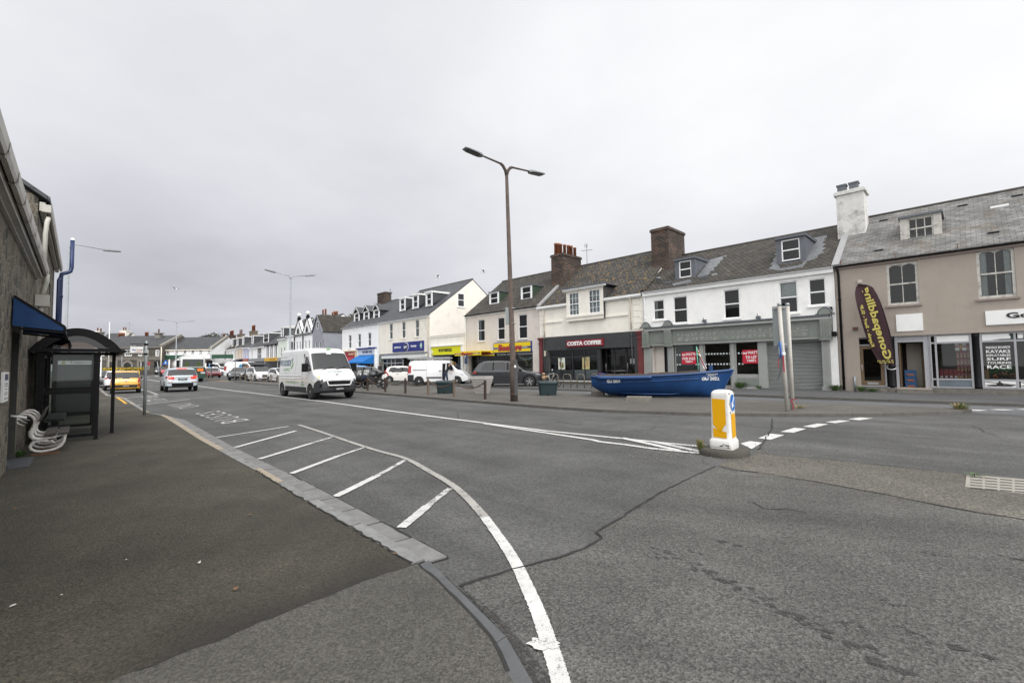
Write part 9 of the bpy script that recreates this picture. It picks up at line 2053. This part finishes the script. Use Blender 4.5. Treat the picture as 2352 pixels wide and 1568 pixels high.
def flagtext(tx,q0,q1,h,name):
    a=Vector((C5p(*q0)[0]-bs,0,C5p(*q0)[1]));c=Vector((C5p(*q1)[0]-bs,0,C5p(*q1)[1]));d=(c-a);L_=d.length;d.normalize();upv=Vector((d.z,0,-d.x))   # mirrored: letters' tops to the right
    k=textfit(tx,1,1,bold=.03,ext=0)
    # keep proportions of height by fitting whole string into h
    o=MB()
    for v in k.v:pass
    vs=[a+d*((v.x+.5)*L_)+upv*(v.z-.35)*h for v in k.v];vs=[Vector((q.x,-.115,q.z)) for q in vs];o.add(vs,[f[::-1] for f in k.f]);return o.obj(name,goldt,cloth)
flagtext('Gonepaddling',(575,1060),(300,165),.40,'lettering');flagtext('Kayak - Surf - SUP',(405,900),(255,380),.17,'small_lettering')
for q0,q1 in(((475,1078),(675,1068)),((500,1098),(680,1090))):
    a=C5p(*q0);c=C5p(*q1);m=MB();n=14
    for i in range(n):
        if i%4==3:continue
        x=a[0]-bs+(c[0]-a[0])*i/n;z=a[1]+(c[1]-a[1])*i/n;m.box(x,x+.03,-.118,-.114,z-.022,z+.022)
    m.obj('tiny_lettering',goldt,cloth)
# cycle stands and bicycle
stm_=mat('cycle_stand_steel',(.14,.125,.10),.55,.15,4.)
def stand(p,q,h,lab):
    d=Vector((q.x-p.x,q.y-p.y,0));w_=d.length;a=math.atan2(d.y,d.x);r=min(.16,w_*.3)
    P_=[(0,0,-.02),(0,0,h-r)]+[(r-r*math.cos(R_(i*18)),0,h-r+r*math.sin(R_(i*18))) for i in range(1,5)]+[(r,0,h),(w_-r,0,h)]+[(w_-r+r*math.sin(R_(i*18)),0,h-r+r*math.cos(R_(i*18))) for i in range(1,5)]+[(w_,0,h-r),(w_,0,-.02)]
    m=MB();m.tube(P_,.033,8);o=m.obj('cycle_stand',stm_,None,(p.x,p.y,.1),a);tag(o,lab,'cycle stand','steel cycle stands outside the cafe')
w1_=G('C6',785,1248,.1);w2_=G('C6',920,1248,.1)
for xa,xb,lab in((590,690,'steel hoop cycle stand with the bicycle leaning on it'),(785,920,'steel hoop cycle stand, empty, between the bicycle and the second hoop'),(1035,1165,'steel hoop cycle stand nearest the stern of the boat'),(1300,1400,'steel hoop cycle stand half hidden behind the boat stern')):
    q0=T(Fp('C6',xa,1150,-4.4)[0],-4.4,0);q1=T(Fp('C6',xb,1150,-4.4)[0],-4.4,0);stand(q0,q1,.86,lab)
s0_=Fp('C6',465,1130,-4.1)[0];s1_=Fp('C6',680,1140,-4.1)[0];p=T((s0_+s1_)/2,-4.1,.1)
d=T(s1_,-4.1)-T(s0_,-4.1);by=thing('bicycle','bicycle with tan panniers leaning on a steel stand behind the tub','bicycle',p,math.atan2(d.y,d.x));by.rotation_euler=(R_(6),0,math.atan2(d.y,d.x))
k_=d.length/1.08;by.scale=(k_,k_,1.05)
for x in(-.54,.54):
    m=MB();m.grid([[(x+(.34+.02*math.cos(2*math.pi*j/6))*math.cos(2*math.pi*i/24),.02*math.sin(2*math.pi*j/6),.35+(.34+.02*math.cos(2*math.pi*j/6))*math.sin(2*math.pi*i/24)) for j in range(6)] for i in range(25)],0,True,True);w_=m.obj('wheel',rubber,by)
    m=MB()
    for i in range(14):a=2*math.pi*i/14;m.tube([(x,0,.35),(x+.32*math.cos(a),0,.35+.32*math.sin(a))],.004,4)
    m.obj('spokes',alu,w_)
frm=mat('bike_frame_silver',(.5,.5,.48),.3,.1);m=MB()
bb=(-.1,0,.32);hs=(.38,0,.85);ss=(-.22,0,.78)
for a,c,r in((bb,hs,.03),(ss,(.36,0,.9),.02),(bb,ss,.022),(bb,(-.54,0,.35),.014),(ss,(-.54,0,.35),.012)):m.tube([a,c],r,7)
m.obj('frame',frm,by)
m=MB();m.tube([(.36,0,.95),(.4,0,.78),(.54,0,.35)],.022,7);m.tube([(.36,0,.93),(.34,0,1.08)],.018,6);m.obj('fork',blackm,by)
m=MB();m.tube([(.28,-.3,1.08),(.36,-.1,1.1),(.36,.1,1.1),(.28,.3,1.08)],.016,6);h_=m.obj('handlebar',blackm,by);m=MB();m.lathe([(.001,-.01),(.06,0),(.001,.012)],(.45,-.3,1.12),10,axis='X');m.obj('mirror',mat('mirror_white',(.6,.62,.64),.1,.05),h_)
m=MB();m.tube([ss,(-.24,0,.95)],.015,6);m.ext([(-.36,-.08,.94),(-.12,-.03,.96),(-.1,0,.97),(-.12,.03,.96),(-.36,.08,.94),(-.38,0,.95)],(0,0,.05));m.obj('saddle',blackm,by)
m=MB();m.box(-.75,-.3,-.06,.06,.72,.75);m.obj('rack',blackm,by)
tanp=mat('tan_pannier',(.32,.22,.13),.8,.25,6.)
for sg in(1,-1):m=MB();m.lathe([(.02,-.12),(.15,-.1),(.17,0),(.15,.1),(.02,.13)],(-.5,sg*.13,.6),10);m.obj('pannier',tanp if sg<0 else blackm,by)
m=MB();m.lathe([(.02,-.08),(.13,-.05),(.13,.05),(.02,.1)],(-.62,-.03,.82),9);m.lathe([(.02,-.08),(.1,-.05),(.1,.05),(.02,.08)],(-.3,-.1,.66),9);m.obj('bag',tanp,by)
# A-board and green bin top at the cafe door, blue sign
p=T(Fp('C6',1500,960,-.4)[0],-.5,.1);t=thing('pavement_sign','small bright blue A-shaped floor sign in the cafe doorway','sign',p,TR);m=MB();m.ext([(-.28,-.25,0),(.28,-.25,0),(.24,-.02,.85),(-.24,-.02,.85)],(0,.02,.005));m.obj('front_board',mat('blue_plastic',(.01,.05,.25),.5,.1),t);m=MB();m.ext([(-.28,.25,0),(-.24,.04,.85),(.24,.04,.85),(.28,.25,0)],(0,.02,.005));m.obj('rear_board',mat('blue_plastic',(.01,.05,.25),.5,.1),t);m=MB();m.box(-.16,.16,-.3,-.27,.84,.88);m.obj('red_tab',redm,t)
p=T(Fp('C6',1850,985,-3.2)[0],-3.2,.1);t=thing('litter_bin','dark green domed litter bin in front of the cafe door, behind the boat','bin',p,TR);z_=Fp('C6',1850,965,-3.2)[1]-.1;m=MB();m.lathe([(.34,0),(.36,z_-.25)],n=16);m.obj('bin_body',mat('bin_green',(.02,.07,.045),.4,.1),t);m=MB();m.lathe([(.39,z_-.25),(.39,z_-.2),(.3,z_-.07),(.1,z_),(.01,z_)],n=16);m.obj('bin_lid',mat('bin_green',(.02,.07,.045),.4,.1),t)
# parking sign by the card shop
p=T(Fp('B8',1040,220,-1.4)[0],-1.4,.1);z_=Fp('B8',1040,165,-1.4)[1];t=thing('parking_sign','narrow dark blue parking sign on a pole beside the card shop canopy','road sign',p,TR);m=MB();m.tube([(0,0,0),(0,0,z_)],.03,6);m.obj('pole',galv,t);m=MB();m.box(-.2,.2,-.05,-.035,z_-.85,z_-.02);pn=m.obj('sign_plate',mat('parking_blue',(.02,.045,.11),.4,.1),t);k=textfit('P',.13,.2,bold=.03,ext=.002);k.xf(TX(-.08,-.055,z_-.3));k.obj('letter',white,pn)
# ---------------- people ----------------
def person(label,loc,rz,joints,edges,radii,skin_idx,mats,clothes,scale=1.,hair=None,head=None):
    """one continuous skinned body; clothing as snug shells is done by material split along the limbs"""
    me=D.meshes.new('person');me.from_pydata(joints,edges,[]);o=D.objects.new('person',me);COL.objects.link(o)
    for mm in mats:me.materials.append(mm)
    md=o.modifiers.new('skin','SKIN');md.use_smooth_shade=True
    for i,r in enumerate(radii):me.skin_vertices[0].data[i].radius=(r,r) if not isinstance(r,tuple) else r
    me.skin_vertices[0].data[0].use_root=True
    sb=o.modifiers.new('sub','SUBSURF');sb.levels=1;sb.render_levels=1
    dg=bpy.context.evaluated_depsgraph_get();ev=o.evaluated_get(dg);m2=D.meshes.new_from_object(ev);D.objects.remove(o)
    m2.materials.clear()
    for mm in mats:m2.materials.append(mm)
    for p in m2.polygons:p.material_index=clothes(p.center);p.use_smooth=True
    o=D.objects.new('person',m2);COL.objects.link(o);o.location=loc;o.rotation_euler=(0,0,rz);o.scale=(scale,)*3
    tag(o,label,'person');return o
skinm=mat('skin',(.42,.24,.17),.5,.08);jean=mat('blue_jeans',(.022,.035,.065),.85,.25,9.);navyt=mat('dark_navy_jumper',(.012,.013,.018),.85,.2,6.);shoe=mat('dark_shoes',(.02,.018,.016),.6,.2);hairg=mat('grey_hair',(.22,.20,.18),.9,.25,30.);hairb=mat('brown_hair',(.035,.02,.012),.8,.3,30.)
# pose faces +X, leaning forward from the hips
J=[(0,0,.95),(.06,0,1.12),(.16,0,1.30),(.25,0,1.46),(.32,0,1.53),(.40,0,1.60),(.45,0,1.68),
 (.0,.1,.92),(.03,.12,.50),(-.05,.13,.08),(.09,.14,.035),(.0,-.1,.92),(.10,-.12,.50),(.06,-.13,.08),(.2,-.14,.035),
 (.22,.2,1.43),(.30,.26,1.16),(.50,.2,1.06),(.22,-.2,1.43),(.34,-.26,1.18),(.56,-.2,1.12)]
E_=[(0,1),(1,2),(2,3),(3,4),(4,5),(5,6),(0,7),(7,8),(8,9),(9,10),(0,11),(11,12),(12,13),(13,14),(3,15),(15,16),(16,17),(3,18),(18,19),(19,20)]
Rr=[.15,.15,.165,.15,.06,.085,.09,.11,.075,.055,.05,.11,.075,.055,.05,.075,.055,.04,.075,.055,.04]
def hand(o_,p,d,mt):
    """palm with four curled fingers and a side thumb, rooted at the wrist"""
    m=MB();d=Vector(d).normalized();s_=Vector((-d.y,d.x,0)).normalized();p=Vector(p);u_=d.cross(s_)
    m.tube([p-d*.02,p+d*.03,p+d*.085],[.03,.04,.036],8)
    for i,l in enumerate((.065,.08,.085,.07)):
        b0=p+d*.08+s_*(i-1.5)*.02;m.tube([b0,b0+d*l*.5,b0+d*l*.85-u_*.02,b0+d*l-u_*.045],[.010,.0095,.009,.007],6)
    b0=p+d*.03+s_*.036;m.tube([b0,b0+s_*.03+d*.03,b0+s_*.035+d*.065],[.013,.011,.008],6)
    return m.obj('hand',mt,o_)
def face(o_,c,d,mt_hair,hl=1.):
    d=Vector(d).normalized();s_=Vector((-d.y,d.x,0)).normalized();u_=d.cross(s_);c=Vector(c)
    m=MB();n=14
    m.grid([[c+(d*math.cos(2*math.pi*i/n)*.098+s_*math.sin(2*math.pi*i/n)*.085)*math.sin(math.pi*j/10)*(1 if j<9 else .9)+u_*.125*math.cos(math.pi*j/10) for i in range(n)] for j in range(11)],0,True,True)
    m.v+=[];h=m.obj('head',skinm,o_)
    m=MB();m.tube([c+d*.09+u_*.02,c+d*.118-u_*.02,c+d*.1-u_*.03],[.008,.015,.008],6);m.obj('nose',skinm,h)
    for sg in(1,-1):
        m=MB();m.lathe([(.001,-.012),(.012,0),(.001,.012)],tuple(c+d*.088+s_*sg*.034+u_*.02),8);m.obj('eye',blackm,h);m=MB();m.lathe([(.001,-.03),(.014,-.01),(.016,.015),(.001,.03)],tuple(c+s_*sg*.09),8);m.obj('ear',skinm,h)
    m=MB();m.bar(c+d*.092-s_*.022-u_*.055,c+d*.092+s_*.022-u_*.055,.008,.01);m.obj('mouth',mat('lips',(.3,.12,.1),.5,.1),h)
    m=MB();m.grid([[c-d*.012+(d*math.cos(2*math.pi*i/n)*.106+s_*math.sin(2*math.pi*i/n)*.096)*math.sin(math.pi*j/14)+u_*.136*math.cos(math.pi*j/14)-(u_*.07 if False else u_*0) for i in range(n)] for j in range(6)],0,True,True)
    m.grid([[c-d*.016+(d*math.cos(a)*.104+s_*math.sin(a)*.095)*math.sin(math.pi*j/14)+u_*.134*math.cos(math.pi*j/14) for a in[math.pi*.5+math.pi*i/8 for i in range(9)]] for j in range(5,10)],0,True);m.obj('hair',mt_hair,o_)
s_=Fp('B8',712,560,-6.6)[0];pp=G('B8',712,604,0.0);q=onray('B8',712,560,lv.location.y-2.0)
cl1=lambda c:(2 if c.z<.075 else (1 if c.z<.97+.25*c.x else (3 if (c.x>.40 and c.z<1.2) or c.z>1.52 else 0)))
o=person('man in a dark navy jumper and jeans leaning into the white ladder van',(q.x,q.y,.01),R_(48),J,E_,Rr,None,[navyt,jean,shoe,skinm],cl1,1.06)
face(o,(.46,0,1.66),(.9,0,-.35),hairg);hand(o,(.50,.2,1.06),(.9,-.1,-.1),skinm);hand(o,(.56,-.2,1.12),(.9,.1,0),skinm)
J2=[(0,0,.93),(0,0,1.12),(.01,0,1.30),(.02,0,1.45),(.03,0,1.53),(.04,0,1.61),(.05,0,1.68),(.02,.1,.9),(.14,.11,.5),(.1,.12,.08),(.24,.12,.035),(-.02,-.1,.9),(-.05,-.11,.5),(-.25,-.12,.12),(-.12,-.13,.05),(.02,.2,1.42),(-.06,.25,1.15),(.02,.26,.92),(.02,-.2,1.42),(.08,-.25,1.16),(.24,-.24,1.0)]
q=T(Fp('B7',752,700,-2.6)[0],-2.6,.1);q.z=.1
o=person('dark haired person walking past the chemist behind the black hatchback',(q.x,q.y,q.z+gz(q.y)),R_(150),J2,E_,Rr,None,[mat('dark_coat',(.02,.02,.024),.85,.2),jean,shoe,skinm],lambda c:(2 if c.z<.075 else (1 if c.z<.95 else (3 if c.z>1.5 or c.z<.95 else 0))),1.06)
face(o,(.05,0,1.66),(1,0,0),hairb);hand(o,(.02,.26,.92),(.1,0,-1),skinm);hand(o,(.24,-.24,1.0),(.8,0,-.5),skinm)
# ---------------- gulls, grate, weeds, litter ----------------
def gull(k,x,y,dist,rz,lab,sp=1.25):
    p=onray(k,x,y,dist);g_=thing('gull',lab,'gull',p,rz,'gulls in flight')
    m=MB();m.lathe([(.005,-.3),(.06,-.18),(.085,0),(.06,.15),(.04,.2),(.05,.25),(.005,.33)],(0,0,0),10,axis='X');m.ext([(-.28,-.05,.0),(-.42,-.09,.01),(-.42,.09,.01),(-.28,.05,.0)],(0,0,.012));m.obj('body',mat('gull_white',(.7,.7,.7),.7,.05),g_)
    for sg in(1,-1):
        m=MB();m.ext([(.1,sg*.05,.03),(.13,sg*.3,.16),(.06,sg*.62,.12),(-.06,sg*.68,.10),(-.05,sg*.3,.15),(-.12,sg*.05,.03)],(0,0,.012));m.obj('wing',mat('gull_grey',(.30,.31,.33),.7,.1),g_)
gull('A4',240,262,48,R_(20),'gull gliding above the roof of the chemist')
gull('A4',690,212,48,R_(-20),'gull gliding left of the lamp post near the card shop roof')
gull('A2',1000,15,60,R_(0),'lone gull high over the far end of the street')
gp_=gp('G3',[(1868,508),(2160,533),(2400,555),(2400,630),(2160,606),(1860,572)])
m=MB();m.slab(gp_,.0,.011);gr=m.obj('drain_grate',mat('pale_concrete_channel',(.27,.25,.215),.9,.2,8.,bp=.5,stain=((.15,.14,.11),4.,.5)),None);tag(gr,'pale concrete drain channel with slots set in the road','drain')
m=MB()
for i in range(7):
    for j in range(5):
        xa=1880+i*76+6;xb=xa+62;yy=518+(xa-1868)*.083+j*14
        q=gp('G3',[(xa,yy),(xb,yy+5),(xb,yy+9),(xa,yy+4)]);m.slab(q,.009,.0135)
m.obj('slots',mat('slot_dark',(.06,.055,.05),.9,.2),gr)
def weed(k,x,y,z,label,r=.25,h=.3,n=70,m_=None,dry=0.,base=None):
    p=G(k,x,y,z) if base is None else base;m=MB()
    for i in range(int(n*1.7)):
        a=random.random()*6.28;t_=random.random()**.5*r;b0=Vector((t_*.35*math.cos(a),t_*.35*math.sin(a),0));tip=Vector((t_*math.cos(a)*1.1,t_*math.sin(a)*1.1,h*random.uniform(.4,1.)));mid=b0*.4+tip*.6+Vector((0,0,h*.2));w_=random.uniform(.006,.016)*(h/.3)**.5;sd=Vector((-math.sin(a),math.cos(a),0))*w_
        m.add([b0,mid+sd,tip,mid-sd],[(0,1,2,3)],1 if random.random()<dry else 0)
    o=m.obj('weed',[leafm,drym],None,tuple(p));tag(o,label,'weed');return o
random.seed(21)
weed('BO',905,375,.1,'leafy green weed at the foot of the grey shopfront near the boat bow',.45,.42,110,base=T(Fp('BO',905,370,-.25)[0],-.2,.1))
weed('BO',1170,375,.1,'small green weed at the foot of the grey shopfront by the shutter',.25,.2,50,base=T(Fp('BO',1170,372,-.2)[0],-.15,.1))
weed('A6',1690,1380,.1,'bushy green weed at the corner by the black downpipe',.4,.35,110,base=T(-.15,-.2,.1))
weed('C5',280,1450,.1,'green weed at the left end of the paddle shop doorstep',.3,.3,80,base=T(L5(285,1440),-.35,.1))
weed('C5',420,1455,.1,'low green weed under the brown paddle shop door',.35,.2,80,base=T(L5(420,1440),-.38,.1))
weed('BO',385,1205,.0,'tuft of dry grass at the left side of the traffic bollard',.10,.27,34,dry=.7,base=A_-ex*.15+Vector((0,.0,-.1)))
weed('BO',1725,640,HI,'straw-coloured grass tuft at the foot of the sign posts',.3,.12,40,dry=.8)
weed('G3',1838,188,.0,'yellow-green grass tuft at the tip of the island kerb',.28,.3,90,dry=.5)
weed('L1',195,1505,.05,'bright green weed at the foot of the granite wall by the step',.14,.12,80)
weed('G3',1915,515,.01,'green moss tuft on the edge of the drain channel',.15,.05,30)
lf=[mat('dead_leaf',(.17,.10,.055),.8,.3),mat('pale_litter',(.5,.5,.48),.7,.1),mat('orange_litter',(.28,.15,.06),.8,.2)]
LT=(('G1',1308,1045,.05,0,'curled brown leaf on the pavement near the newer patch'),('G1',1388,635,.05,0,'small brown leaf on the pavement near the granite kerb'),('G1',700,883,.02,1,'pale paper scrap in the middle of the dark pavement'),('G1',343,1078,.02,1,'tiny white scrap on the left of the dark pavement'),('G1',73,1138,.035,1,'grey scrap at the left edge of the pavement'),('G1',408,559,.025,2,'orange leaf scrap on the pavement below the bench'),('G1',88,600,.03,2,'orange scrap near the left wall on the pavement'),('G1',1105,900,.07,1,'thin pale stalk lying on the dark pavement'),('G1',655,268,.05,0,'brown twig on the pavement right of the bench'),('G1',650,304,.06,2,'tan twig on the pavement below the shelter post'),('G2',805,848,.03,0,'brown leaf on the last granite kerb stone'),('B8',530,718,.06,1,'white scrap on the island by the first green tub'))
for k,x,y,s_,mi,lab in LT:
    z=HP+.008 if k[0]=='G' else HI+.004;p=G(k,x,y,z);m=MB();n=7;a0=random.random()*6;el=.25 if 'stalk' in lab or 'twig' in lab else .6
    s_*=.62;m.tess([(s_*math.cos(2*math.pi*i/n)*random.uniform(.7,1.1),s_*el*math.sin(2*math.pi*i/n)*random.uniform(.7,1.1),random.uniform(0,s_*.35)) for i in range(n)]);o=m.obj('litter',lf[mi],None,tuple(p),a0);tag(o,lab,'litter')
# loose grit round the bollard island
random.seed(31);m=MB()
for i in range(420):
    x,y=random.gauss(720,230),random.gauss(400,36)
    if random.random()<.3:x,y=random.uniform(150,560),random.gauss(385,22)
    p=G('G3',x,max(300,y),.014);s_=random.uniform(.005,.014);m.add([p+Vector((-s_,-s_,0)),p+Vector((s_,-s_,0)),p+Vector((0,s_,0)),p+Vector((0,0,s_*1.2))],[(0,1,3),(1,2,3),(2,0,3)],random.randint(0,1))
tag(m.obj('road_grit',[mat('grit_dark',(.05,.045,.04),.9,.3),mat('grit_tan',(.17,.14,.10),.9,.3)]),'loose grit scattered over the road round the bollard island','grit',kind='stuff')
